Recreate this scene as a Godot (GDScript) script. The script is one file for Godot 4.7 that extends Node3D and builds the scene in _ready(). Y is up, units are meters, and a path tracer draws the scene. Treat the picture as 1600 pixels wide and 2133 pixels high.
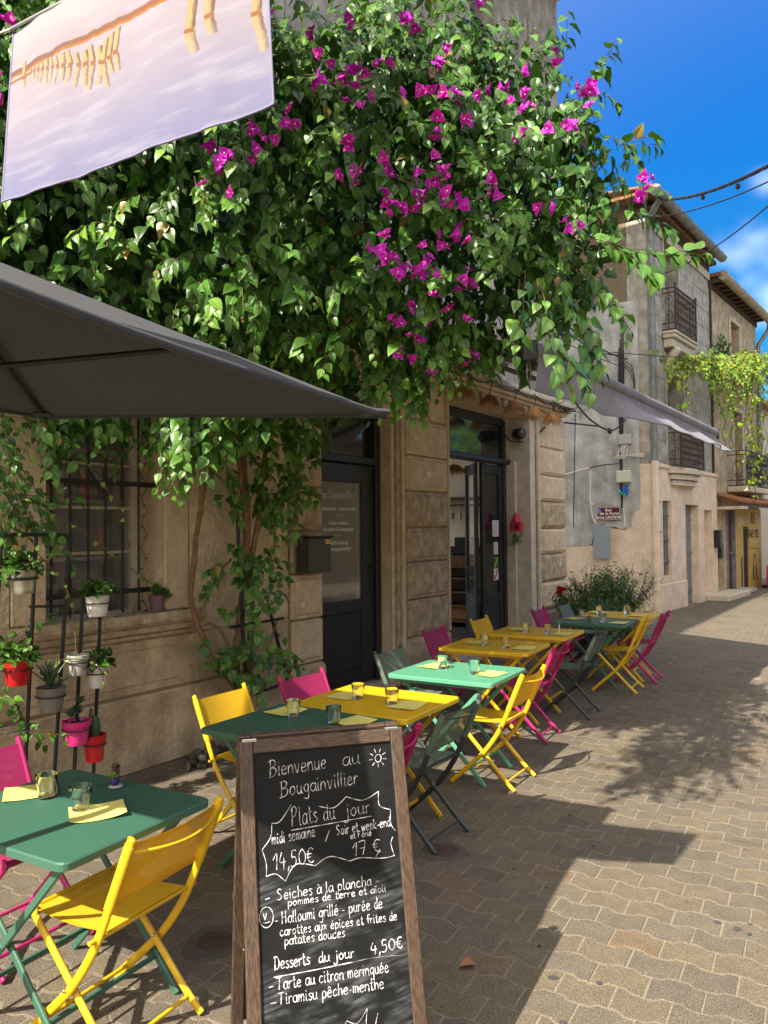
extends Node3D
# A restaurant terrace in a southern street. x runs along the facade, z points to the street, y is up, metres.

const SUN := Vector3(1.03, -1.0, 0.055)          # the way the sunlight travels
const WALL := -4.65                              # plane of the restaurant's facade
var rng := RandomNumberGenerator.new()
var taken := {}
var T := {}                                      # textures
var M := {}                                      # materials
var leaf_mesh: ArrayMesh
var HC := Vector3(15.3, 0, -4.2)                 # corner of the neighbour house
var HB := Basis(Vector3.UP, deg_to_rad(-3.37))   # its turn


class Geo:
	var v := PackedVector3Array()
	var n := PackedVector3Array()
	var u := PackedVector2Array()

	func t3(a: Vector3, b: Vector3, c: Vector3, na: Vector3, nb: Vector3, nc: Vector3, ua := Vector2.ZERO, ub := Vector2.ZERO, uc := Vector2.ZERO) -> void:
		if (b - a).cross(c - a).dot(na + nb + nc) > 0.0:
			v.append(a); v.append(c); v.append(b)
			n.append(na); n.append(nc); n.append(nb)
			u.append(ua); u.append(uc); u.append(ub)
		else:
			v.append(a); v.append(b); v.append(c)
			n.append(na); n.append(nb); n.append(nc)
			u.append(ua); u.append(ub); u.append(uc)

	func quad(a: Vector3, b: Vector3, c: Vector3, d: Vector3, nn: Vector3) -> void:
		t3(a, b, c, nn, nn, nn, Vector2(0, 1), Vector2(1, 1), Vector2(1, 0))
		t3(a, c, d, nn, nn, nn, Vector2(0, 1), Vector2(1, 0), Vector2(0, 0))

	func flat3(a: Vector3, b: Vector3, c: Vector3, out: Vector3) -> void:
		var nn := (b - a).cross(c - a).normalized()
		if nn.dot(out) < 0.0:
			nn = -nn
		t3(a, b, c, nn, nn, nn)

	func box(c: Vector3, s: Vector3, bev := 0.0, b := Basis()) -> Geo:
		var h := s * 0.5
		bev = minf(bev, minf(h.x, minf(h.y, h.z)) * 0.9)
		for i in 3:
			var j := (i + 1) % 3
			var k := (i + 2) % 3
			for si in [-1.0, 1.0]:
				var q := []
				for w in [Vector2(-1, -1), Vector2(1, -1), Vector2(1, 1), Vector2(-1, 1)]:
					var p := Vector3()
					p[i] = si * h[i]
					p[j] = w.x * (h[j] - bev)
					p[k] = w.y * (h[k] - bev)
					q.append(c + b * p)
				var nn := Vector3()
				nn[i] = si
				quad(q[0], q[1], q[2], q[3], b * nn)
			if bev > 0.0:
				for sj in [-1.0, 1.0]:
					for sk in [-1.0, 1.0]:
						var q := []
						for w in [[-1.0, 0], [1.0, 0], [1.0, 1], [-1.0, 1]]:
							var p := Vector3()
							p[i] = w[0] * (h[i] - bev)
							p[j] = sj * (h[j] - (bev if w[1] else 0.0))
							p[k] = sk * (h[k] - (0.0 if w[1] else bev))
							q.append(c + b * p)
						var nn := Vector3()
						nn[j] = sj
						nn[k] = sk
						quad(q[0], q[1], q[2], q[3], (b * nn).normalized())
		if bev > 0.0:
			for sx in [-1.0, 1.0]:
				for sy in [-1.0, 1.0]:
					for sz in [-1.0, 1.0]:
						var s3 := Vector3(sx, sy, sz)
						flat3(c + b * (s3 * (h - Vector3(0, bev, bev))), c + b * (s3 * (h - Vector3(bev, 0, bev))), c + b * (s3 * (h - Vector3(bev, bev, 0))), b * s3)
		return self

	func tube(p: Array, r, seg := 8, flatness := 1.0, ref := Vector3.UP, cap := true) -> Geo:
		var m := p.size()
		var rings := []
		var s := Vector3.ZERO
		for i in m:
			var t: Vector3 = (p[mini(i + 1, m - 1)] - p[maxi(i - 1, 0)]).normalized()
			if i == 0:
				s = ref.cross(t)
				if s.length() < 0.05:
					s = Vector3.RIGHT.cross(t)
			s = (s - t * s.dot(t)).normalized()
			var b := t.cross(s)
			var rr: float = r[i] if r is Array else r
			var ring := []
			for k in seg:
				var a := TAU * k / seg
				ring.append([p[i] + s * cos(a) * rr + b * sin(a) * rr * flatness, (s * cos(a) + b * sin(a) / flatness).normalized()])
			rings.append(ring)
			if cap and (i == 0 or i == m - 1):
				var d: Vector3 = -t if i == 0 else t
				var top: Vector3 = p[i] + d * rr * 0.45 * minf(flatness, 1.0)
				for k in seg:
					var k2 := (k + 1) % seg
					t3(top, ring[k][0], ring[k2][0], d, (ring[k][1] + d).normalized(), (ring[k2][1] + d).normalized())
		for i in m - 1:
			for k in seg:
				var k2 := (k + 1) % seg
				var a = rings[i][k]
				var b2 = rings[i + 1][k]
				var c = rings[i + 1][k2]
				var d = rings[i][k2]
				t3(a[0], b2[0], c[0], a[1], b2[1], c[1], Vector2(0, i), Vector2(0, i + 1), Vector2(1, i + 1))
				t3(a[0], c[0], d[0], a[1], c[1], d[1], Vector2(0, i), Vector2(1, i + 1), Vector2(1, i))
		return self

	func lathe(prof: Array, seg: int, o := Vector3.ZERO, b := Basis(), ripple := 0.0, teeth := 0) -> Geo:
		var m := prof.size()
		var fn := []
		for i in m - 1:
			var d: Vector2 = prof[i + 1] - prof[i]
			fn.append(Vector2(d.y, -d.x).normalized())
		for i in m - 1:
			var n0: Vector2 = fn[i]
			var n1: Vector2 = fn[i]
			if i > 0 and fn[i - 1].dot(fn[i]) > 0.6:
				n0 = (fn[i - 1] + fn[i]).normalized()
			if i < m - 2 and fn[i + 1].dot(fn[i]) > 0.6:
				n1 = (fn[i + 1] + fn[i]).normalized()
			for k in seg:
				var q := []
				for w in [[i, k, n0], [i + 1, k, n1], [i + 1, k + 1, n1], [i, k + 1, n0]]:
					var a: float = TAU * w[1] / seg
					var dir := Vector3(cos(a), 0, sin(a))
					var pr: Vector2 = prof[w[0]]
					var rr := pr.x * (1.0 + ripple * cos(a * teeth))
					q.append([o + b * (dir * rr + Vector3(0, pr.y, 0)), (b * (dir * w[2].x + Vector3(0, w[2].y, 0))).normalized()])
				t3(q[0][0], q[1][0], q[2][0], q[0][1], q[1][1], q[2][1])
				t3(q[0][0], q[2][0], q[3][0], q[0][1], q[2][1], q[3][1])
		return self

	func sheet(nu: int, nv: int, f: Callable) -> Geo:
		var p := []
		for j in nv + 1:
			for i in nu + 1:
				p.append(f.call(float(i) / nu, float(j) / nv))
		var w := nu + 1
		var nr := []
		for j in nv + 1:
			for i in w:
				var a: Vector3 = p[j * w + mini(i + 1, nu)] - p[j * w + maxi(i - 1, 0)]
				var b: Vector3 = p[mini(j + 1, nv) * w + i] - p[maxi(j - 1, 0) * w + i]
				nr.append(a.cross(b).normalized())
		for j in nv:
			for i in nu:
				var q := [j * w + i, j * w + i + 1, (j + 1) * w + i + 1, (j + 1) * w + i]
				var uv := [Vector2(float(i) / nu, float(j) / nv), Vector2(float(i + 1) / nu, float(j) / nv), Vector2(float(i + 1) / nu, float(j + 1) / nv), Vector2(float(i) / nu, float(j + 1) / nv)]
				t3(p[q[0]], p[q[1]], p[q[2]], nr[q[0]], nr[q[1]], nr[q[2]], uv[0], uv[1], uv[2])
				t3(p[q[0]], p[q[2]], p[q[3]], nr[q[0]], nr[q[2]], nr[q[3]], uv[0], uv[2], uv[3])
		return self

	# a prism over a polygon in x-z, from y0 up to y1, with a bevelled top
	func prism(poly: PackedVector2Array, y0: float, y1: float, bev := 0.0, xf := Transform3D(), bottom := false) -> Geo:
		var m := poly.size()
		var area := 0.0
		for i in m:
			area += poly[i].cross(poly[(i + 1) % m])
		var sgn := 1.0 if area > 0.0 else -1.0
		var inner := PackedVector2Array()
		for i in m:
			var e0 := (poly[i] - poly[(i + m - 1) % m]).normalized()
			var e1 := (poly[(i + 1) % m] - poly[i]).normalized()
			var nn := (Vector2(-e0.y, e0.x) + Vector2(-e1.y, e1.x)).normalized() * sgn
			inner.append(poly[i] + nn * bev / maxf(0.5, nn.dot(Vector2(-e0.y, e0.x) * sgn)))
		var up := xf.basis * Vector3.UP
		var tri := Geometry2D.triangulate_polygon(inner)
		for k in tri.size() / 3:
			var q := []
			for i in 3:
				var w := inner[tri[k * 3 + i]]
				q.append(xf * Vector3(w.x, y1, w.y))
			t3(q[0], q[1], q[2], up, up, up)
			if bottom:
				var q2 := []
				for i in 3:
					var w := inner[tri[k * 3 + i]]
					q2.append(xf * Vector3(w.x, y0, w.y))
				t3(q2[0], q2[1], q2[2], -up, -up, -up)
		for i in m:
			var j := (i + 1) % m
			var e := (poly[j] - poly[i]).normalized()
			var o2 := Vector2(e.y, -e.x) * sgn
			var o3 := (xf.basis * Vector3(o2.x, 0, o2.y)).normalized()
			var a := xf * Vector3(poly[i].x, y0, poly[i].y)
			var b := xf * Vector3(poly[j].x, y0, poly[j].y)
			var c := xf * Vector3(poly[j].x, y1 - bev, poly[j].y)
			var d := xf * Vector3(poly[i].x, y1 - bev, poly[i].y)
			quad(a, b, c, d, o3)
			if bev > 0.0:
				quad(d, c, xf * Vector3(inner[j].x, y1, inner[j].y), xf * Vector3(inner[i].x, y1, inner[i].y), (o3 + up).normalized())
		return self

	func add(g: Geo, xf: Transform3D) -> Geo:
		for i in g.v.size():
			v.append(xf * g.v[i])
			n.append((xf.basis * g.n[i]).normalized())
			u.append(g.u[i])
		return self

	func mesh() -> ArrayMesh:
		var a := []
		a.resize(Mesh.ARRAY_MAX)
		a[Mesh.ARRAY_VERTEX] = v
		a[Mesh.ARRAY_NORMAL] = n
		a[Mesh.ARRAY_TEX_UV] = u
		var m := ArrayMesh.new()
		m.add_surface_from_arrays(Mesh.PRIMITIVE_TRIANGLES, a)
		return m


# ---------------------------------------------------------------- nodes
func numbered(called: String) -> String:
	var k: int = taken.get(called, 0)
	taken[called] = k + 1
	return called if k == 0 else "%s_%03d" % [called, k]


func tag(o: Node, label: String, category: String, group := "") -> void:
	o.set_meta("label", label)
	o.set_meta("category", category)
	if group:
		o.set_meta("group", group)


func thing(called: String, label: String, category: String, at := Vector3.ZERO, turn := 0.0, group := "") -> Node3D:
	var o := Node3D.new()
	o.name = numbered(called)
	add_child(o)
	o.position = at
	o.rotation.y = turn
	tag(o, label, category, group)
	return o


func part(parent: Node, called: String, shape, m: Material, at := Transform3D()) -> MeshInstance3D:
	var o := MeshInstance3D.new()
	o.name = called
	o.mesh = shape.mesh() if shape is Geo else shape
	o.material_override = m
	o.transform = at
	parent.add_child(o, true)
	return o


func single(called: String, shape, m: Material, label: String, category: String, at := Transform3D(), group := "") -> MeshInstance3D:
	var o := part(self, numbered(called), shape, m, at)
	tag(o, label, category, group)
	return o


func struct(called: String, shape, m: Material, at := Transform3D()) -> MeshInstance3D:
	var o := part(self, numbered(called), shape, m, at)
	o.set_meta("kind", "structure")
	return o


func copy(o: Node3D, label: String, at: Vector3, turn: float, group := "") -> Node3D:
	var c: Node3D = o.duplicate()
	var base := String(o.name)
	if base.length() > 4 and base[-4] == "_" and base.right(3).is_valid_int():
		base = base.left(-4)
	c.name = numbered(base)
	add_child(c)
	c.position = at
	c.rotation.y = turn
	c.set_meta("label", label)
	if group:
		c.set_meta("group", group)
	return c


func swarm(parent: Node, called: String, mesh: Mesh, m: Material, list: Array) -> MultiMeshInstance3D:
	var mm := MultiMesh.new()
	mm.transform_format = MultiMesh.TRANSFORM_3D
	mm.use_colors = true
	mm.mesh = mesh
	mm.instance_count = list.size()
	for i in list.size():
		mm.set_instance_transform(i, list[i][0])
		mm.set_instance_color(i, list[i][1])
	var o := MultiMeshInstance3D.new()
	o.name = called
	o.multimesh = mm
	o.material_override = m
	o.set_meta("kind", "stuff")
	parent.add_child(o, true)
	return o


func rnd(a: float, b: float) -> float:
	return rng.randf_range(a, b)


func rv() -> Vector3:
	return Vector3(rng.randfn(), rng.randfn(), rng.randfn()).normalized()


func at(x: float, y: float, z: float, turn := 0.0) -> Transform3D:
	return Transform3D(Basis(Vector3.UP, turn), Vector3(x, y, z))


func bez(p: Array, per := 6) -> Array:                      # a smooth line through points
	var out := []
	for i in p.size() - 1:
		var a = p[maxi(i - 1, 0)]
		var d = p[mini(i + 2, p.size() - 1)]
		for k in per:
			out.append(p[i].cubic_interpolate(p[i + 1], a, d, float(k) / per))
	out.append(p[-1])
	return out


func sag(a: Vector3, b: Vector3, drop: float, k := 12) -> Array:
	var out := []
	for i in k + 1:
		var t := float(i) / k
		out.append(a.lerp(b, t) - Vector3(0, drop * 4.0 * t * (1.0 - t), 0))
	return out


# ---------------------------------------------------------------- materials
func noise(s: int, f: float, oct := 4, type := FastNoiseLite.TYPE_SIMPLEX_SMOOTH) -> FastNoiseLite:
	var nz := FastNoiseLite.new()
	nz.seed = s
	nz.frequency = f
	nz.noise_type = type
	nz.fractal_octaves = oct
	return nz


func grey(s: int, f: float, oct := 4, w := 512, h := 512, type := FastNoiseLite.TYPE_SIMPLEX_SMOOTH) -> Image:
	var im := noise(s, f, oct, type).get_seamless_image(w, h)
	im.convert(Image.FORMAT_L8)
	return im


func blend_tex(list: Array, size := 512) -> ImageTexture:   # each [image, low, high, contrast]: the product of their tones
	var out := Image.create_empty(size, size, false, Image.FORMAT_RGB8)
	var data := PackedByteArray()
	data.resize(size * size * 3)
	var src := []
	for e in list:
		src.append([e[0].get_data(), e[1], e[2], e[3]])
	for i in size * size:
		var t := 1.0
		for e in src:
			var x: float = e[0][i] / 255.0
			x = clampf((x - 0.5) * e[3] + 0.5, 0.0, 1.0)
			t *= lerpf(e[1], e[2], x)
		var b := int(clampf(t, 0.0, 1.0) * 255.0)
		data[i * 3] = b
		data[i * 3 + 1] = int(clampf(pow(t, 1.03), 0.0, 1.0) * 255.0)
		data[i * 3 + 2] = int(clampf(pow(t, 1.09), 0.0, 1.0) * 255.0)
	out.set_data(size, size, false, Image.FORMAT_RGB8, data)
	return ImageTexture.create_from_image(out)


func mat(r: float, g: float, b: float, rough := 0.8, o := {}) -> StandardMaterial3D:
	var m := StandardMaterial3D.new()
	m.albedo_color = Color(r, g, b).linear_to_srgb()
	m.roughness = rough
	m.metallic = o.get("metal", 0.0)
	m.metallic_specular = o.get("spec", 0.5)
	if o.has("tex") or o.has("bump"):
		m.uv1_triplanar = o.get("tri", true)
		m.uv1_world_triplanar = o.get("world", true) and o.get("tri", true)
		m.uv1_scale = Vector3.ONE * float(o.get("scale", 1.0)) * o.get("stretch", Vector3.ONE)
		if o.has("tex"):
			m.albedo_texture = o.tex
		if o.has("bump"):
			m.heightmap_enabled = true
			m.heightmap_texture = o.bump
			m.heightmap_scale = o.get("h", 0.3)
	if o.has("back"):
		m.backlight_enabled = true
		m.backlight = o.back
	if o.has("alpha"):
		m.transparency = BaseMaterial3D.TRANSPARENCY_ALPHA
		m.albedo_color.a = o.alpha
	if o.get("tint", false):
		m.vertex_color_use_as_albedo = true
	if o.has("rim"):
		m.rim_enabled = true
		m.rim = o.rim
	return m


func make_materials() -> void:
	var blotch := grey(11, 0.012, 5)
	var fine := grey(12, 0.09, 3)
	var grain := grey(13, 0.35, 2)
	var cell := grey(14, 0.05, 2, 512, 512, FastNoiseLite.TYPE_CELLULAR)
	var streak := grey(15, 0.03, 4, 512, 96)
	streak.resize(512, 512, Image.INTERPOLATE_CUBIC)
	var wood := grey(16, 0.11, 5, 64, 512)
	wood.resize(512, 512, Image.INTERPOLATE_CUBIC)
	T.plaster = blend_tex([[blotch, 0.89, 1.0, 1.4], [fine, 0.93, 1.0, 1.8], [grain, 0.94, 1.0, 1.4]])
	T.dirty = blend_tex([[blotch, 0.80, 1.0, 1.5], [streak, 0.88, 1.0, 1.5], [fine, 0.92, 1.0, 1.6], [grain, 0.92, 1.0, 1.4]])
	T.speck = blend_tex([[grain, 0.42, 1.0, 2.8], [fine, 0.86, 1.0, 1.8], [blotch, 0.92, 1.0, 1.5]])
	T.wood = blend_tex([[wood, 0.62, 1.0, 1.6], [grain, 0.9, 1.0, 1.0]])
	wood.rotate_90(CLOCKWISE)
	T.wood_v = blend_tex([[wood, 0.62, 1.0, 1.6], [grain, 0.9, 1.0, 1.0]])
	T.paint = blend_tex([[blotch, 0.9, 1.0, 1.5], [fine, 0.95, 1.0, 1.2]])
	T.fine = ImageTexture.create_from_image(fine)
	T.grain = ImageTexture.create_from_image(grain)
	T.cell = ImageTexture.create_from_image(cell)
	T.blotch = ImageTexture.create_from_image(blotch)
	M.peach = mat(0.82, 0.65, 0.43, 0.9, {"tex": T.plaster, "scale": 0.45, "bump": T.fine, "h": 0.5})
	M.cream_wall = mat(0.80, 0.73, 0.60, 0.9, {"tex": T.plaster, "scale": 0.45})
	M.stone = mat(0.82, 0.66, 0.44, 0.88, {"tex": T.plaster, "scale": 0.8, "bump": T.fine, "h": 0.6})
	M.stone_b = mat(0.81, 0.64, 0.42, 0.88, {"tex": T.dirty, "scale": 0.9, "bump": T.fine, "h": 0.9})
	M.rough_peach = mat(0.83, 0.68, 0.46, 0.95, {"tex": T.plaster, "scale": 0.6, "bump": T.cell, "h": 1.6})
	M.plinth = mat(0.82, 0.64, 0.42, 0.9, {"tex": T.dirty, "scale": 0.35, "bump": T.fine, "h": 0.5})
	M.grey_render = mat(0.52, 0.48, 0.42, 0.95, {"tex": T.dirty, "scale": 0.4, "bump": T.cell, "h": 0.8})
	M.brown_tile = mat(0.22, 0.13, 0.075, 0.9, {"tex": T.dirty, "scale": 2.0})
	M.chip = mat(0.74, 0.66, 0.53, 0.95)
	M.scar = mat(0.62, 0.52, 0.40, 0.95, {"tex": T.speck, "scale": 1.5, "bump": T.fine, "h": 1.5})
	M.side_grey = mat(0.68, 0.69, 0.69, 0.95, {"tex": T.dirty, "scale": 0.28, "bump": T.fine, "h": 0.5})
	M.side_tan = mat(0.50, 0.40, 0.27, 0.95, {"tex": T.speck, "scale": 1.2, "bump": T.cell, "h": 1.5})
	M.pink_plaster = mat(0.86, 0.70, 0.55, 0.92, {"tex": T.plaster, "scale": 0.35, "bump": T.fine, "h": 0.3})
	M.old_stone = mat(0.60, 0.57, 0.51, 0.95, {"tex": T.dirty, "scale": 0.5, "bump": T.cell, "h": 1.0})
	M.ochre = mat(0.74, 0.59, 0.40, 0.95, {"tex": T.dirty, "scale": 0.4, "bump": T.fine, "h": 0.7})
	M.pale_stone = mat(0.68, 0.59, 0.46, 0.9, {"tex": T.plaster, "scale": 0.9})
	M.cream = mat(0.66, 0.60, 0.50, 0.7, {"tex": T.paint, "scale": 1.0})
	M.white_plaster = mat(0.75, 0.67, 0.56, 0.9, {"tex": T.plaster, "scale": 0.8})
	M.anthracite = mat(0.022, 0.025, 0.029, 0.5, {"tex": T.paint, "scale": 1.0})
	M.black = mat(0.012, 0.012, 0.013, 0.5)
	M.iron = mat(0.02, 0.018, 0.017, 0.55)
	M.rust_iron = mat(0.06, 0.035, 0.025, 0.8)
	M.cable = mat(0.015, 0.015, 0.017, 0.6)
	M.white_cable = mat(0.6, 0.56, 0.5, 0.6)
	M.zinc = mat(0.33, 0.34, 0.35, 0.55, {"tex": T.dirty, "scale": 0.7, "metal": 0.35})
	M.beige_zinc = mat(0.52, 0.44, 0.32, 0.6, {"tex": T.dirty, "scale": 0.7})
	M.terracotta = mat(0.42, 0.19, 0.09, 0.85, {"tex": T.dirty, "scale": 2.0})
	M.glass = mat(0.9, 0.93, 0.92, 0.04, {"alpha": 0.06})
	M.dark_glass = mat(0.012, 0.014, 0.015, 0.06, {"spec": 0.7})
	M.wood_dark = mat(0.12, 0.074, 0.05, 0.55, {"tex": T.wood, "scale": 3.0, "world": false})
	M.wood_dark_v = mat(0.12, 0.074, 0.05, 0.55, {"tex": T.wood_v, "scale": 3.0, "world": false})
	M.wood_light = mat(0.34, 0.19, 0.08, 0.6, {"tex": T.wood, "scale": 2.0, "world": false})
	M.straw = mat(0.42, 0.21, 0.075, 0.9, {"back": Color(0.1, 0.05, 0.015)})
	M.bark = mat(0.38, 0.225, 0.12, 0.9, {"tex": T.dirty, "scale": 3.0, "bump": T.fine, "h": 0.5})
	M.twig = mat(0.13, 0.09, 0.045, 0.9)
	M.leaf = mat(1, 1, 1, 0.4, {"tint": true, "back": Color(0.55, 0.62, 0.25), "spec": 0.48})
	M.leaf_v = []
	for c in [Color(0.06, 0.16, 0.018), Color(0.042, 0.12, 0.015), Color(0.085, 0.20, 0.022), Color(0.14, 0.27, 0.03)]:
		M.leaf_v.append(mat(c.r, c.g, c.b, 0.34, {"back": Color(c.r / c.g * 0.11, 0.11, 0.008), "spec": 0.55}))
	M.bract_v = []
	for c in [Color(0.56, 0.010, 0.44), Color(0.60, 0.014, 0.40), Color(0.52, 0.010, 0.46)]:
		M.bract_v.append(mat(c.r, c.g, c.b, 0.65, {"back": Color(0.5, 0.012, 0.43)}))
	M.green_paint = mat(0.042, 0.125, 0.085, 0.42)
	M.mint_paint = mat(0.10, 0.335, 0.205, 0.4)
	M.yellow_paint = mat(0.70, 0.43, 0.010, 0.42)
	M.pink_paint = mat(0.40, 0.010, 0.12, 0.4)
	M.slate_paint = mat(0.028, 0.038, 0.040, 0.4)
	M.yellow_cloth = mat(0.74, 0.45, 0.008, 0.75, {"alpha": 0.93, "back": Color(0.4, 0.24, 0.006), "bump": T.grain, "scale": 9.0, "h": 0.06})
	M.pink_cloth = mat(0.34, 0.010, 0.10, 0.75, {"alpha": 0.92, "back": Color(0.3, 0.01, 0.08), "bump": T.grain, "scale": 9.0, "h": 0.06})
	M.sage_cloth = mat(0.115, 0.155, 0.115, 0.75, {"alpha": 0.9, "back": Color(0.09, 0.12, 0.09), "bump": T.grain, "scale": 9.0, "h": 0.06})
	M.napkin = mat(0.72, 0.65, 0.17, 0.9)
	M.steel = mat(0.6, 0.6, 0.58, 0.3, {"metal": 1.0})
	M.parasol = mat(0.047, 0.049, 0.056, 0.85, {"tex": T.paint, "scale": 2.0, "rim": 0.4, "back": Color(0.35, 0.34, 0.34)})
	M.awning = mat(0.30, 0.28, 0.29, 0.9, {"tex": T.paint, "scale": 1.5, "back": Color(0.5, 0.5, 0.5)})
	M.valance = mat(0.42, 0.41, 0.46, 0.9, {"tex": T.paint, "scale": 0.8, "back": Color(0.95, 0.95, 0.95)})
	M.red = mat(0.50, 0.012, 0.018, 0.25)
	M.hot_pink = mat(0.60, 0.03, 0.20, 0.3)
	M.white_gloss = mat(0.70, 0.68, 0.64, 0.3)
	M.grey_pot = mat(0.42, 0.40, 0.38, 0.4)
	M.purple_pot = mat(0.16, 0.09, 0.13, 0.5)
	M.soil = mat(0.035, 0.024, 0.016, 1.0)
	M.paper = mat(0.62, 0.60, 0.55, 0.8)
	M.maroon = mat(0.10, 0.012, 0.022, 0.6, {"tex": T.paint, "scale": 1.0})
	M.mustard = mat(0.62, 0.42, 0.11, 0.85, {"tex": T.plaster, "scale": 0.8})
	M.barrier = mat(0.66, 0.02, 0.03, 0.5)
	M.grey_door = mat(0.30, 0.30, 0.31, 0.7, {"tex": T.dirty, "scale": 0.8})
	M.sand = mat(0.55, 0.475, 0.35, 0.95, {"tex": T.speck, "scale": 1.7})
	M.succulent = mat(0.05, 0.10, 0.04, 0.5)
	M.aloe = mat(0.07, 0.12, 0.06, 0.5)
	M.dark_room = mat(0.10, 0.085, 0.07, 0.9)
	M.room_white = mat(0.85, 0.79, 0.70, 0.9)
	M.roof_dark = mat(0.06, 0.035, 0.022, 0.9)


func leaf_geo(wide := 0.36, wavy := 0.02) -> Geo:           # tip along +y, face towards +z, one unit long
	var g := Geo.new()
	var ys := [0.0, 0.07, 0.2, 0.36, 0.55, 0.73, 0.88, 1.0]
	var ws := [0.03, 0.48, 0.88, 1.0, 0.84, 0.52, 0.20, 0.0]
	var m := ys.size()
	for s in 2:
		var sg := 1.0 if s else -1.0
		var f := func(i: int, t: float) -> Vector3:
			var y: float = ys[i]
			var w: float = ws[i] * wide * t
			return Vector3(sg * w, y - 0.05 * ws[i] * t, -0.30 * y * y + 0.08 * y + 0.30 * w + wavy * t * sin(y * 17.0 + s * 2.0))
		var nr := func(i: int, t: float) -> Vector3:
			return Vector3(sg * lerpf(-0.34, 0.05, t), 0.6 * ys[i] - 0.1 + 0.12 * sin(ys[i] * 30.0) * t, 1.0).normalized()
		for i in m - 1:
			for t in [[0.0, 0.6], [0.6, 1.0]]:
				g.t3(f.call(i, t[0]), f.call(i, t[1]), f.call(i + 1, t[1]), nr.call(i, t[0]), nr.call(i, t[1]), nr.call(i + 1, t[1]))
				g.t3(f.call(i, t[0]), f.call(i + 1, t[1]), f.call(i + 1, t[0]), nr.call(i, t[0]), nr.call(i + 1, t[1]), nr.call(i + 1, t[0]))
	return g


func leaf_at(p: Vector3, tip: Vector3, face: Vector3, size: float) -> Transform3D:
	var y := tip.normalized()
	var z := face - y * face.dot(y)
	if z.length() < 0.05:
		z = Vector3(0.3, 0.2, 1) - y * Vector3(0.3, 0.2, 1).dot(y)
	z = z.normalized()
	return Transform3D(Basis(y.cross(z), y, z) * size, p)


func leaf_tone(young: float) -> Color:
	var k := rnd(0.6, 1.3)
	if rng.randf() < 0.012:
		return Color(0.26, 0.20, 0.04) if rng.randf() < 0.6 else Color(0.17, 0.09, 0.035)
	return Color(lerpf(0.052, 0.15, young) * k, lerpf(0.145, 0.29, young) * k, lerpf(0.018, 0.03, young) * k)


# a drooping shoot with leaves left and right of its stem
func shoot(list: Array, stems, p: Vector3, d: Vector3, out: Vector3, count: int, size: float, gap := 0.045, droop := 0.16) -> Vector3:
	var line := [p]
	var young0 := rnd(0.0, 0.25)
	for k in count:
		d = (d + Vector3(0, -droop, 0) + rv() * 0.12).normalized()
		p += d * gap
		line.append(p)
		var side := d.cross(out).normalized() * (1.0 if k % 2 else -1.0)
		var tip := (d * 0.35 + side * rnd(0.45, 0.95) + Vector3.DOWN * rnd(0.5, 1.1) + out * 0.25 + rv() * 0.3).normalized()
		var face := (out * 0.75 + Vector3.UP * 0.55 + rv() * 0.45)
		var f := float(k) / count
		var sz := size * rnd(0.6, 1.15) * (1.0 if f < 0.7 else lerpf(1.0, 0.5, (f - 0.7) / 0.3))
		list.append([leaf_at(p + tip * 0.012, tip, face, sz), leaf_tone(clampf(young0 + (0.45 if f > 0.7 else 0.0) * rnd(0.2, 1.0), 0, 1))])
	if stems != null:
		stems.tube(line, 0.0025, 3, 1.0, Vector3(0.3, 0.1, 1), false)
	return p


func _ready() -> void:
	rng.seed = 4711
	var cam := Camera3D.new()
	cam.name = "camera"
	add_child(cam)
	cam.position = Vector3(0, 1.72, 0)
	cam.basis = Basis(Vector3.UP, deg_to_rad(34.5 - 90.0)) * Basis(Vector3.RIGHT, deg_to_rad(1.3)) * Basis(Vector3.BACK, deg_to_rad(-0.55))
	cam.fov = 67.31
	cam.near = 0.05
	cam.far = 600.0
	var env := Environment.new()
	env.background_mode = Environment.BG_SKY
	env.tonemap_mode = Environment.TONE_MAPPER_LINEAR
	env.tonemap_exposure = 4.2
	env.sdfgi_enabled = true
	env.ssao_enabled = true
	env.ssil_enabled = true
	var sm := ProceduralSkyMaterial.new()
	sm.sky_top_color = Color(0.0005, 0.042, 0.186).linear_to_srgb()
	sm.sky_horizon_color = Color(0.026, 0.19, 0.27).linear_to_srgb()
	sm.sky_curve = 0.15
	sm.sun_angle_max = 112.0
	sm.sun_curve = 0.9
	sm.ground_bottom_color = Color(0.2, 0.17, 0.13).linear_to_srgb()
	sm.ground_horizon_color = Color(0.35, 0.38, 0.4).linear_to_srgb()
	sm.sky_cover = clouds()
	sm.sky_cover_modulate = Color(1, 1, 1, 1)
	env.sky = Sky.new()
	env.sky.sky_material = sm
	var we := WorldEnvironment.new()
	we.name = "environment"
	we.environment = env
	add_child(we)
	var sun := DirectionalLight3D.new()
	sun.name = "sun"
	add_child(sun)
	sun.look_at_from_position(Vector3.ZERO, SUN, Vector3.UP)
	sun.light_energy = 0.81
	sun.light_color = Color(1.0, 0.965, 0.90)
	sun.light_angular_distance = 0.5
	sun.shadow_enabled = true

	make_materials()
	leaf_mesh = leaf_geo().mesh()
	make_ground()
	make_restaurant()
	make_neighbours()
	make_parasol()
	make_awning()
	make_banner()
	make_tables()
	make_board()
	make_facade_things()
	make_rack()
	make_bougainvillea()
	make_other_plants()
	make_cables()
	make_small_things()


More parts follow.
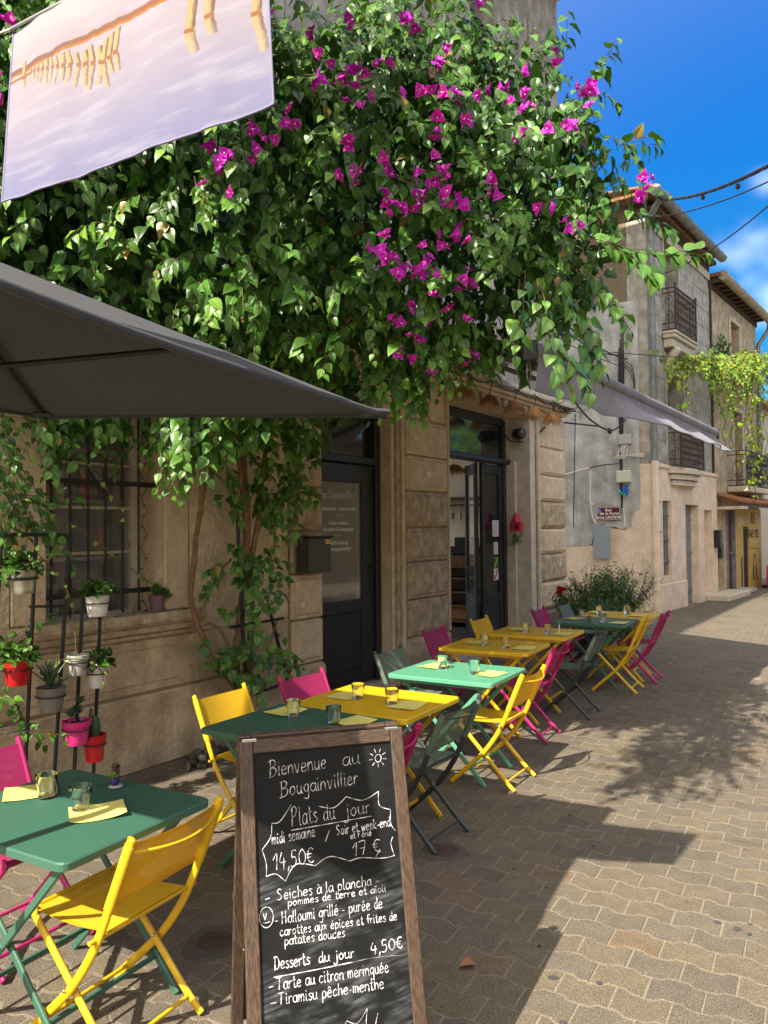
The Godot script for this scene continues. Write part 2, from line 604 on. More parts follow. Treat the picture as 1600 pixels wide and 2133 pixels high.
func clouds() -> ImageTexture:
	var w := 1024
	var h := 512
	var im := Image.create_empty(w, h, false, Image.FORMAT_RGBAF)
	var nz := noise(5, 1.0, 5)
	var puffs := [Vector3(-0.145, 0.325, 0.05), Vector3(-0.125, 0.262, 0.045), Vector3(-0.13, 0.378, 0.03), Vector3(-0.05, 0.31, 0.09)]
	var r2 := RandomNumberGenerator.new()
	r2.seed = 8
	for k in 22:
		puffs.append(Vector3(r2.randf_range(0.1, 5.3), r2.randf_range(0.12, 0.42), r2.randf_range(0.06, 0.2)))
	for j in h / 2:
		var el := PI * 0.5 - PI * (j + 0.5) / h
		for i in w:
			var az := TAU * (i + 0.5) / w - 0.5 * PI
			var d := Vector3(cos(az) * cos(el), sin(el), sin(az) * cos(el))
			var p := d * Vector3(7.0, 14.0, 7.0)
			var x := nz.get_noise_3d(p.x, p.y, p.z)
			var a := 0.0
			for q in puffs:
				var da: float = wrapf(az - q.x, -PI, PI) / q.z
				var de: float = (el - q.y) / (q.z * 0.55)
				a = maxf(a, smoothstep(0.15, 0.95, 1.0 - sqrt(da * da + de * de) * 0.75 + x * 1.1))
			a *= 0.8
			im.set_pixel(i, j, Color(0.22, 0.22, 0.22, a * 0.8))
	return ImageTexture.create_from_image(im)


# ---------------------------------------------------------------- the ground
func make_ground() -> void:
	var g := Geo.new()
	g.quad(Vector3(-150, -0.0031, -150), Vector3(250, -0.0031, -150), Vector3(250, -0.0031, 150), Vector3(-150, -0.0031, 150), Vector3.UP)
	var ground := struct("ground", g, M.sand)
	var L := 0.198
	var W := 0.147
	var a := 0.023
	var gap := 0.0034
	var meshes := []
	for k in 6:
		var poly := PackedVector2Array()
		var ts := [0.0, 0.17, 0.31, 0.67, 0.81, 1.0]
		var ws := [0.0, 0.0, 1.0, 1.0, 0.0, 0.0] if k < 3 else [1.0, 1.0, 0.0, 0.0, 1.0, 1.0]
		for i in 6:
			poly.append(Vector2(-W / 2 + gap + a * ws[i] + rnd(-0.0012, 0.0012), clampf(ts[i] * L, gap, L - gap) - L / 2))
		for i in 6:
			poly.append(Vector2(W / 2 - gap + a * ws[5 - i] + rnd(-0.0012, 0.0012), clampf(ts[5 - i] * L, gap, L - gap) - L / 2))
		meshes.append(Geo.new().prism(poly, -0.03, 0.0, 0.0035).mesh())
	var tones := [Color(0.345, 0.29, 0.215), Color(0.33, 0.28, 0.215), Color(0.36, 0.295, 0.21), Color(0.325, 0.27, 0.20), Color(0.375, 0.31, 0.205), Color(0.40, 0.29, 0.185), Color(0.30, 0.255, 0.195)]
	var mats := []
	for c in tones:
		mats.append(mat(c.r, c.g, c.b, 0.9, {"tex": T.speck, "scale": 1.3, "bump": T.grain, "h": 0.25}))
	var tinted := mat(1, 1, 1, 0.9, {"tex": T.speck, "scale": 1.3, "bump": T.grain, "h": 0.25, "tint": true})
	var turn := Basis(Vector3.UP, deg_to_rad(5.0))
	var far := [[], [], [], [], [], []]
	var near := []
	for r in range(-20, 260):
		for c in range(-50, 40):
			var lx := (r + 0.5) * W
			var lz := (c + 0.5 + (0.5 if posmod(r, 2) else 0.0)) * L
			var p := turn * Vector3(lx, 0, lz)
			if p.x < 0.9 or p.x > 31.0 or p.z < -4.63 and p.x < 11.9 or p.z < -10.0 or p.z > 3.0:
				continue
			if p.x < 6.0 and p.z > 0.8 or p.z > 0.35 * p.x:
				continue
			if p.x > 15.3 and p.z < -4.15 + (p.x - 15.3) * 0.0588:
				continue
			var tilt := Basis.from_euler(Vector3(rng.randfn() * 0.0055, rng.randfn() * 0.006, rng.randfn() * 0.0055))
			var xf := Transform3D(turn * tilt, p + Vector3(0, rng.randfn() * 0.0009, 0))
			var k := rng.randi() % 3 + (3 if posmod(r, 2) else 0)
			var w := rng.randf()
			var t := 5 if w < 0.035 else 6 if w < 0.12 else rng.randi() % 5
			var d := (p - Vector3(0, 1.72, 0)).length()
			var ang := rad_to_deg(atan2(-p.z, p.x))
			if ang > 6.0 and ang < 63.0 and p.x > 2.0 - 0.45 * (-p.z - 1.2):
				near.append([d, xf, k, t])
			else:
				far[k].append([xf, tones[t] * rnd(0.9, 1.08)])
	near.sort_custom(func(x, y): return x[0] < y[0])
	for i in near.size():
		var e = near[i]
		if i < 300:
			part(ground, "paver", meshes[e[2]], mats[e[3]], e[1])
		else:
			far[e[2]].append([e[1], tones[e[3]] * rnd(0.9, 1.08)])
	for k in 6:
		swarm(ground, "pavers", meshes[k], tinted, far[k])
	var disc := Geo.new().lathe([Vector2(0.0, 0.0012), Vector2(0.6, 0.001), Vector2(1.0, 0.0)], 9).mesh()
	var spots := []
	for i in 130:
		var p := Vector3(rnd(2.2, 10.0), 0.0022, rnd(-2.3, 0.4))
		var s := rnd(0.006, 0.016)
		spots.append([Transform3D(Basis.from_euler(Vector3(0, rnd(0, 6), 0)) * Basis.from_scale(Vector3(s * rnd(0.7, 1.5), 1, s)), p), Color(0.05, 0.045, 0.045) * rnd(0.7, 1.6)])
	swarm(ground, "gum_spots", disc, mat(1, 1, 1, 0.8, {"tint": true}), spots)


# ---------------------------------------------------------------- the restaurant's house
func slab(parent: Node, called: String, x0: float, x1: float, y0: float, y1: float, z0: float, z1: float, m: Material, bev := 0.0) -> MeshInstance3D:
	return part(parent, called, Geo.new().box(Vector3((x0 + x1) / 2, (y0 + y1) / 2, (z0 + z1) / 2), Vector3(x1 - x0, y1 - y0, z1 - z0), bev), m)


func stone_block(parent: Node, x0: float, x1: float, y0: float, y1: float, z0: float, left_frame := true) -> void:
	var wob := rnd(-0.004, 0.004)
	var g := Geo.new()
	g.box(Vector3((x0 + x1) / 2, (y0 + y1) / 2, z0 + 0.03), Vector3(x1 - x0, y1 - y0, 0.06 + wob), 0.014)
	var i := 0.075 if left_frame else 0.05
	g.box(Vector3((x0 + x1) / 2, (y0 + y1) / 2, z0 + 0.062), Vector3(x1 - x0 - i * 1.1, y1 - y0 - i, 0.034 + wob), 0.016, Basis(Vector3.BACK, rnd(-0.006, 0.006)))
	var b := part(parent, "stone_block", g, M.stone if rng.randf() < 0.6 else M.stone_b)
	if rng.randf() < 0.6:                                    # plaster that came off
		var poly := PackedVector2Array()
		var w := rnd(0.03, 0.07)
		for k in 14:
			poly.append(Vector2.from_angle(TAU * k / 14.0) * Vector2(1.0, 0.7) * w * rnd(0.8, 1.15))
		part(b, "chip", Geo.new().prism(poly, 0.0, 0.0015 + rnd(0.0005, 0.001), 0.001, Transform3D(Basis(Vector3.RIGHT, PI / 2), Vector3(rnd(x0 + 0.1, x1 - 0.1), rnd(y0 + 0.1, y1 - 0.08), z0 + 0.0815))), M.chip)


func make_restaurant() -> void:
	var h := thing("restaurant_house", "beige stone restaurant house with a bougainvillea over its front", "house")
	var b := WALL - 0.45                                     # back of the front wall
	var top := 3.62
	slab(h, "wall", -3.0, 2.87, 0, top, b, WALL, M.peach)
	slab(h, "wall", 2.87, 3.82, 0, 1.04, b, WALL, M.peach)
	slab(h, "wall", 2.87, 3.82, 2.75, top, b, WALL, M.peach)
	slab(h, "wall", 3.82, 5.66, 0, top, b, WALL, M.peach)
	slab(h, "wall", 5.66, 6.87, 2.98, top, b, WALL, M.peach)
	slab(h, "wall", 6.87, 8.06, 0, top, b, WALL, M.peach)
	slab(h, "wall", 8.06, 10.83, 3.36, top, b, WALL, M.peach)
	slab(h, "wall", 10.83, 11.87, 0, top, b, WALL, M.peach)
	slab(h, "side_wall", 11.45, 11.868, 0, 10.6, -8.4, b, M.grey_render)
	slab(h, "upper_wall", -3.0, 8.9, top, 10.6, b, WALL - 0.02, M.grey_render)
	slab(h, "upper_wall", 8.9, 9.62, top, 7.0, b, WALL - 0.02, M.grey_render)
	slab(h, "upper_wall", 8.9, 9.62, 9.4, 10.6, b, WALL - 0.02, M.grey_render)
	slab(h, "upper_wall", 9.62, 11.87, top, 10.6, b, WALL - 0.02, M.grey_render)
	slab(h, "corner_band", 10.75, 11.873, top + 0.1, 10.6, WALL - 0.02, WALL + 0.012, M.grey_render)
	var uw := slab(h, "window", 8.9, 9.62, 7.0, 9.4, b + 0.06, b + 0.1, M.dark_glass)
	for i in 3:
		slab(uw, "shutter", 8.9 + i * 0.24, 9.13 + i * 0.24, 7.0, 9.4, b + 0.11, b + 0.14, M.grey_door)
	var gr := Geo.new()
	for i in 9:
		gr.box(Vector3(8.94 + i * 0.08, 8.1, WALL - 0.06), Vector3(0.012, 1.0, 0.012))
		gr.tube(bez([Vector3(8.94 + i * 0.08, 8.1, WALL - 0.06), Vector3(8.98 + i * 0.08, 8.3, WALL - 0.06), Vector3(8.94 + i * 0.08, 8.45, WALL - 0.06)], 4), 0.006, 4)
	gr.box(Vector3(9.26, 8.6, WALL - 0.06), Vector3(0.72, 0.03, 0.03))
	part(h, "railing", gr, M.iron)
	slab(h, "roof", -3.3, 12.2, 10.603, 10.75, -8.7, -3.72, M.terracotta)
	slab(h, "cornice", -3.0, 11.9, 10.35, 10.6, WALL - 0.017, -4.1, M.pale_stone)
	holed(h, "back_wall", -3.0, 11.87, 0, 10.6, -8.75, -8.403, [[8.45, 11.2, 0.15, 3.5]], M.grey_render)  # the hole is an added, unseen opening that lets daylight into the shop
	slab(h, "left_wall", -3.4, -3.003, 0, 10.6, -8.75, WALL, M.grey_render)
	slab(h, "ceiling", -2.99, 11.44, 3.75, 3.9, -8.4, b - 0.005, M.room_white)
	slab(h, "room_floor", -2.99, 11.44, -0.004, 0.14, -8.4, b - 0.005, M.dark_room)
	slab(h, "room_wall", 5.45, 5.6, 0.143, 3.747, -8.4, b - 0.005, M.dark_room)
	slab(h, "room_wall", 8.2, 8.3, 0.143, 3.747, -8.4, b - 0.005, M.dark_room)  # carried to the front and coloured dark to hold daylight off the door
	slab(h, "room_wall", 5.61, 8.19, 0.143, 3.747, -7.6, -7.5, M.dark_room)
	slab(h, "room_wall", 1.5, 5.44, 0.143, 3.747, -6.6, -6.5, M.room_white)
	# plinth, sill and their mouldings
	slab(h, "plinth", -3.0, 5.2, 0, 0.535, WALL, WALL + 0.045, M.plinth, 0.012)
	slab(h, "plinth", -3.0, 5.2, 0.553, 0.94, WALL, WALL + 0.035, M.plinth, 0.012)
	var sill := slab(h, "sill", 2.2, 4.18, 1.035, 1.125, WALL - 0.06, WALL + 0.12, M.stone_b, 0.03)
	slab(sill, "moulding", 2.2, 4.14, 0.985, 1.033, WALL, WALL + 0.085, M.stone_b, 0.012)
	slab(sill, "moulding", 2.2, 4.12, 0.943, 0.983, WALL, WALL + 0.055, M.stone_b, 0.01)
	var pn := Geo.new()
	for e in [[2.75, 3.95, 0.62, 0.632], [2.75, 3.95, 0.868, 0.88]]:
		pn.box(Vector3((e[0] + e[1]) / 2, (e[2] + e[3]) / 2, WALL + 0.037), Vector3(e[1] - e[0], e[3] - e[2], 0.012), 0.004)
	part(sill, "panel_moulding", pn, M.plinth)
	slab(h, "rough_plaster", 4.06, 5.2, 0.945, top, WALL, WALL + 0.022, M.rough_peach)
	slab(h, "rough_plaster", -3.0, 2.62, 0.945, top, WALL, WALL + 0.022, M.rough_peach)
	slab(h, "window_surround", 3.824, 4.05, 1.13, top, WALL, WALL + 0.03, M.peach, 0.008)
	slab(h, "window_surround", 2.63, 2.866, 1.13, top, WALL, WALL + 0.03, M.peach, 0.008)
	# the pilasters of panelled blocks
	var rows := [[0.53, 0.925], [0.94, 1.345], [1.36, 1.735], [1.75, 2.145], [2.16, 2.545], [2.56, 2.955]]
	for e in rows:
		stone_block(h, 5.22, 5.655, e[0] - 0.03, e[1] - 0.03, WALL)
		stone_block(h, 7.13, 8.04, e[0], e[1], WALL)
		stone_block(h, 10.86, 11.83, e[0] - 0.03, e[1] - 0.03, WALL, false)
	slab(h, "pilaster_base", 5.19, 5.68, 0, 0.49, WALL, WALL + 0.1, M.stone_b, 0.04)
	slab(h, "pilaster_base", 7.08, 8.06, 0, 0.5, WALL, WALL + 0.085, M.stone_b, 0.03)
	slab(h, "pilaster_base", 10.82, 11.86, 0, 0.47, WALL, WALL + 0.09, M.scar, 0.04)
	slab(h, "pilaster_edge", 8.04, 8.075, 0.503, 3.35, WALL, WALL + 0.07, M.peach, 0.008)
	slab(h, "pilaster_edge", 10.8, 10.855, 0.0, 3.35, WALL, WALL + 0.05, M.white_plaster, 0.008)
	# door surround: three fluted ribs, mitred into the lintel
	for k in 3:
		var x: float = 6.875 + k * 0.075
		slab(h, "architrave_rib", x, x + 0.06, 0.02, 3.02 + k * 0.07, WALL, WALL + 0.03 + 0.022 * k, M.stone_b if k == 1 else M.stone, 0.012)
		slab(h, "lintel_rib", 5.5, x + 0.06, 3.023 + k * 0.07, 3.085 + k * 0.07, WALL, WALL + 0.03 + 0.022 * k, M.stone, 0.012)
	slab(h, "lintel", 5.3, 7.14, 3.235, 3.36, WALL, WALL + 0.12, M.stone_b, 0.03)
	slab(h, "frieze", 7.12, 8.05, 2.985, 3.36, WALL, WALL + 0.03, M.stone, 0.012)
	slab(h, "frieze", 10.84, 11.85, 2.965, 3.36, WALL, WALL + 0.03, M.stone, 0.012)
	slab(h, "frieze", 8.08, 10.79, 3.363, 3.5, WALL, WALL + 0.025, M.peach, 0.01)
	# the ledge over the shop opening
	slab(h, "ledge", 5.0, 11.9, 3.5, 3.545, WALL, WALL + 0.09, M.stone, 0.01)
	slab(h, "ledge", 5.0, 11.92, 3.548, 3.6, WALL, WALL + 0.15, M.stone, 0.015)
	slab(h, "ledge", 5.0, 11.95, 3.603, 3.69, WALL, WALL + 0.23, M.pale_stone, 0.015)
	for i in 12:
		var x := 8.3 + i * 0.22
		slab(h, "corbel", x, x + 0.07, 3.375, 3.497, WALL + 0.025, WALL + 0.07, M.stone, 0.008)
	# reveals of the shop opening
	slab(h, "reveal", 10.62, 10.828, 0.0, 3.355, b - 0.05, WALL - 0.012, M.white_plaster)
	slab(h, "reveal_pier", 10.56, 10.617, 0.0, 2.72, b - 0.0, WALL - 0.23, M.white_plaster, 0.006)
	slab(h, "threshold", 8.06, 10.6, 0.0, 0.11, b - 0.05, WALL - 0.03, M.pale_stone, 0.01)
	slab(h, "threshold", 5.66, 6.87, 0.0, 0.10, b - 0.05, WALL - 0.05, M.pale_stone, 0.01)
	make_window(h)
	make_door(h)
	make_shop_door(h)


func make_window(h: Node) -> void:
	var z := WALL - 0.27
	var w := thing("window", "cream framed window with white glazing bars behind iron bars", "window")
	var f := Geo.new()
	f.box(Vector3(3.775, 1.9, z), Vector3(0.09, 1.7, 0.06), 0.008)
	f.box(Vector3(2.92, 1.9, z), Vector3(0.09, 1.7, 0.06), 0.008)
	f.box(Vector3(3.348, 1.09, z), Vector3(0.764, 0.09, 0.06), 0.008)
	f.box(Vector3(3.348, 2.705, z), Vector3(0.764, 0.08, 0.06), 0.008)
	part(w, "frame", f, M.cream)
	for y in [1.57, 1.9, 2.22]:
		part(w, "glazing_bar", Geo.new().box(Vector3(3.348, y, z), Vector3(0.764, 0.022, 0.03), 0.004), M.cream)
	var gl := Geo.new().box(Vector3(3.348, 1.9, z - 0.008), Vector3(0.764, 1.53, 0.006))
	part(w, "pane", gl, M.glass)
	# what stands inside
	var s := thing("indoor_shelf", "pale shelf with books and bottles behind the barred window", "shelf")
	for y in [1.05, 1.5, 1.95, 2.35]:
		slab(s, "board", 3.0, 4.3, y, y + 0.025, z - 0.75, z - 0.45, M.cream)
	slab(s, "side_panel", 3.0, 3.03, 0.16, 2.6, z - 0.75, z - 0.45, M.cream)
	slab(s, "side_panel", 4.27, 4.3, 0.16, 2.6, z - 0.75, z - 0.45, M.cream)
	var cols := [M.red, M.paper, M.purple_pot, M.wood_light, M.grey_pot, M.dark_room]
	for y in [1.076, 1.526, 1.976]:
		var x := 3.08
		while x < 4.15:
			var bw := rnd(0.03, 0.09)
			slab(s, "book", x, x + bw, y, y + rnd(0.16, 0.3), z - 0.7, z - 0.5, cols[rng.randi() % 6], 0.003)
			x += bw + rnd(0.004, 0.12)
	slab(s, "bottle", 3.62, 3.69, 1.976, 2.2, z - 0.48, z - 0.455, M.red, 0.01)
	# the bars
	var g := thing("window_grille", "black iron bar grille set in front of the cream window", "grille")
	for i in 6:
		part(g, "bar", Geo.new().tube([Vector3(2.96 + i * 0.14, 1.14, WALL - 0.07), Vector3(2.96 + i * 0.14, 2.74, WALL - 0.07)], 0.0085, 8), M.black)
	for y in [1.29, 2.07]:
		part(g, "crossbar", Geo.new().box(Vector3(3.345, y, WALL - 0.07), Vector3(0.948, 0.036, 0.012), 0.003), M.black)
	# a string of tiny bulbs, unlit, wound up the right bar
	var l := Geo.new()
	var line := []
	for i in 60:
		line.append(Vector3(3.70 + 0.018 * cos(i * 0.9), 1.13 + i * 0.026, WALL - 0.055 + 0.018 * sin(i * 0.9)))
	l.tube(line, 0.0025, 4)
	for i in 20:
		var p: Vector3 = line[i * 3]
		l.tube([p, p + Vector3(-0.03, 0.008, 0.01)], 0.004, 5)
	line = []
	for i in 40:
		line.append(Vector3(3.15 + i * 0.014, 1.13 + 0.02 * sin(i * 1.1), WALL + 0.0 + 0.03 * cos(i * 0.7)))
	l.tube(line, 0.0025, 4)
	single("string_lights", l, M.black, "thin unlit light string winding up the right window bar and along the sill", "string lights")


func make_door(h: Node) -> void:
	var z := WALL - 0.16
	var d := thing("entrance_door", "dark grey glazed door with white lettering under a dark transom", "door")
	var f := Geo.new()
	f.box(Vector3(5.705, 1.54, z), Vector3(0.08, 2.86, 0.1), 0.01)
	f.box(Vector3(6.825, 1.54, z), Vector3(0.085, 2.86, 0.1), 0.01)
	f.box(Vector3(6.77, 2.70, z + 0.01), Vector3(0.04, 0.42, 0.1), 0.006)
	f.box(Vector3(6.265, 2.93, z), Vector3(1.03, 0.06, 0.1), 0.01)
	f.box(Vector3(6.265, 2.45, z), Vector3(1.03, 0.08, 0.11), 0.01)
	part(d, "frame", f, M.anthracite)
	part(d, "transom_panel", Geo.new().box(Vector3(6.265, 2.695, z - 0.02), Vector3(1.02, 0.4, 0.02)), M.dark_glass)
	var lf := Geo.new()
	lf.box(Vector3(5.795, 1.265, z - 0.01), Vector3(0.09, 2.27, 0.05), 0.006)
	lf.box(Vector3(6.67, 1.265, z - 0.01), Vector3(0.2, 2.27, 0.05), 0.006)
	lf.box(Vector3(6.205, 2.305, z - 0.01), Vector3(0.726, 0.19, 0.05), 0.006)
	lf.box(Vector3(6.205, 0.93, z - 0.01), Vector3(0.726, 0.13, 0.05), 0.006)
	lf.box(Vector3(6.205, 0.20, z - 0.01), Vector3(0.726, 0.14, 0.05), 0.006)
	var leaf := part(d, "door_leaf", lf, M.anthracite)
	part(d, "lower_panel", Geo.new().box(Vector3(6.205, 0.567, z - 0.015), Vector3(0.726, 0.59, 0.03), 0.004), M.anthracite)
	var pane := part(d, "pane", Geo.new().box(Vector3(6.205, 1.602, z - 0.008), Vector3(0.726, 1.21, 0.008)), M.glass)
	var hd := Geo.new()
	hd.box(Vector3(6.70, 1.25, z + 0.02), Vector3(0.035, 0.2, 0.012), 0.004)
	hd.tube([Vector3(6.70, 1.31, z + 0.02), Vector3(6.70, 1.31, z + 0.07), Vector3(6.59, 1.31, z + 0.075)], 0.009, 8)
	part(leaf, "handle", hd, M.black)
	# the lettering on the glass
	var lz := z + 0.0015
	var white := mat(0.9, 0.89, 0.86, 0.7)
	var ls := [["Restaurant - Salon de thé", 1.935, 0.048], ["Cuisine maison", 1.79, 0.045], ["Sur place & à emporter", 1.725, 0.045], ["06 95 61 07 62", 1.585, 0.048], ["aubougainvillier", 1.525, 0.048]]
	for e in ls:
		part(pane, "lettering", text_mesh(e[0], e[2], 0.0006, true), white, Transform3D(Basis(), Vector3(6.18 if e[0] != "aubougainvillier" else 6.2, e[1], lz)))
	var r := Geo.new()
	for y in [1.875, 1.66]:
		r.box(Vector3(6.18, y, lz), Vector3(0.11, 0.004, 0.001))
	for e in [[Vector3(0, 0.014, 0), Vector3(0.032, 0.003, 0.001)], [Vector3(0, -0.014, 0), Vector3(0.032, 0.003, 0.001)], [Vector3(0.0145, 0, 0), Vector3(0.003, 0.025, 0.001)], [Vector3(-0.0145, 0, 0), Vector3(0.003, 0.025, 0.001)]]:
		r.box(Vector3(5.975, 1.543, lz) + e[0], e[1])
	r.lathe([Vector2(0.005, 0), Vector2(0.005, 0.001), Vector2(0.008, 0.001), Vector2(0.008, 0)], 12, Vector3(5.975, 1.543, lz), Basis(Vector3.RIGHT, PI / 2))
	part(pane, "rule", r, white)
	var sc := Geo.new()
	for s in stroke_lines("au Bouguinvillier", 0.0125, 0.57):
		var line := []
		for q in s:
			line.append(Vector3(5.9 + q.x, 2.04 + q.y, lz))
		if line.size() > 1:
			sc.tube(line, 0.0052, 4, 0.25, Vector3.UP, false)
	part(pane, "script_lettering", sc, white)


func text_mesh(s: String, size: float, depth: float, bold := false) -> TextMesh:
	var t := TextMesh.new()
	t.text = s
	var f := SystemFont.new()
	f.font_names = PackedStringArray(["Droid Sans"])
	if bold:
		f.font_weight = 700
	t.font = f
	t.font_size = 64
	t.pixel_size = size / 64.0
	t.depth = depth
	t.curve_step = 4.0
	return t


func make_shop_door(h: Node) -> void:
	var z := WALL - 0.42
	var d := thing("shop_door", "dark grey folding glass door standing half open below a glazed transom", "door")
	var f := Geo.new()
	f.box(Vector3(10.52, 1.72, z), Vector3(0.08, 3.22, 0.1), 0.01)
	f.box(Vector3(8.12, 1.72, z), Vector3(0.1, 3.22, 0.1), 0.01)
	f.box(Vector3(9.32, 3.30, z), Vector3(2.30, 0.11, 0.1), 0.01)
	part(d, "frame", f, M.anthracite)
	part(d, "header_bar", Geo.new().box(Vector3(9.42, 2.71, z + 0.02), Vector3(2.36, 0.075, 0.2), 0.015), M.anthracite)
	part(d, "transom_pane", Geo.new().box(Vector3(9.32, 2.99, z), Vector3(2.3, 0.5, 0.008)), M.dark_glass)
	# the right leaf, closed
	var lf := Geo.new()
	lf.box(Vector3(9.86, 1.39, z), Vector3(0.09, 2.54, 0.05), 0.006)
	lf.box(Vector3(10.42, 1.39, z), Vector3(0.1, 2.54, 0.05), 0.006)
	lf.box(Vector3(10.14, 2.58, z), Vector3(0.46, 0.14, 0.05), 0.006)
	lf.box(Vector3(10.14, 0.72, z), Vector3(0.46, 0.1, 0.05), 0.006)
	lf.box(Vector3(10.14, 0.40, z - 0.005), Vector3(0.46, 0.55, 0.03), 0.006)
	var leaf := part(d, "door_leaf", lf, M.anthracite)
	part(leaf, "pane", Geo.new().box(Vector3(10.14, 1.64, z - 0.005), Vector3(0.46, 1.74, 0.008)), M.dark_glass)
	# the leaf folded inwards
	var l2 := Geo.new()
	var bs := Basis(Vector3.UP, deg_to_rad(40))
	var o := Vector3(9.98, 0, z - 0.24)
	for e in [[-0.3, 0.09], [0.3, 0.09]]:
		l2.box(o + bs * Vector3(e[0], 1.39, 0), Vector3(e[1], 2.54, 0.05), 0.006, bs)
	for e in [[2.58, 0.14], [0.72, 0.1], [0.40, 0.55]]:
		l2.box(o + bs * Vector3(0, e[0], 0), Vector3(0.5, e[1], 0.045), 0.006, bs)
	var lb := part(d, "folded_leaf", l2, M.anthracite)
	part(lb, "pane", Geo.new().box(o + bs * Vector3(0, 1.64, 0), Vector3(0.5, 1.74, 0.008), 0.0, bs), M.glass)
	var notes := [["menu_sheet", 1.72, 0.24, 0.115, M.paper], ["price_sticker", 1.43, 0.18, 0.08, M.paper], ["green_sticker", 1.22, 0.17, 0.085, mat(0.02, 0.16, 0.045, 0.6)], ["red_sticker", 1.045, 0.17, 0.085, M.paper]]
	for e in notes:
		var s := part(leaf, e[0], Geo.new().box(Vector3(10.27, e[1], z + 0.004), Vector3(e[3] * 1.8, e[2], 0.002)), e[4])
		var ink := Geo.new()
		if e[0] == "green_sticker":
			ink.box(Vector3(10.27, e[1], z + 0.0062), Vector3(0.022, 0.19, 0.001), 0.0, Basis(Vector3.BACK, -0.65))
			part(s, "stripe", ink, M.yellow_paint)
		elif e[0] == "red_sticker":
			ink.box(Vector3(10.27, e[1], z + 0.0062), Vector3(0.03, 0.18, 0.001), 0.0, Basis(Vector3.BACK, -0.65))
			part(s, "stripe", ink, M.red)
		else:
			for k in 9:
				ink.box(Vector3(10.27 - rnd(0, 0.03), e[1] + e[2] * (0.4 - k * 0.095), z + 0.0062), Vector3(e[3] * rnd(0.5, 1.4), 0.006, 0.001))
			part(s, "print", ink, M.grey_pot)
	# the things inside, along the right wall of the room
	slab(h, "room_wall", 11.33, 11.445, 0.143, 3.747, -8.39, b_in(), M.room_white)
	var cb := thing("wooden_cabinet", "light wooden cabinet with open shelves inside the shop door", "cabinet", Vector3(11.07, 0.143, -6.02), -PI / 2)
	slab(cb, "side_panel", -0.55, -0.5, 0, 0.95, -0.25, 0.25, M.wood_light, 0.004)
	slab(cb, "side_panel", 0.5, 0.55, 0, 0.95, -0.25, 0.25, M.wood_light, 0.004)
	slab(cb, "drawer", -0.6, 0.6, 0.95, 1.15, -0.25, 0.28, M.wood_light, 0.006)
	for y in [0.08, 0.32, 0.54, 0.76]:
		slab(cb, "shelf", -0.495, 0.495, y, y + 0.03, -0.25, 0.24, M.wood_light, 0.003)
	single("basket", Geo.new().box(Vector3(11.05, 0.36, -6.1), Vector3(0.34, 0.2, 0.45), 0.02), M.straw, "small woven basket on the lowest shelf of the wooden cabinet", "basket")
	single("till", Geo.new().box(Vector3(11.05, 1.37, -6.0), Vector3(0.35, 0.13, 0.6), 0.01).box(Vector3(11.1, 1.51, -6.0), Vector3(0.08, 0.14, 0.42), 0.01), M.black, "black till standing on the wooden cabinet inside", "till")
	var sh := thing("wall_shelf", "wooden wall shelf with a rack of hanging wine glasses inside", "shelf", Vector3(11.15, 2.2, -6.1), -PI / 2)
	slab(sh, "board", -0.7, 0.7, 0, 0.04, -0.17, 0.15, M.wood_light, 0.004)
	slab(sh, "rack", -0.7, 0.7, -0.1, -0.08, -0.1, 0.1, M.black)
	for i in 9:
		part(sh, "wine_glass", Geo.new().lathe([Vector2(0.03, -0.11), Vector2(0.006, -0.12), Vector2(0.005, -0.2), Vector2(0.035, -0.24), Vector2(0.03, -0.32)], 10), M.white_gloss if i % 3 else M.grey_pot, Transform3D(Basis(), Vector3(-0.6 + i * 0.14, 0, 0)))
	var pl := thing("indoor_lamp", "round straw lampshade hanging inside behind the shop door", "lamp", Vector3(10.2, 2.5, -5.72))
	part(pl, "lamp_shade", straw_shade(0.24, 0.2), M.straw)
	part(pl, "cord", Geo.new().tube([Vector3(0, 0.18, 0), Vector3(0, 1.24, 0)], 0.005, 5), M.cable)


func b_in() -> float:
	return WALL - 0.46


func straw_shade(r: float, hh: float) -> Geo:
	var g := Geo.new()
	g.lathe([Vector2(0.012, hh), Vector2(r * 0.3, hh * 0.9), Vector2(r * 0.45, hh * 0.72), Vector2(r * 0.6, hh * 0.52)], 28, Vector3.ZERO, Basis(), 0.07, 9)
	for i in 620:                                            # loose straw ends
		var a := rnd(0, TAU)
		var lo := rnd(0.0, 1.0)
		var d := Vector3(cos(a), 0, sin(a))
		var p := d * r * lerpf(0.3, 0.85, lo) + Vector3(0, hh * lerpf(0.95, 0.42, lo), 0)
		var q := p + d * r * rnd(0.12, 0.42) + Vector3(0, -hh * rnd(0.2, 0.55), 0) + rv() * 0.03
		var s := d.cross(Vector3.UP) * rnd(0.002, 0.0045)
		g.flat3(p - s, p + s, q, d + Vector3(0, 0.5, 0))
	return g


# ---------------------------------------------------------------- the houses to the right
func holed(parent: Node, called: String, x0: float, x1: float, y0: float, y1: float, z0: float, z1: float, holes: Array, m: Material) -> void:
	var xs := [x0, x1]
	for r in holes:
		xs.append(r[0])
		xs.append(r[1])
	xs.sort()
	for i in xs.size() - 1:
		if xs[i + 1] - xs[i] < 0.001:
			continue
		var mid: float = (xs[i] + xs[i + 1]) / 2
		var y := y0
		var here := holes.filter(func(r): return r[0] < mid and mid < r[1])
		here.sort_custom(func(p, q): return p[2] < q[2])
		for r in here:
			if r[2] > y + 0.001:
				slab(parent, called, xs[i], xs[i + 1], y, r[2], z0, z1, m)
			y = r[3]
		if y < y1 - 0.001:
			slab(parent, called, xs[i], xs[i + 1], y, y1, z0, z1, m)


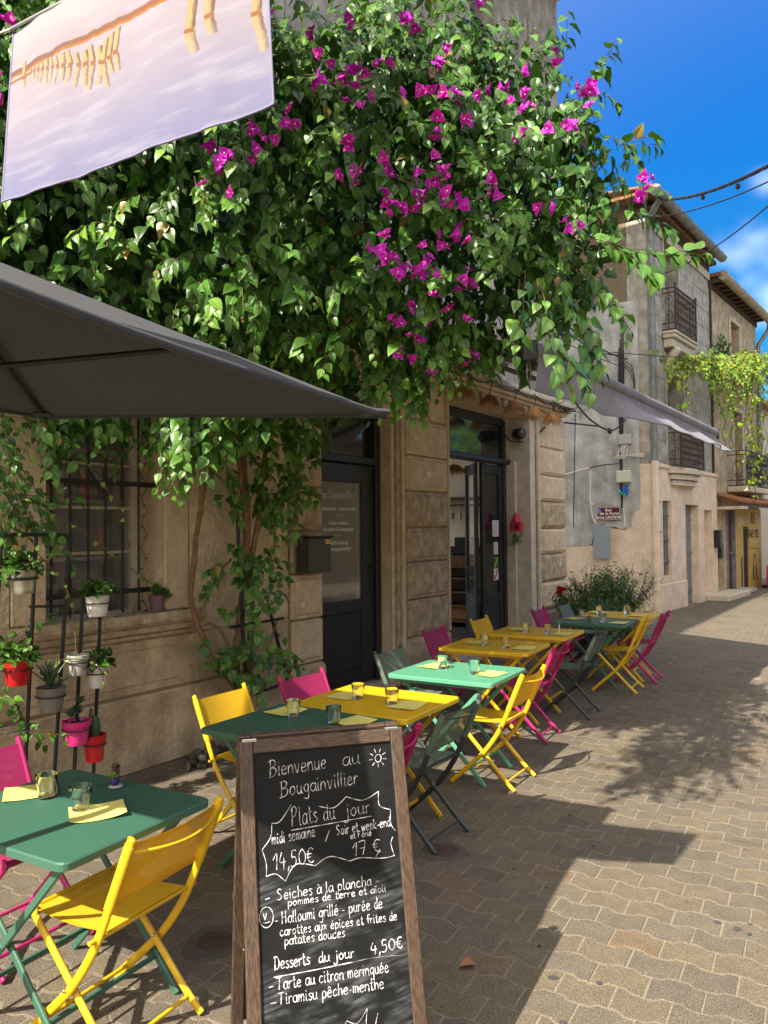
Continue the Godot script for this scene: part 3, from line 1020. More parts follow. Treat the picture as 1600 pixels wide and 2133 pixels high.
func on_side(poly: Array, t0: float, t1: float, bev := 0.003) -> Geo:     # a sheet on a wall that faces -x; points are (z, y)
	return Geo.new().prism(PackedVector2Array(poly), t0, t1, bev, Transform3D(Basis(Vector3(0, 0, 1), Vector3(-1, 0, 0), Vector3(0, 1, 0)), Vector3.ZERO))


func gutter(x0: float, x1: float, y: float, z: float, r: float) -> Geo:
	var g := Geo.new()
	g.sheet(int((x1 - x0) * 1.5), 10, func(a, b): return Vector3(lerpf(x0, x1, a), y - sin(b * PI) * r, z - cos(b * PI) * r))
	for s in [x0, x1]:
		g.lathe([Vector2(0, 0), Vector2(r, 0.002)], 16, Vector3(s, y - 0.004, z), Basis(Vector3(0, 0, 1), Vector3(1, 0, 0), Vector3(0, 1, 0)))
	for i in int(x1 - x0) + 1:
		var p := []
		for k in 9:
			p.append(Vector3(x0 + 0.3 + i * 0.95, y - sin(PI * k / 8.0) * (r + 0.004), z - cos(PI * k / 8.0) * (r + 0.004)))
		g.tube(p, 0.012, 4)
	return g


func iron_rail(x0: float, x1: float, y0: float, y1: float, z: float, back: float, step: float) -> Geo:
	var g := Geo.new()
	for y in [y0 + 0.03, y0 + 0.16, y1 - 0.1, y1]:
		g.box(Vector3((x0 + x1) / 2, y, z), Vector3(x1 - x0, 0.022, 0.025))
		for x in [x0, x1]:
			g.box(Vector3(x, y, (z + back) / 2), Vector3(0.025, 0.022, z - back))
	for x in [x0, x1]:
		g.box(Vector3(x, (y0 + y1) / 2, z), Vector3(0.03, y1 - y0, 0.03))
		g.lathe([Vector2(0, 0.1), Vector2(0.02, 0.08), Vector2(0.035, 0.05), Vector2(0.012, 0.02), Vector2(0.02, 0)], 8, Vector3(x, y1 + 0.01, z))
	var k := 0
	var x := x0 + step
	while x < x1 - 0.01:
		g.box(Vector3(x, (y0 + y1) / 2, z), Vector3(0.013, y1 - y0, 0.013))
		var p := []
		for i in 9:
			p.append(Vector3(x + step / 2 + sin(i * PI / 2) * step * 0.42, lerpf(y0 + 0.17, y1 - 0.11, i / 8.0), z))
		g.tube(bez(p, 2), 0.006, 4, 1.0, Vector3.BACK, false)
		x += step
		k += 1
	for s in [x0, x1]:
		for w in [y0 + 0.3, y0 + 0.62]:
			var p := []
			for i in 15:
				var a := i * 0.62
				p.append(Vector3(s, w + cos(a) * (0.12 - i * 0.007), lerpf(back, z, 0.5) + sin(a) * (0.1 - i * 0.006)))
			g.tube(p, 0.008, 4, 1.0, Vector3.RIGHT, false)
		g.box(Vector3(s, (y0 + y1) / 2, lerpf(back, z, 0.5)), Vector3(0.012, y1 - y0, 0.012))
	return g


func neighbour(called: String, label: String) -> Node3D:
	return thing(called, label, "house", HC, deg_to_rad(-3.37))


func make_neighbours() -> void:
	var a := neighbour("stone_house", "grey stone corner house with peach ground floor and two iron balconies")
	var g_holes := [[0.6, 1.13, 0.72, 2.25], [2.1, 3.05, 0.0, 2.2], [3.52, 4.16, 0.15, 2.1]]
	holed(a, "ground_floor_wall", 0.0, 4.6, 0.0, 2.95, -0.4, 0.03, g_holes, M.pink_plaster)
	var u_holes := [[1.05, 2.1, 2.98, 4.92], [1.0, 1.95, 5.72, 7.68]]
	holed(a, "upper_wall", 0.0, 4.28, 2.95, 7.8, -0.4, 0.0, u_holes, M.old_stone)
	slab(a, "string_course", 0.03, 4.63, 2.9, 2.98, 0.0, 0.07, M.pink_plaster, 0.012)
	slab(a, "plinth", 0.0, 2.09, 0, 0.57, 0.03, 0.06, M.pink_plaster, 0.015)
	slab(a, "corner_pier", 0.0, 0.3, 2.99, 7.79, 0.0, 0.035, M.old_stone, 0.012)
	# courses of ashlar on the upper floors
	var y := 3.05
	var row := 0
	while y < 7.5:
		var x := 0.32 - 0.4 * (row % 2)
		while x < 4.25:
			var x1 := minf(x + rnd(0.7, 0.95), 4.27)
			var x0 := maxf(x, 0.31)
			var cut := []
			for r in u_holes:
				if y + 0.42 > r[2] - 0.12 and y < r[3] + 0.15 and x1 > r[0] - 0.14 and x0 < r[1] + 0.14:
					cut.append(r)
			if cut.is_empty() and x1 - x0 > 0.1:
				slab(a, "ashlar_block", x0 + 0.004, x1 - 0.004, y + 0.004, y + 0.416, 0.0, rnd(0.008, 0.016), M.old_stone, 0.006)
			elif x0 < cut[0][0] - 0.16 if cut else false:
				slab(a, "ashlar_block", x0 + 0.004, cut[0][0] - 0.15, y + 0.004, y + 0.416, 0.0, rnd(0.008, 0.016), M.old_stone, 0.006)
			elif x1 > cut[0][1] + 0.2 if cut else false:
				slab(a, "ashlar_block", cut[0][1] + 0.15, x1 - 0.004, y + 0.004, y + 0.416, 0.0, rnd(0.008, 0.016), M.old_stone, 0.006)
			x = x1
		y += 0.42
		row += 1
	for r in u_holes:
		slab(a, "window_surround", r[0] - 0.14, r[0], r[2], r[3] + 0.14, 0.0, 0.03, M.old_stone, 0.01)
		slab(a, "window_surround", r[1], r[1] + 0.14, r[2], r[3] + 0.14, 0.0, 0.03, M.old_stone, 0.01)
		slab(a, "window_surround", r[0] + 0.002, r[1] - 0.002, r[3], r[3] + 0.14, 0.0, 0.03, M.pale_stone, 0.01)
		var w := slab(a, "window", r[0], r[1], r[2], r[3], -0.38, -0.34, M.dark_glass)
		for k in 2:
			slab(w, "frame", r[0] + k * (r[1] - r[0]) / 2 + 0.003, r[0] + (k + 1) * (r[1] - r[0]) / 2 - 0.003, r[2], r[2] + 0.5, -0.338, -0.31, M.rust_iron if r[2] > 5 else M.grey_door, 0.006)
			slab(w, "frame", r[0] + k * (r[1] - r[0]) / 2, r[0] + k * (r[1] - r[0]) / 2 + 0.08, r[2] + 0.502, r[3], -0.338, -0.3, M.rust_iron if r[2] > 5 else M.grey_door, 0.006)
	# side wall with its three skins of plaster
	slab(a, "side_wall", 0.0, 0.4, 0.0, 8.1, -9.0, -0.402, M.side_tan)
	part(a, "gable", on_side([Vector2(-9.0, 8.1), Vector2(-0.0, 8.1), Vector2(-4.5, 10.0)], -0.4, -0.002, 0.0), M.side_tan)
	var grey_skin := [Vector2(-8.9, 1.3)]
	for p in [Vector2(-1.77, 1.34), Vector2(-1.45, 1.33), Vector2(-1.22, 1.37), Vector2(-1.15, 1.62), Vector2(-1.11, 1.76), Vector2(-0.95, 1.78), Vector2(-0.85, 1.71), Vector2(-0.69, 1.72), Vector2(-0.6, 1.66), Vector2(-0.53, 1.68), Vector2(-0.44, 1.7), Vector2(-0.40, 1.76), Vector2(-0.37, 1.92), Vector2(-0.33, 2.03), Vector2(-0.22, 2.07), Vector2(-0.2, 2.5), Vector2(-0.21, 2.97), Vector2(-0.2, 5.0), Vector2(-0.19, 6.2), Vector2(-0.9, 6.25), Vector2(-1.5, 6.15), Vector2(-3.0, 6.3), Vector2(-8.9, 6.2)]:
		grey_skin.append(p)
	part(a, "grey_plaster", on_side(grey_skin, 0.0, 0.014, 0.006), M.side_grey)
	part(a, "peach_plaster", on_side([Vector2(-8.9, 0.0), Vector2(0.03, 0.0), Vector2(0.03, 2.95), Vector2(-0.185, 2.96), Vector2(-0.19, 2.05), Vector2(-0.31, 2.0), Vector2(-0.36, 1.75), Vector2(-0.52, 1.66), Vector2(-1.1, 1.74), Vector2(-1.2, 1.35), Vector2(-8.9, 1.28)], -0.03, 0.006, 0.003), M.pink_plaster)
	part(a, "worn_patch", on_side([Vector2(-0.2, 0.42), Vector2(-0.03, 0.4), Vector2(-0.02, 1.0), Vector2(-0.08, 1.08), Vector2(-0.2, 1.1), Vector2(-0.22, 0.8)], 0.006, 0.009, 0.001), M.pale_stone)
	# eaves
	slab(a, "roof", -0.35, 4.3, 8.14, 8.2, -4.5, 0.3, M.terracotta)
	slab(a, "cornice", 0.0, 4.27, 7.62, 7.8, 0.016, 0.06, M.pale_stone, 0.015)
	for r in [1]:
		for i in 24:
			part(a, "eave_tile", Geo.new().tube([Vector3(0.06 + i * 0.18, 7.86 + r * 0.13, -0.2), Vector3(0.06 + i * 0.18, 7.86 + r * 0.13, 0.1 + r * 0.11)], 0.085, 7, 0.7), M.brown_tile)
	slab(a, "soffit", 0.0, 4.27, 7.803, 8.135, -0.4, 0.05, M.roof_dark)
	for i in 26:
		part(a, "roof_tile", Geo.new().tube([Vector3(-0.32 + i * 0.18, 8.36, -0.9), Vector3(-0.32 + i * 0.18, 8.22, 0.33)], 0.085, 7, 0.6), M.terracotta)
	part(a, "gutter", gutter(-0.42, 4.32, 8.12, 0.34, 0.11), M.zinc)
	part(a, "downpipe", Geo.new().tube([Vector3(-0.2, 8.02, 0.34), Vector3(-0.05, 7.8, 0.12), Vector3(-0.02, 7.6, 0.1), Vector3(-0.02, 3.0, 0.1)], 0.06, 10), M.zinc)
	part(a, "downpipe", Geo.new().tube([Vector3(-0.02, 3.0, 0.1), Vector3(-0.02, 0.05, 0.1)], 0.07, 10), M.pink_plaster)
	for e in [[0.84, 2.22, 5.38, 5.56, 0.02, 0.22], [0.79, 2.28, 5.56, 5.64, 0.02, 0.28], [0.77, 2.3, 5.643, 5.7, 0.02, 0.31]]:
		slab(a, "balcony_slab", e[0], e[1], e[2], e[3], e[4], e[5], M.pale_stone, 0.015)
	for x in [0.95, 1.95]:
		part(a, "console", Geo.new().tube(bez([Vector3(x + 0.1, 5.36, 0.24), Vector3(x + 0.1, 5.2, 0.12), Vector3(x + 0.1, 4.98, 0.03)], 4), 0.1, 8), M.pale_stone)
	part(a, "railing", iron_rail(0.82, 2.25, 5.7, 6.58, 0.28, 0.02, 0.085), M.rust_iron)
	var bow := PackedVector2Array([Vector2(0.95, 0.02)])
	for i in 9:
		bow.append(Vector2(0.95 + 1.9 * i / 8.0, 0.12 + 0.22 * sin(PI * i / 8.0)))
	bow.append(Vector2(2.85, 0.02))
	for k in 3:
		var pb := PackedVector2Array()
		for p in bow:
			pb.append(Vector2(1.9 + (p.x - 1.9) * (0.8 + 0.1 * k), p.y * (0.6 + 0.2 * k) + 0.01))
		part(a, "balcony_slab", Geo.new().prism(pb, 2.58 + k * 0.12, 2.695 + k * 0.12, 0.02, Transform3D(), true), M.pale_stone)
	part(a, "railing", iron_rail(1.08, 2.72, 2.95, 3.75, 0.26, 0.02, 0.085), M.rust_iron)
	# ground floor openings
	slab(a, "window", 0.6, 1.13, 0.72, 2.25, -0.3, -0.26, M.maroon)
	for i in 5:
		part(a, "window_bar", Geo.new().tube([Vector3(0.66 + i * 0.1, 0.74, -0.03), Vector3(0.66 + i * 0.1, 2.24, -0.03)], 0.012, 6), M.zinc)
	for yy in [1.0, 1.45, 1.95]:
		slab(a, "window_bar", 0.6, 1.13, yy, yy + 0.03, -0.05, -0.01, M.zinc)
	var gd := slab(a, "door", 2.1, 3.05, 0.0, 2.2, -0.2, -0.16, M.grey_door)
	for i in 10:
		slab(gd, "plank", 2.105 + i * 0.0945, 2.19 + i * 0.0945, 0.02, 2.19, -0.16, -0.135, M.grey_door, 0.006)
	for yy in [0.25, 1.1, 1.85]:
		slab(gd, "hinge", 2.12, 3.1, yy, yy + 0.05, -0.135, -0.125, M.zinc)
	slab(gd, "letter_slot", 2.2, 2.35, 1.72, 1.83, -0.135, -0.128, M.paper)
	slab(a, "door", 3.52, 4.16, 0.15, 2.1, -0.34, -0.3, M.pink_plaster)
	# second house
	var b := neighbour("ochre_house", "ochre plastered house with beige gutter, tiled porch and black balcony")
	var bh := [[6.35, 7.28, 5.0, 7.1], [6.5, 7.4, 2.62, 4.75], [4.76, 5.33, 0.15, 1.5], [5.58, 6.32, 0.0, 2.13], [7.19, 7.83, 0.0, 1.7]]
	holed(b, "wall", 4.283, 9.25, 2.96, 7.5, -0.4, -0.01, bh.slice(0, 2), M.ochre)
	holed(b, "wall", 4.605, 6.4, 0.0, 2.955, -0.4, -0.01, [bh[2], bh[3]], M.ochre)
	holed(b, "yellow_wall", 6.403, 9.25, 0.0, 2.2, -0.4, 0.02, [bh[4]], M.mustard)
	holed(b, "wall", 6.403, 9.25, 2.2, 2.955, -0.4, -0.01, [[6.5, 7.4, 2.62, 2.956]], M.ochre)
	slab(b, "end_wall", 8.85, 9.247, 0.0, 7.5, -7.0, -0.402, M.ochre)
	slab(b, "side_wall", 4.283, 4.6, 7.0, 7.5, -7.0, -0.402, M.ochre)
	slab(b, "roof", 4.32, 9.5, 7.72, 7.8, -7.0, 0.3, M.terracotta)
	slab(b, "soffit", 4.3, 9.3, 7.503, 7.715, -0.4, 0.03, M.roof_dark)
	for i in 12:
		slab(b, "rafter", 4.4 + i * 0.42, 4.47 + i * 0.42, 7.6, 7.71, 0.03, 0.27, M.wood_dark)
	part(b, "gutter", gutter(4.36, 9.45, 7.72, 0.34, 0.115), M.beige_zinc)
	part(b, "downpipe", Geo.new().tube([Vector3(9.4, 7.62, 0.34), Vector3(9.42, 7.4, 0.3), Vector3(9.15, 6.95, 0.08), Vector3(9.12, 6.6, 0.08), Vector3(9.12, 2.4, 0.08)], 0.06, 10), M.zinc)
	part(b, "drainpipe", Geo.new().tube([Vector3(4.3, 7.5, 0.05), Vector3(4.3, 3.0, 0.05)], 0.03, 8), M.cable)
	for r in [bh[0], bh[1]]:
		slab(b, "window_surround", r[0] - 0.13, r[0], r[2], r[3] + 0.12, -0.01, 0.02, M.pale_stone, 0.01)
		slab(b, "window_surround", r[1], r[1] + 0.13, r[2], r[3] + 0.12, -0.01, 0.02, M.pale_stone, 0.01)
		slab(b, "window_surround", r[0] + 0.002, r[1] - 0.002, r[3], r[3] + 0.12, -0.01, 0.02, M.pale_stone, 0.01)
		var w := slab(b, "window", r[0], r[1], r[2], r[3], -0.38, -0.34, M.dark_glass)
		slab(w, "frame", r[0], r[0] + 0.4, r[2], r[3], -0.338, -0.3, M.maroon, 0.01)
	part(b, "arch", on_front_arch(4.76, 5.33, 1.5, 0.28, -0.39, -0.012), M.ochre)
	slab(b, "niche_wall", 4.72, 5.36, 0.1, 1.9, -0.44, -0.402, M.old_stone)
	var md := slab(b, "door", 5.62, 6.28, 0.0, 2.12, -0.1, -0.06, M.maroon)
	slab(md, "handle", 6.08, 6.24, 1.0, 1.05, -0.06, -0.03, M.steel)
	slab(b, "door_frame", 5.56, 5.617, 0.0, 2.15, -0.1, 0.03, M.grey_door, 0.01)
	slab(b, "door_frame", 6.283, 6.34, 0.0, 2.15, -0.1, 0.035, M.grey_door, 0.01)
	part(b, "arch", on_front_arch(7.19, 7.83, 1.7, 0.16, -0.39, 0.018), M.mustard)
	var gt := Geo.new()
	for i in 9:
		gt.tube([Vector3(7.22 + i * 0.072, 0.02, -0.03), Vector3(7.22 + i * 0.072, 1.84, -0.03)], 0.014, 6)
	for yy in [0.1, 0.95, 1.65]:
		gt.box(Vector3(7.51, yy, -0.03), Vector3(0.64, 0.03, 0.02))
	part(b, "gate", gt, M.iron)
	slab(b, "gate_backing", 7.15, 7.87, 0.0, 1.95, -0.44, -0.402, M.dark_room)
	# print on the yellow wall
	var ink := mat(0.03, 0.025, 0.02, 0.8)
	part(b, "wall_lettering", text_mesh("AS", 0.42, 0.003, true), ink, at(8.3, 1.93, 0.024))
	part(b, "wall_lettering", text_mesh("0-65 192", 0.32, 0.003, true), ink, at(8.35, 1.5, 0.024))
	slab(b, "painted_line", 7.95, 8.9, 1.08, 1.1, 0.02, 0.023, ink)
	var fig := Geo.new()
	fig.tube(bez([Vector3(8.2, 0.25, 0.022), Vector3(8.25, 0.7, 0.022), Vector3(8.4, 0.95, 0.022), Vector3(8.55, 0.75, 0.022), Vector3(8.6, 0.4, 0.022), Vector3(8.75, 0.2, 0.022)], 6), 0.016, 4, 0.2, Vector3.UP)
	part(b, "painted_figure", fig, ink)
	part(b, "painted_figure", Geo.new().tube(bez([Vector3(8.3, 0.2, 0.022), Vector3(8.3, 0.55, 0.022), Vector3(8.5, 0.55, 0.022), Vector3(8.5, 0.2, 0.022)], 5), 0.014, 4, 0.2, Vector3.UP), ink)
	part(b, "painted_lettering", Geo.new().tube(bez([Vector3(6.6, 1.72, 0.022), Vector3(6.75, 2.02, 0.022), Vector3(6.85, 1.7, 0.022), Vector3(7.0, 1.98, 0.022), Vector3(7.08, 1.75, 0.022), Vector3(7.3, 2.05, 0.022), Vector3(7.45, 1.85, 0.022), Vector3(7.7, 2.0, 0.022)], 6), 0.025, 4, 0.2, Vector3.UP), M.white_plaster)
	slab(b, "painted_band", 6.9, 7.05, 0.0, 0.9, 0.02, 0.023, M.maroon)
	# tiled porch roof
	for i in 30:
		part(b, "porch_tile", Geo.new().tube([Vector3(4.75 + i * 0.16, 2.5, 0.0), Vector3(4.75 + i * 0.16, 2.3, 0.62)], 0.075, 7, 0.7), M.terracotta)
	slab(b, "porch_beam", 4.7, 9.4, 2.2, 2.27, 0.45, 0.55, M.wood_dark)
	slab(b, "porch_beam", 4.7, 5.2, 2.13, 2.197, 0.0, 0.6, M.pale_stone)
	slab(b, "balcony_slab", 5.7, 8.3, 2.58, 2.72, 0.0, 0.5, M.pale_stone, 0.02)
	part(b, "railing", iron_rail(5.75, 8.25, 2.72, 3.62, 0.46, 0.0, 0.11), M.iron)
	slab(b, "doorstep", 3.5, 5.5, 0.0, 0.15, 0.035, 0.55, M.pale_stone, 0.02)
	slab(b, "doorstep", 5.503, 6.9, 0.0, 0.11, 0.025, 0.4, M.old_stone, 0.02)
	# a house further down
	var c := neighbour("far_house", "pale house end further down the street beside the ochre house")
	holed(c, "wall", 10.3, 18.0, 0.0, 5.6, -6.0, -0.6, [], M.pale_stone)
	slab(c, "roof", 10.1, 18.2, 5.6, 5.75, -6.2, -0.3, M.terracotta)
	slab(c, "pipe", 10.4, 10.5, 0.0, 5.5, -0.597, -0.5, M.zinc)
	slab(c, "shutter", 11.0, 12.0, 3.0, 4.6, -0.597, -0.55, M.grey_door)
	slab(c, "door", 11.2, 12.1, 0.0, 2.2, -0.597, -0.56, M.grey_door)
	# the other side of the street
	var o := thing("opposite_house", "cream house across the street, mirrored in the door glass", "house", Vector3(0, 0, 5.6))
	holed(o, "wall", -12.0, 34.0, 0.0, 4.6, 0.0, 0.4, [[2.0, 3.0, 0.9, 2.6], [6.0, 7.1, 0.0, 2.4], [10.0, 11.0, 0.9, 2.6], [15.0, 16.0, 0.9, 2.6]], M.ochre)
	for x in [2.0, 6.0, 10.0, 15.0]:
		for yy in [0.9]:
			slab(o, "shutter", x, x + 1.1, yy, yy + 1.7, 0.2, 0.24, M.grey_door)
	slab(o, "roof", -12.2, 34.2, 4.603, 4.75, -0.3, 6.0, M.terracotta)
	slab(o, "back_wall", -12.0, 34.0, 0.0, 4.6, 5.6, 6.0, M.peach)


func on_front_arch(x0: float, x1: float, y: float, rise: float, z0: float, z1: float) -> Geo:
	var poly := PackedVector2Array([Vector2(x0 - 0.001, y), Vector2(x0 - 0.001, y + rise + 0.05), Vector2(x1 + 0.001, y + rise + 0.05), Vector2(x1 + 0.001, y)])
	for i in range(1, 12):
		var a := PI * i / 12.0
		poly.append(Vector2((x0 + x1) / 2 + cos(a) * (x1 - x0) / 2, y + sin(a) * rise))
	return Geo.new().prism(poly, z0, z1, 0.0, Transform3D(Basis(Vector3.RIGHT, Vector3(0, 0, 1), Vector3(0, 1, 0)), Vector3.ZERO))


# ---------------------------------------------------------------- cloth
func make_parasol() -> void:
	var o := thing("parasol", "large dark grey rectangular parasol tilted over the front tables", "parasol")
	var t := Vector3(2.45, 2.166, -1.67)
	var m := Vector3(2.2, 2.30, -3.55)
	var n := Vector3(0.25, 2.24, -1.38)
	var k := Vector3(0.05, 2.3, -3.28)
	var apex := Vector3(1.1, 2.64, -2.46)
	var panel := func(a: Vector3, b: Vector3, droop: float) -> Geo:
		return Geo.new().sheet(14, 12, func(u, v):
			var e := a.lerp(b, u)
			var p := apex.lerp(e, v)
			var s := sin(PI * u)
			var inward := (apex - e) * Vector3(1, 0, 1)
			return p - Vector3(0, droop * s * sin(PI * minf(v, 0.92)) , 0) + inward.normalized() * (0.05 * s * v * v))
	var hem := func(a: Vector3, b: Vector3) -> Geo:
		var p := []
		for i in 15:
			var u := i / 14.0
			var inward := (apex - a.lerp(b, u)) * Vector3(1, 0, 1)
			p.append(a.lerp(b, u) - Vector3(0, 0.004, 0) + inward.normalized() * 0.05 * sin(PI * u))
		return Geo.new().tube(p, 0.008, 6, 1.6)
	var sides := [[t, m], [m, k], [k, n], [n, t]]
	for s in sides:
		var c := part(o, "canopy_panel", panel.call(s[0], s[1], 0.03), M.parasol)
		part(c, "hem", hem.call(s[0], s[1]), M.parasol)
	for c in [t, m, k, n]:
		part(o, "rib", Geo.new().tube([apex - Vector3(0, 0.06, 0), apex.lerp(c, 0.5) - Vector3(0, 0.03, 0), c - Vector3(0, 0.012, 0)], 0.012, 6), M.black)
		part(o, "strut", Geo.new().tube([Vector3(apex.x, 2.2, apex.z), apex.lerp(c, 0.52) - Vector3(0, 0.04, 0)], 0.01, 6), M.black)
		part(o, "corner_pocket", Geo.new().box(c.lerp(apex, 0.03) - Vector3(0, 0.01, 0), Vector3(0.1, 0.02, 0.09), 0.008, Basis(Vector3.UP, atan2(-(c - apex).z, (c - apex).x))), M.parasol)
	part(o, "pole", Geo.new().tube([Vector3(apex.x, 0.04, apex.z), apex + Vector3(0, 0.05, 0)], 0.024, 12), M.black)
	part(o, "finial", Geo.new().lathe([Vector2(0, 0.09), Vector2(0.02, 0.07), Vector2(0.03, 0.03), Vector2(0.03, 0)], 10, apex + Vector3(0, 0.02, 0)), M.black)
	part(o, "base", Geo.new().lathe([Vector2(0, 0.09), Vector2(0.03, 0.09), Vector2(0.2, 0.05), Vector2(0.24, 0.03), Vector2(0.24, 0.0)], 24, Vector3(apex.x, 0.003, apex.z)), M.black)


func make_awning() -> void:
	var o := thing("awning", "grey retractable awning with pale sunlit valance over the shop front", "awning")
	var x0 := 4.3
	var x1 := 9.4
	part(o, "fabric", Geo.new().sheet(20, 10, func(u, v): return Vector3(lerpf(x0, x1, u), lerpf(3.95, 2.80, v) - 0.04 * sin(PI * v) , lerpf(WALL + 0.26, -1.87, v))), M.awning)
	part(o, "front_bar", Geo.new().tube([Vector3(x0 - 0.02, 2.79, -1.85), Vector3(x1 + 0.02, 2.79, -1.85)], 0.045, 12), M.grey_door)
	for x in [x0 - 0.035, x1 + 0.035]:
		part(o, "end_cap", Geo.new().box(Vector3(x, 2.78, -1.86), Vector3(0.02, 0.12, 0.1), 0.01), M.anthracite)
	part(o, "cassette", Geo.new().box(Vector3((x0 + x1) / 2, 3.98, WALL + 0.13), Vector3(x1 - x0 + 0.1, 0.2, 0.22), 0.03), M.grey_door)
	part(o, "valance", Geo.new().sheet(110, 12, func(u, v):
		var x := lerpf(x0 + 0.02, x1, u)
		return Vector3(x, 2.755 - v * (0.205 + 0.008 * sin(x * 7.3)), -1.83 + 0.02 * v * sin(x * 4.1) + 0.012 * v * sin(x * 9.7 + 1.0) + 0.26 * maxf(0.0, v - 0.3 - 0.1 * sin(x * 5.0)) * smoothstep(5.6, 6.4, x))), M.valance)
	part(o, "hem", Geo.new().tube(range(41).map(func(i):
		var x := lerpf(x0 + 0.02, x1, i / 40.0)
		return Vector3(x, 2.755 - (0.205 + 0.008 * sin(x * 7.3)), -1.83 + 0.02 * sin(x * 4.1) + 0.012 * sin(x * 9.7 + 1.0) + 0.26 * (0.7 - 0.1 * sin(x * 5.0)) * smoothstep(5.6, 6.4, x))), 0.006, 5), M.valance)
	for x in [5.2, 8.6]:
		part(o, "folding_arm", Geo.new().tube([Vector3(x, 3.84, WALL + 0.2), Vector3(x + 0.4, 3.3, -3.2), Vector3(x, 2.78, -1.93)], 0.03, 8), M.grey_door)
	part(o, "crank_hook", Geo.new().tube(bez([Vector3(x0 + 0.02, 2.74, -1.9), Vector3(x0 + 0.0, 2.66, -1.9), Vector3(x0 + 0.03, 2.6, -1.9), Vector3(x0 + 0.06, 2.66, -1.9), Vector3(x0 + 0.04, 2.74, -1.9)], 5), 0.005, 6), M.zinc)


func make_banner() -> void:
	var a := Vector3(1.085, 2.585, -1.945)     # lower corners, then the top ones
	var b := Vector3(1.30, 2.70, -1.19)
	var c := Vector3(1.135, 3.085, -2.0)
	var d := Vector3(1.28, 3.17, -1.20)
	var w := 768
	var h := 512
	var im := Image.create_empty(w, h, false, Image.FORMAT_RGB8)
	var nz := noise(31, 0.012, 4)
	for j in h:
		var v := float(j) / h
		for i in w:
			var u := float(i) / w
			var hor := 0.27
			var col := Color(0.41, 0.405, 0.43).lerp(Color(0.37, 0.31, 0.36), smoothstep(0.0, hor, v))
			if v > hor:
				col = Color(0.38, 0.33, 0.385).lerp(Color(0.22, 0.22, 0.37), pow(smoothstep(hor, 1.05, v), 1.2))
			var band := nz.get_noise_2d(u * 240.0 + v * 40.0, v * 900.0)
			col = col.lerp(Color(0.46, 0.44, 0.50), clampf(band * 0.7, 0, 1))
			var land := hor + 0.01 * nz.get_noise_1d(i * 1.6)
			if v > land - 0.028 and v < land:
				col = Color(0.20, 0.11, 0.10).lerp(Color(0.30, 0.12, 0.03), u)
			elif v >= land and v < land + 0.014:
				col = Color(0.42, 0.16, 0.04)
			im.set_pixel(i, j, col.linear_to_srgb())
	var post := func(u0: float, top: float, mid: float, bot: float, wd: float, lean: float):
		for j in range(int(top * h), int(minf(bot, 0.999) * h)):
			var v := float(j) / h
			var cx: float = u0 + (lean * (v - mid) if v < mid else -lean * (v - mid)) + 0.0035 * nz.get_noise_2d(u0 * 9000.0, v * 2600.0) * (1.6 if v > mid else 0.5)
			for i in range(maxi(0, int((cx - wd) * w)), mini(w - 1, int((cx + wd) * w))):
				var s := (float(i) / w - cx) / wd
				var cc := Color(0.42, 0.33, 0.16).lerp(Color(0.16, 0.085, 0.06), smoothstep(-0.3, 0.75, s + 0.5 * nz.get_noise_2d(i * 4.0, j * 1.5)))
				if v > mid:
					cc = cc.lerp(Color(0.42, 0.36, 0.40), 0.35 * (v - mid) / (bot - mid))
				if absf(v - mid) < 0.012:
					cc = Color(0.30, 0.13, 0.05)
				im.set_pixel(i, j, cc.linear_to_srgb())
	for i in 13:
		var u := 0.10 + i * 0.016 + 0.0007 * i * i
		var mid := 0.29 + 0.45 * (u - 0.08)
		post.call(u, mid - 0.02 - 0.008 * i * rnd(0.6, 1.2), mid, mid + (0.05 + 0.010 * i) * rnd(0.7, 1.1), (0.005 + 0.0006 * i) * rnd(0.8, 1.2), rnd(0.05, 0.22))
	for e in [[0.40, 0.44, 0.15], [0.425, 0.43, 0.10], [0.45, 0.42, 0.11], [0.73, 0.48, 0.12], [0.80, 0.45, 0.10], [0.955, 0.52, 0.20]]:
		post.call(e[0], e[1] - (0.12 if e[0] < 0.6 else 0.34), e[1], e[1] + e[2], 0.011 if e[0] < 0.6 else 0.018, -0.12)
	post.call(0.065, 0.22, 0.31, 0.37, 0.009, 0.0)
	post.call(0.045, 0.30, 0.307, 0.315, 0.05, 0.0)
	var m := mat(1, 1, 1, 0.85)
	m.albedo_texture = ImageTexture.create_from_image(im)
	m.texture_repeat = false
	m.backlight_enabled = true
	m.backlight = Color(0.9, 0.9, 0.9)
	var o := thing("banner", "white cloth banner printed with posts in a salt lake at dusk, hung overhead", "banner")
	var cloth := func(u: float, v: float) -> Vector3:
		var p: Vector3 = c.lerp(d, u).lerp(a.lerp(b, u), v)
		var f := 0.003 * sin(u * 31.0 + 2.0 * v) + 0.0018 * sin(u * 57.0) + 0.006 * sin(u * 11.0 + v)
		f += -0.02 * (1.0 - v) * exp(-pow((u - 0.03) * 14.0, 2.0))
		return p + Vector3(-1, 0, 0.2) * f * (0.45 + 0.25 * v) + Vector3(0, 0.012 * sin(PI * u) * (1.0 - v), 0)
	part(o, "cloth", Geo.new().sheet(110, 24, cloth), m)
	var hem := mat(0.20, 0.19, 0.30, 0.9)
	for e in [[0.0, 1.0, 1.0, 1.0], [0.0, 0.0, 0.0, 1.0], [1.0, 0.0, 1.0, 1.0]]:
		part(o, "hem", Geo.new().tube(range(61).map(func(i): return cloth.call(lerpf(e[0], e[2], i / 60.0), lerpf(e[1], e[3], i / 60.0))), 0.0028, 6), hem)
	part(o, "rod", Geo.new().tube([c + Vector3(0, 0.01, 0), d + Vector3(0, 0.01, 0)], 0.005, 6), M.steel)
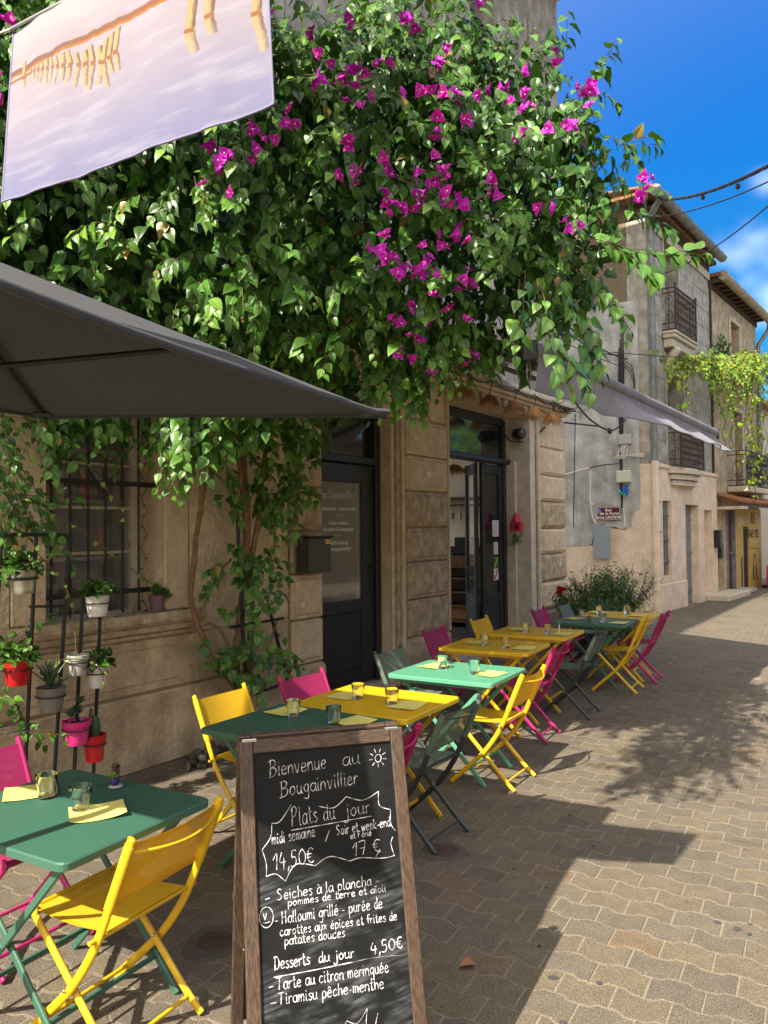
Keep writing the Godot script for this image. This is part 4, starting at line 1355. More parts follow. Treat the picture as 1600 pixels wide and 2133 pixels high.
	part(o, "cord", Geo.new().tube([c + Vector3(0, 0.01, 0), Vector3(0.9, 3.35, WALL + 0.02)], 0.0035, 5), M.white_cable)
	part(o, "cord", Geo.new().tube([d + Vector3(0, 0.01, 0), Vector3(1.75, 3.7, 5.59)], 0.0035, 5), M.white_cable)


# ---------------------------------------------------------------- tables and chairs
func rounded(w: float, d: float, r: float) -> PackedVector2Array:
	var p := PackedVector2Array()
	for c in [[1, 1, 0], [-1, 1, 1], [-1, -1, 2], [1, -1, 3]]:
		for i in 5:
			var a: float = PI / 2 * (c[2] + i / 4.0)
			p.append(Vector2(c[0] * (w / 2 - r) + cos(a) * r, c[1] * (d / 2 - r) + sin(a) * r))
	return p


func make_table(m: Material, label: String, p: Vector3, turn: float) -> Node3D:
	var t := thing("folding_table", label, "table", p, turn, "folding metal terrace tables")
	var w := 0.66
	var d := 0.79
	part(t, "tabletop", Geo.new().prism(rounded(w, d, 0.035), 0.683, 0.71, 0.005, Transform3D(), true), m)
	for s in [-1.0, 1.0]:
		part(t, "rail", Geo.new().box(Vector3(s * 0.28, 0.668, 0), Vector3(0.025, 0.025, 0.68), 0.004), m)
		var b1 := Basis(Vector3.RIGHT, atan2(0.60, 0.66))
		part(t, "leg", Geo.new().box(Vector3(s * 0.262, 0.332, 0), Vector3(0.014, 0.028, 0.895), 0.004, Basis(Vector3.RIGHT, -atan2(0.655, 0.61))), m)
		part(t, "leg", Geo.new().box(Vector3(s * 0.236, 0.332, 0), Vector3(0.014, 0.028, 0.895), 0.004, Basis(Vector3.RIGHT, atan2(0.655, 0.61))), m)
		part(t, "bolt", Geo.new().tube([Vector3(s * 0.226, 0.332, 0), Vector3(s * 0.274, 0.332, 0)], 0.007, 8), M.steel)
		part(t, "stretcher", Geo.new().box(Vector3(0, 0.12, s * 0.2), Vector3(0.51, 0.02, 0.012), 0.003), m)
	return t


func make_chair(called: String, frame: Material, cloth: Material, label: String, p: Vector3, turn: float, group: String) -> Node3D:
	var c := thing(called, label, "chair", p, turn, group)
	var f := -0.25
	for s in [-1.0, 1.0]:
		var line := []
		for e in [[-0.02, 0.775], [0.055, 0.60], [0.118, 0.455], [0.17, 0.36], [0.26, 0.24], [0.38, 0.125], [0.50, 0.014]]:
			line.append(Vector3(s * 0.205, e[1], e[0] + f))
		part(c, "back_post", Geo.new().tube(bez(line, 4), 0.0105, 10, 1.5, Vector3.UP), frame)
		var l2 := []
		for e in [[0.475, 0.432, 0.178], [0.285, 0.24, 0.18], [0.13, 0.08, 0.182], [0.055, 0.012, 0.186]]:
			l2.append(Vector3(s * e[2], e[1], e[0] + f))
		part(c, "leg", Geo.new().tube(bez(l2, 3), 0.0105, 10, 1.4, Vector3.UP), frame)
		part(c, "bolt", Geo.new().tube([Vector3(s * 0.165, 0.24, 0.272 + f), Vector3(s * 0.222, 0.24, 0.272 + f)], 0.006, 8), M.steel)
		part(c, "seat_bracket", Geo.new().box(Vector3(s * 0.18, 0.437, 0.465 + f), Vector3(0.012, 0.04, 0.03), 0.004), frame)
	part(c, "seat_rod", Geo.new().tube([Vector3(-0.238, 0.432, 0.132 + f), Vector3(0.238, 0.432, 0.132 + f)], 0.0085, 8), frame)
	part(c, "seat_rod", Geo.new().tube([Vector3(-0.188, 0.44, 0.485 + f), Vector3(0.188, 0.44, 0.485 + f)], 0.0085, 8), frame)
	part(c, "stretcher", Geo.new().tube([Vector3(-0.182, 0.062, 0.108 + f), Vector3(0.182, 0.062, 0.108 + f)], 0.0075, 8), frame)
	part(c, "stretcher", Geo.new().tube([Vector3(-0.205, 0.075, 0.435 + f), Vector3(0.205, 0.075, 0.435 + f)], 0.0075, 8), frame)
	var seat := part(c, "seat", Geo.new().sheet(10, 14, func(u, v):
		var z := lerpf(0.122, 0.495, v) + f
		var y := 0.447 - 0.016 * sin(PI * v) * sin(PI * u) - 0.012 * sin(PI * v)
		if v > 0.93:
			y -= (v - 0.93) * 0.25
		return Vector3(lerpf(-0.178, 0.178, u), y, z)), cloth)
	var hem := Geo.new()
	for s in [-1.0, 1.0]:
		hem.sheet(1, 14, func(u, v): return Vector3(s * lerpf(0.15, 0.179, u), 0.4485 - 0.013 * sin(PI * v) - 0.003, lerpf(0.125, 0.49, v) + f))
	part(seat, "hem", hem, cloth)
	var back_f := func(u: float, v: float, off: float) -> Vector3:
		var y := lerpf(0.535, 0.752, v) + 0.012 * sin(PI * u) * (v - 0.55) * -1.0
		var ff := lerpf(0.083, -0.01, v)
		var sag := 0.022 * sin(PI * u)
		return Vector3(lerpf(-0.205, 0.205, u), y, ff - sag + f + off)
	var back := part(c, "backrest", Geo.new().sheet(18, 8, func(u, v): return back_f.call(u, v, 0.012)), cloth)
	var sleeve := Geo.new()
	for s in [0.0, 1.0]:
		var line := []
		for i in 7:
			line.append(back_f.call(s, i / 6.0, 0.0))
		sleeve.tube(line, 0.0135, 10, 1.4, Vector3.UP)
	sleeve.sheet(18, 1, func(u, v): return back_f.call(u, lerpf(0.93, 1.0, v), 0.010))
	sleeve.sheet(18, 1, func(u, v): return back_f.call(u, lerpf(0.0, 0.07, v), 0.010))
	part(back, "hem", sleeve, cloth)
	var bow := []
	for i in 13:
		var u := i / 12.0
		bow.append(Vector3(lerpf(-0.2, 0.2, u), 0.728 - 0.012 * sin(PI * u), -0.004 - 0.062 * pow(sin(PI * u), 0.8) + f))
	part(c, "back_bow", Geo.new().tube(bow, 0.0055, 8), frame)
	return c


func tumbler() -> Geo:
	var g := Geo.new()
	g.lathe([Vector2(0.0, 0.001), Vector2(0.028, 0.001), Vector2(0.030, 0.004), Vector2(0.034, 0.045), Vector2(0.0375, 0.056)], 36, Vector3.ZERO, Basis(), 0.035, 9)
	g.lathe([Vector2(0.0375, 0.056), Vector2(0.0415, 0.088), Vector2(0.0408, 0.0898), Vector2(0.0396, 0.088), Vector2(0.0352, 0.056), Vector2(0.0318, 0.045), Vector2(0.0275, 0.016), Vector2(0.0, 0.012)], 36)
	return g


func make_tables() -> void:
	var G = M.green_paint
	var Y = M.yellow_paint
	var N = M.mint_paint
	var tabs := [
		[G, 1.68, -2.57, 4.9, "dark green folding table in front, with two glasses and a tiny succulent"],
		[G, 3.07, -2.66, 2.0, "dark green folding table right behind the chalkboard"],
		[Y, 3.74, -2.64, 3.0, "yellow folding table with one sunlit end, pushed against the dark green one"],
		[N, 4.82, -2.69, 4.0, "mint green folding table standing alone in the sun"],
		[Y, 6.04, -3.0, 6.0, "yellow folding table just behind the mint green table"],
		[Y, 7.03, -3.05, 5.0, "yellow folding table before the open shop door, second behind the mint one"],
		[G, 8.2, -2.86, 5.0, "dark green folding table farthest down the street, with an orange toy on it"],
		[Y, 8.88, -2.82, 5.0, "yellow folding table at the far end of the terrace, beside the bushes"]]
	for e in tabs:
		make_table(e[0], e[4], Vector3(e[1], 0, e[2]), deg_to_rad(e[3]))
	# chairs: kind, x, z, turn, label
	var kinds := {"yellow": [M.yellow_paint, M.yellow_cloth], "pink": [M.pink_paint, M.pink_cloth], "slate": [M.slate_paint, M.sage_cloth]}
	var proto := {}
	var list := [
		["yellow", 1.70, -2.29, 186, "large yellow folding chair in front, beside the chalkboard"],
		["pink", 1.80, -3.15, 4, "pink folding chair at the far side of the front table, by the flowerpots"],
		["yellow", 3.25, -3.16, 2, "yellow folding chair with its back to the climbing trunk"],
		["pink", 3.90, -3.10, -2, "pink folding chair standing before the entrance door"],
		["slate", 5.10, -3.20, 4, "slate folding chair with sage cloth on the house side of the mint table"],
		["pink", 6.40, -3.56, 4, "pink folding chair against the stone pilaster between the two doors"],
		["yellow", 7.38, -3.58, 4, "yellow folding chair standing before the open shop door"],
		["pink", 8.58, -3.42, 4, "pink folding chair near the far corner pilaster, on the house side"],
		["slate", 9.27, -3.38, 5, "slate folding chair on the house side, next to the bushes"],
		["pink", 2.98, -2.26, 182, "pink folding chair half hidden behind the chalkboard"],
		["slate", 3.69, -2.30, 181, "slate folding chair with sage cloth beside the chalkboard"],
		["yellow", 4.79, -2.37, 183, "sunlit bright yellow folding chair at the mint table"],
		["pink", 5.95, -2.64, 186, "pink folding chair on the street side behind the sunlit yellow one"],
		["slate", 6.88, -2.62, 185, "slate folding chair on the street side of the second yellow table"],
		["yellow", 8.15, -2.58, 186, "yellow folding chair on the street side near the far end"],
		["pink", 8.78, -2.54, 186, "pink folding chair at the far end of the street side row"]]
	for e in list:
		var kd: Array = kinds[e[0]]
		var p := Vector3(e[1], 0, e[2])
		if proto.has(e[0]):
			copy(proto[e[0]], e[4], p, deg_to_rad(e[3]))
		else:
			proto[e[0]] = make_chair(e[0] + "_folding_chair", kd[0], kd[1], e[4], p, deg_to_rad(e[3]), e[0] + " folding chairs of the terrace")
	# glasses and napkins
	var gm := mat(0.97, 0.98, 0.98, 0.02, {"alpha": 0.0})
	gm.transparency = BaseMaterial3D.TRANSPARENCY_DISABLED
	gm.refraction_enabled = true
	gm.refraction_scale = 0.045
	var glass := tumbler().mesh()
	var gl := [[1.70, -2.74, "left glass tumbler on the napkin of the front green table"], [1.69, -2.51, "right glass tumbler on the front green table, nearer the yellow chair"], [3.17, -2.79, "glass tumbler on the house side of the green table behind the chalkboard"], [3.17, -2.51, "glass tumbler just above the chalkboard's top edge"], [3.71, -2.75, "glass tumbler on the house side of the half sunlit yellow table"], [3.70, -2.50, "glass tumbler on the street side of the half sunlit yellow table"], [4.83, -2.82, "sunlit glass tumbler on the house side of the mint table"], [4.77, -2.53, "sunlit glass tumbler on the street side of the mint table"], [5.97, -3.06, "glass tumbler on the house side of the yellow table behind the mint one"], [5.94, -2.85, "glass tumbler on the street side of the yellow table behind the mint one"], [6.91, -3.10, "glass tumbler on the house side of the table before the shop door"], [6.92, -2.88, "glass tumbler on the street side of the table before the shop door"], [8.27, -3.04, "glass tumbler on the house side of the farthest green table"], [8.05, -2.73, "glass tumbler on the street side of the farthest green table"]]
	for e in gl:
		single("glass_tumbler", glass, gm, e[2], "glass", at(e[0], 0.7115, e[1], rnd(0, 3)), "tumblers laid on the tables")
	var wine := Geo.new().lathe([Vector2(0.032, 0.001), Vector2(0.037, 0.03), Vector2(0.037, 0.06), Vector2(0.026, 0.10), Vector2(0.0, 0.105)], 20).mesh()
	for e in [[8.78, -3.02, "upturned glass on the house side of the far end yellow table"], [8.95, -2.75, "upturned glass on the street side of the far end yellow table"]]:
		single("glass_tumbler", wine, gm, e[2], "glass", at(e[0], 0.7115, e[1]), "tumblers laid on the tables")
	var nap := [[1.70, -2.85, "left yellow paper napkin on the front green table"], [1.71, -2.44, "right yellow paper napkin on the front green table"], [3.23, -2.90, "yellow napkin on the house side of the green table behind the chalkboard"], [3.25, -2.44, "yellow napkin at the chalkboard's top edge"], [3.72, -2.86, "yellow napkin on the house side of the half sunlit yellow table"], [3.70, -2.40, "yellow napkin on the street side of the half sunlit yellow table"], [4.87, -2.92, "sunlit yellow napkin on the house side of the mint table"], [4.82, -2.44, "sunlit yellow napkin on the street side of the mint table"], [6.08, -3.2, "yellow napkin on the house side of the yellow table behind the mint one"], [5.98, -2.71, "yellow napkin on the street side of the yellow table behind the mint one"], [7.07, -3.25, "yellow napkin on the house side of the table before the shop door"], [6.96, -2.77, "yellow napkin on the street side of the table before the shop door"], [8.2, -3.12, "yellow napkin on the house side of the farthest green table"], [8.08, -2.58, "yellow napkin on the street side of the farthest green table"], [8.9, -3.1, "yellow napkin on the house side of the far end yellow table"], [8.82, -2.6, "yellow napkin on the street side of the far end yellow table"]]
	for i in nap.size():
		var e = nap[i]
		var lift := rnd(0.004, 0.014)
		var g := Geo.new().sheet(8, 8, func(u, v): return Vector3((u - 0.5) * 0.19, 0.001 + lift * pow(absf(u - 0.45) * 2.0, 3.0) * (0.4 + v * 0.6) + 0.002 * sin(u * 5.0 + v * 4.0) * u * v, (v - 0.5) * 0.175))
		single("paper_napkin", g, M.napkin, e[2], "napkin", at(e[0], 0.7125, e[1], deg_to_rad(-32 if i < 2 else rnd(-30, 10))), "yellow napkins laid on the tables")
	# the little table ornaments
	var o := thing("table_ornament", "tiny succulent in a purple pot with a wooden house, on the front table", "ornament", Vector3(1.92, 0.7112, -2.62))
	part(o, "stone", Geo.new().lathe([Vector2(0, 0.012), Vector2(0.022, 0.009), Vector2(0.028, 0.004), Vector2(0.022, 0)], 14), M.grey_pot)
	part(o, "pot", Geo.new().lathe([Vector2(0.014, 0.01), Vector2(0.02, 0.025), Vector2(0.017, 0.038), Vector2(0.012, 0.04)], 14, Vector3(-0.004, 0, 0)), mat(0.05, 0.02, 0.16, 0.4))
	var hs := Geo.new().box(Vector3(0.012, 0.045, -0.016), Vector3(0.022, 0.06, 0.022), 0.001)
	hs.box(Vector3(0.007, 0.081, -0.016), Vector3(0.02, 0.004, 0.028), 0.0, Basis(Vector3.BACK, 0.8))
	hs.box(Vector3(0.018, 0.081, -0.016), Vector3(0.02, 0.004, 0.028), 0.0, Basis(Vector3.BACK, -0.8))
	part(o, "little_house", hs, M.wood_dark)
	part(o, "succulent", rosette(14, 0.034, 0.2, 0.006, 0.6), M.leaf_v[3], at(-0.012, 0.036, 0.0))
	var o2 := thing("table_ornament", "small ornament with an orange flower on the farthest green table", "ornament", Vector3(8.0, 0.7112, -2.86))
	part(o2, "pot", Geo.new().lathe([Vector2(0.0, 0.0), Vector2(0.02, 0.002), Vector2(0.024, 0.03), Vector2(0.015, 0.045)], 12), M.succulent)
	part(o2, "flower", rosette(16, 0.035, 0.3, 0.012, 0.7), mat(0.75, 0.14, 0.01, 0.6), at(0, 0.05, 0))
	var o3 := thing("table_ornament", "small ornament with a blue top on the table before the shop door", "ornament", Vector3(7.05, 0.7112, -2.82))
	part(o3, "stick", Geo.new().tube([Vector3(0, 0, 0), Vector3(0.01, 0.08, 0)], 0.006, 6), M.white_gloss)
	part(o3, "flower", rosette(12, 0.025, 0.3, 0.012, 0.7), mat(0.1, 0.35, 0.5, 0.6), at(0.01, 0.085, 0))


func rosette(n: int, len: float, up: float, wd: float, thick := 0.6) -> Geo:   # pointed leaves round a centre
	var g := Geo.new()
	for i in n:
		var a := i * 2.4
		var t := float(i) / n
		var d := Vector3(cos(a), lerpf(up, up + 2.2, t), sin(a)).normalized()
		var p := Vector3(0, 0.2 * len * t, 0)
		var l := len * lerpf(1.0, 0.6, t) * rnd(0.85, 1.1)
		g.tube([p, p + d * l * 0.35, p + d * l * 0.7 + Vector3(0, 0.04 * l, 0), p + d * l], [wd * 0.7, wd, wd * 0.75, 0.0008], 6, thick, Vector3.UP, false)
	return g


# ---------------------------------------------------------------- handwriting
const GLYPHS := {
	"a": "3.2,3.4 2,4 .6,3 .4,1 1.6,0 3,1.2 3.2,4|3.2,4 3.3,.6 4,0", "b": ".4,7 .4,0|.4,2.5 1.8,4 3.2,2.6 2.8,.6 1.4,0 .4,.8", "c": "3,3.4 1.8,4 .5,2.6 .7,.6 2,0 3.2,.7",
	"d": "3,3.4 1.8,4 .5,2.4 .9,.3 2.2,.2 3.1,1.6|3.1,7 3.1,.8 3.8,0", "e": ".6,2 2.8,2.4 2.8,3.6 1.6,4 .5,2.6 .7,.5 2,0 3.3,.8", "f": "3,6.6 2,7 1.3,5.6 1.3,0|.2,3.8 2.6,3.8",
	"g": "3.1,3.4 1.8,4 .5,2.6 1,.7 2.4,.8 3.1,2|3.1,4 3.1,-1.6 2,-3 .4,-2.2", "h": ".5,7 .5,0|.5,2.4 1.8,4 3,3 3.1,0", "i": ".6,4 .6,.5 1.2,0|.6,5.6 .65,5.9",
	"j": "1.6,4 1.6,-1.8 .6,-3 -.6,-2|1.6,5.6 1.65,5.9", "k": ".5,7 .5,0|2.8,4 .6,1.8 3,0", "l": ".6,7 .5,1 1.2,0", "m": ".4,4 .4,0|.4,2.6 1.4,4 2.1,3 2.1,0|2.1,2.6 3.2,4 4,3 4,0",
	"n": ".4,4 .4,0|.4,2.4 1.7,4 2.9,3 3,.5 3.4,0", "o": "1.8,4 .5,2.6 .8,.5 2,0 3.2,1.4 2.9,3.4 1.8,4", "p": ".5,4 .4,-3|.5,2.6 1.9,4 3.2,2.6 2.6,.5 1.4,0 .5,.8",
	"r": ".4,4 .5,0|.5,2.4 1.5,3.9 2.6,3.6", "s": "2.8,3.5 1.6,4 .7,3.2 1.6,2.2 2.7,1.2 1.8,0 .4,.4", "t": "1.2,6.4 1.2,.8 2,0 2.8,.5|.1,4.2 2.6,4.4", "u": ".5,4 .5,1 1.6,0 2.9,1.2|3,4 3,.6 3.7,0",
	"v": ".3,4 1.6,0 2.9,4", "w": ".2,4 1.1,0 2.1,3 3.1,0 4.2,4", "x": ".3,4 3,0|3,4 .3,0", "B": ".6,6.8 .3,0|-.4,6.6 2,7.2 3.6,6 2.6,4.2 .8,3.8|.8,3.8 3,3.6 4,2 2.8,.2 -.8,-.4",
	"P": ".8,7 .4,0|0,6 2,7.4 3.6,6 2.6,4 .7,3.4", "S": "3.4,6.2 2,7 .6,5.8 1.6,4 3.2,2.4 2.4,.3 .3,.4", "F": ".4,7 .4,0|.4,7 3,7|.4,3.8 2.4,3.8", "H": ".5,7 .3,0|3.4,7 3.2,0|.4,3.6 3.3,3.8",
	"D": ".8,7 .6,0|-.2,6.6 2.6,7 4.2,4 3.2,.8 .2,0", "T": "-.2,6.6 4,7|2,6.8 1.6,0", "V": ".4,6 1.6,0 3,6", "1": ".2,4.6 2,7 1.6,0", "4": "1.4,7 .3,3 3.2,2.8|2.4,5 2.2,-.5",
	"5": "3,7 1,7 .8,4 2.4,4.2 3,2 1.8,0 .2,.6", "0": "1.8,7 .5,5 .5,2 1.8,0 3.2,2 3.2,5 1.8,7", "7": ".2,7 3.2,7 1.8,0|.6,3.6 3,3.8", "€": "3.4,6 2.2,6.8 .9,5.2 .9,1.8 2.2,.2 3.4,1|0,4.2 2.6,4.2|0,2.8 2.4,2.8",
	",": ".8,.6 .3,-1.4", "-": ".2,2 2.4,2.2", "/": ".2,-1 3,7"}


func stroke_lines(text: String, unit: float, width: float) -> Array:        # pen strokes of a line of handwriting
	var wide := {"i": 2.0, "l": 2.0, "j": 2.8, "m": 5.2, "w": 5.0, "t": 3.2, "f": 3.2, "r": 3.2, "s": 3.4, " ": 2.8, ",": 1.6, "-": 3.0, "1": 3.0}
	var marks := {"é": ["e", "1.4,5 2.4,6.2"], "à": ["a", "1,6.2 2,5"], "ê": ["e", ".8,5 1.7,6.2 2.6,5"], "ï": ["i", "0,5.8 .05,6|1.3,5.8 1.35,6"]}
	var out := []
	var x := 0.0
	for ch in text:
		var base: String = marks[ch][0] if marks.has(ch) else ch
		var s: String = GLYPHS.get(base, "")
		if marks.has(ch):
			s += "|" + marks[ch][1]
		for st in s.split("|", false):
			var pts := []
			for q in st.split(" ", false):
				var w := q.split(",")
				pts.append(Vector2(x + float(w[0]), float(w[1])) + Vector2(rnd(-0.14, 0.14), rnd(-0.14, 0.14)))
			out.append(bez(pts, 5))
		x += wide.get(base, 5.0 if base == base.to_upper() and base != base.to_lower() else 4.1)
	var k: float = width / maxf(x, 0.1)
	for st in out:
		for i in st.size():
			st[i] = Vector2(st[i].x * k, st[i].y * unit)
	return out


func pen(im: Image, a: Vector2, b: Vector2, r: float, press: float) -> void:
	var n := int(ceil(a.distance_to(b) / 0.6)) + 1
	var r0 := r
	for k in n:
		var p := a.lerp(b, float(k) / n)
		r = r0 * (0.85 + 0.28 * sin(p.x * 0.11 + p.y * 0.17) + 0.12 * sin(p.x * 0.5 - p.y * 0.4))
		for y in range(int(p.y - r - 1), int(p.y + r + 2)):
			for x in range(int(p.x - r - 1), int(p.x + r + 2)):
				if x < 0 or y < 0 or x >= im.get_width() or y >= im.get_height():
					continue
				var al := clampf(r + 0.5 - Vector2(x, y).distance_to(p), 0, 1) * press
				var c := im.get_pixel(x, y)
				im.set_pixel(x, y, c.lerp(Color(0.88, 0.88, 0.89), al * (1.0 - 0.3 * rng.randf())))


func make_board() -> void:
	var X := Vector3(0.775, 0, 0.632)
	var Y := Vector3(0.1653, 0.965, -0.2027)
	var Z := X.cross(Y).normalized()
	var p1 := Vector3(1.619, 1.107, -1.634)
	var base := p1 - Y * 1.147 + X * 0.25
	var o := thing("chalkboard_stand", "wooden A-frame chalkboard with the handwritten menu of the day", "chalkboard", Vector3(base.x, 0, base.z))
	var B := Transform3D(Basis(X, Y, Z), p1 - Vector3(base.x, 0, base.z))     # x right, y up, origin at the top left corner
	for u in [0.0, 0.46]:
		part(o, "stile", Geo.new().box(Vector3(u + 0.02, -0.573, -0.012), Vector3(0.0395, 1.146, 0.026), 0.003), M.wood_dark_v, B)
	for v in [0.0, 1.02]:
		part(o, "rail", Geo.new().box(Vector3(0.25, -v - 0.02, -0.012), Vector3(0.418, 0.0395, 0.024), 0.003), M.wood_dark, B)
	# the writing surface
	var k := 1250.0
	var w := 540
	var h := 1260
	var im := Image.create_empty(w, h, false, Image.FORMAT_RGB8)
	var smear := noise(71, 1.0, 4)
	for j in h:
		for i in w:
			var v := j / k + 0.035
			var u := i / k + 0.035
			var s := smear.get_noise_2d(u * 9.0 + sin(v * 30.0) * 0.4, v * 60.0 + u * 14.0) * 0.5 + 0.5
			var s2 := smear.get_noise_2d(u * 6.0 + 50.0, v * 7.0)
			var on := smoothstep(0.36, 0.42, v + 0.03 * sin(u * 14.0)) * clampf(0.5 + s2 * 1.6, 0, 1)
			var g := 0.006 + 0.006 * s + on * 0.15 * pow(s, 2.6)
			im.set_pixel(i, j, Color(g, g * 1.06, g * 1.14).linear_to_srgb())
	var write := func(t: String, u0: float, v0: float, u1: float, v1: float, cap: float, r: float):
		for st in stroke_lines(t, cap / 7.0, u1 - u0):
			for i in st.size() - 1:
				var f := func(q: Vector2) -> Vector2:
					var vv := lerpf(v0, v1, q.x / (u1 - u0)) - q.y
					return Vector2((u0 + q.x - 0.035) * k, (vv - 0.035) * k)
				pen(im, f.call(st[i]), f.call(st[i + 1]), r * 0.62, 0.9)
	var lines := [
		["Bienvenue", 0.086, 0.107, 0.258, 0.099, 0.043, 1.45], ["au", 0.305, 0.098, 0.362, 0.094, 0.043, 1.45], ["Bougainvillier", 0.116, 0.166, 0.352, 0.152, 0.041, 1.45],
		["Plats", 0.143, 0.250, 0.222, 0.245, 0.050, 1.45], ["du", 0.236, 0.245, 0.275, 0.242, 0.042, 1.45], ["jour", 0.302, 0.241, 0.384, 0.236, 0.038, 1.45],
		["midi semaine", 0.084, 0.292, 0.212, 0.283, 0.031, 1.5], ["/", 0.238, 0.298, 0.260, 0.296, 0.026, 1.6], ["Soir et week-end", 0.273, 0.288, 0.441, 0.281, 0.027, 1.7], ["et Férié", 0.314, 0.303, 0.380, 0.300, 0.017, 1.5],
		["14,50€", 0.085, 0.360, 0.206, 0.353, 0.042, 1.6], ["17 €", 0.318, 0.351, 0.406, 0.346, 0.035, 1.7],
		["-", 0.058, 0.440, 0.075, 0.439, 0.03, 2.0], ["Seiches à la plancha -", 0.092, 0.438, 0.392, 0.434, 0.028, 1.8], ["pommes de terre et aïoli", 0.122, 0.457, 0.412, 0.456, 0.020, 1.8],
		["- Halloumi grillé - purée de", 0.084, 0.499, 0.398, 0.498, 0.030, 1.8], ["carottes aux épices et frites de", 0.096, 0.529, 0.438, 0.535, 0.024, 1.8], ["patates douces", 0.108, 0.554, 0.282, 0.557, 0.024, 1.8],
		["Desserts", 0.077, 0.610, 0.178, 0.611, 0.031, 2.3], ["du jour", 0.200, 0.611, 0.306, 0.612, 0.026, 2.5], ["4,50€", 0.352, 0.614, 0.450, 0.609, 0.030, 2.2],
		["-", 0.060, 0.659, 0.078, 0.659, 0.03, 2.0], ["Tarte au citron meringuée", 0.083, 0.660, 0.402, 0.664, 0.030, 2.0], ["-", 0.062, 0.698, 0.082, 0.699, 0.03, 2.0], ["Tiramisu pêche-menthe", 0.086, 0.696, 0.385, 0.703, 0.029, 2.0], ["V", 0.052, 0.484, 0.068, 0.484, 0.02, 1.7]]
	for e in lines:
		write.call(e[0], e[1], e[2], e[3], e[4], e[5], e[6])
	var draw := func(pts: Array, r: float):
		var q := bez(pts, 8)
		for i in q.size() - 1:
			pen(im, (q[i] - Vector2(0.035, 0.035)) * k, (q[i + 1] - Vector2(0.035, 0.035)) * k, r * 0.62, 0.9)
	draw.call([Vector2(0.141, 0.260), Vector2(0.26, 0.254), Vector2(0.384, 0.247)], 1.8)
	draw.call([Vector2(0.075, 0.628), Vector2(0.19, 0.627), Vector2(0.297, 0.624)], 2.4)
	draw.call([Vector2(0.299, 0.624), Vector2(0.36, 0.622), Vector2(0.44, 0.627)], 0.8)
	# the sun and the scalloped cloud
	draw.call([Vector2(0.416, 0.073), Vector2(0.407, 0.083), Vector2(0.413, 0.096), Vector2(0.424, 0.092), Vector2(0.426, 0.079), Vector2(0.416, 0.073)], 1.7)
	for i in 9:
		var d := Vector2.from_angle(TAU * i / 9.0 + 0.2)
		draw.call([Vector2(0.416, 0.084) + d * 0.017, Vector2(0.416, 0.084) + d * 0.028], 1.4)
	for s in [[0.145, 0.19, 0.11, 0.232, 0.085, 0.235], [0.086, 0.238, 0.081, 0.272, 0.056, 0.302], [0.056, 0.302, 0.066, 0.34, 0.065, 0.373], [0.065, 0.373, 0.092, 0.37, 0.118, 0.392], [0.118, 0.392, 0.15, 0.352, 0.206, 0.362], [0.206, 0.362, 0.25, 0.343, 0.308, 0.362], [0.308, 0.362, 0.342, 0.357, 0.385, 0.364], [0.385, 0.364, 0.395, 0.35, 0.404, 0.347], [0.443, 0.362, 0.436, 0.33, 0.443, 0.312], [0.453, 0.295, 0.441, 0.275, 0.443, 0.235], [0.443, 0.235, 0.41, 0.22, 0.41, 0.18], [0.41, 0.18, 0.36, 0.2, 0.31, 0.185], [0.31, 0.185, 0.27, 0.212, 0.225, 0.203], [0.385, 0.364, 0.42, 0.366, 0.445, 0.363]]:
		draw.call([Vector2(s[0], s[1]), Vector2(s[2], s[3]), Vector2(s[4], s[5])], 1.7)
	draw.call(range(15).map(func(i): return Vector2(0.061, 0.477) + Vector2(cos(TAU * i / 14.0) * 0.019, sin(TAU * i / 14.0) * 0.026)), 1.7)
	draw.call([Vector2(0.052, 0.490), Vector2(0.061, 0.491), Vector2(0.07, 0.489)], 1.7)
	for s in [[0.23, 0.775, 0.25, 0.79, 0.27, 0.765], [0.27, 0.765, 0.3, 0.775, 0.33, 0.745], [0.33, 0.745, 0.325, 0.79, 0.345, 0.82], [0.36, 0.76, 0.35, 0.8, 0.37, 0.84]]:
		draw.call([Vector2(s[0], s[1]), Vector2(s[2], s[3]), Vector2(s[4], s[5])], 1.5)
	var m := mat(1, 1, 1, 0.65, {"spec": 0.3})
	m.albedo_texture = ImageTexture.create_from_image(im)
	m.texture_repeat = false
	var g := Geo.new().sheet(1, 1, func(u, v): return Vector3(0.035 + u * w / k, -0.035 - v * h / k, -0.009))
	part(o, "writing_surface", g, m, B)
	part(o, "back_board", Geo.new().box(Vector3(0.25, -0.54, -0.014), Vector3(0.42, 1.0, 0.006)), M.black, B)
	var Y2 := Vector3(-0.1653, 0.965, 0.2027)
	var B2 := Transform3D(Basis(X, Y2, X.cross(Y2).normalized()), B.origin + Vector3(0.024, 0.0, -0.030))
	for u in [0.0, 0.46]:
		part(o, "rear_stile", Geo.new().box(Vector3(u + 0.02, -0.573, -0.012), Vector3(0.0395, 1.146, 0.024), 0.003), M.wood_dark_v, B2)
	part(o, "rear_rail", Geo.new().box(Vector3(0.25, -0.02, -0.012), Vector3(0.418, 0.0395, 0.022), 0.003), M.wood_dark, B2)
	part(o, "rear_board", Geo.new().box(Vector3(0.25, -0.54, -0.012), Vector3(0.42, 1.0, 0.006)), M.black, B2)
	for u in [0.012, 0.45]:
		part(o, "hinge", Geo.new().box(Vector3(u + 0.018, -0.003, -0.001), Vector3(0.042, 0.007, 0.006), 0.001).tube([Vector3(u, 0.0, -0.026), Vector3(u + 0.04, 0.0, -0.026)], 0.004, 6), M.steel, B)
	var ch := Geo.new().tube(sag(B * Vector3(-0.003, -0.55, -0.012), B2 * Vector3(-0.003, -0.55, -0.012), 0.03, 10), 0.002, 4)
	part(o, "chain", ch, M.steel)


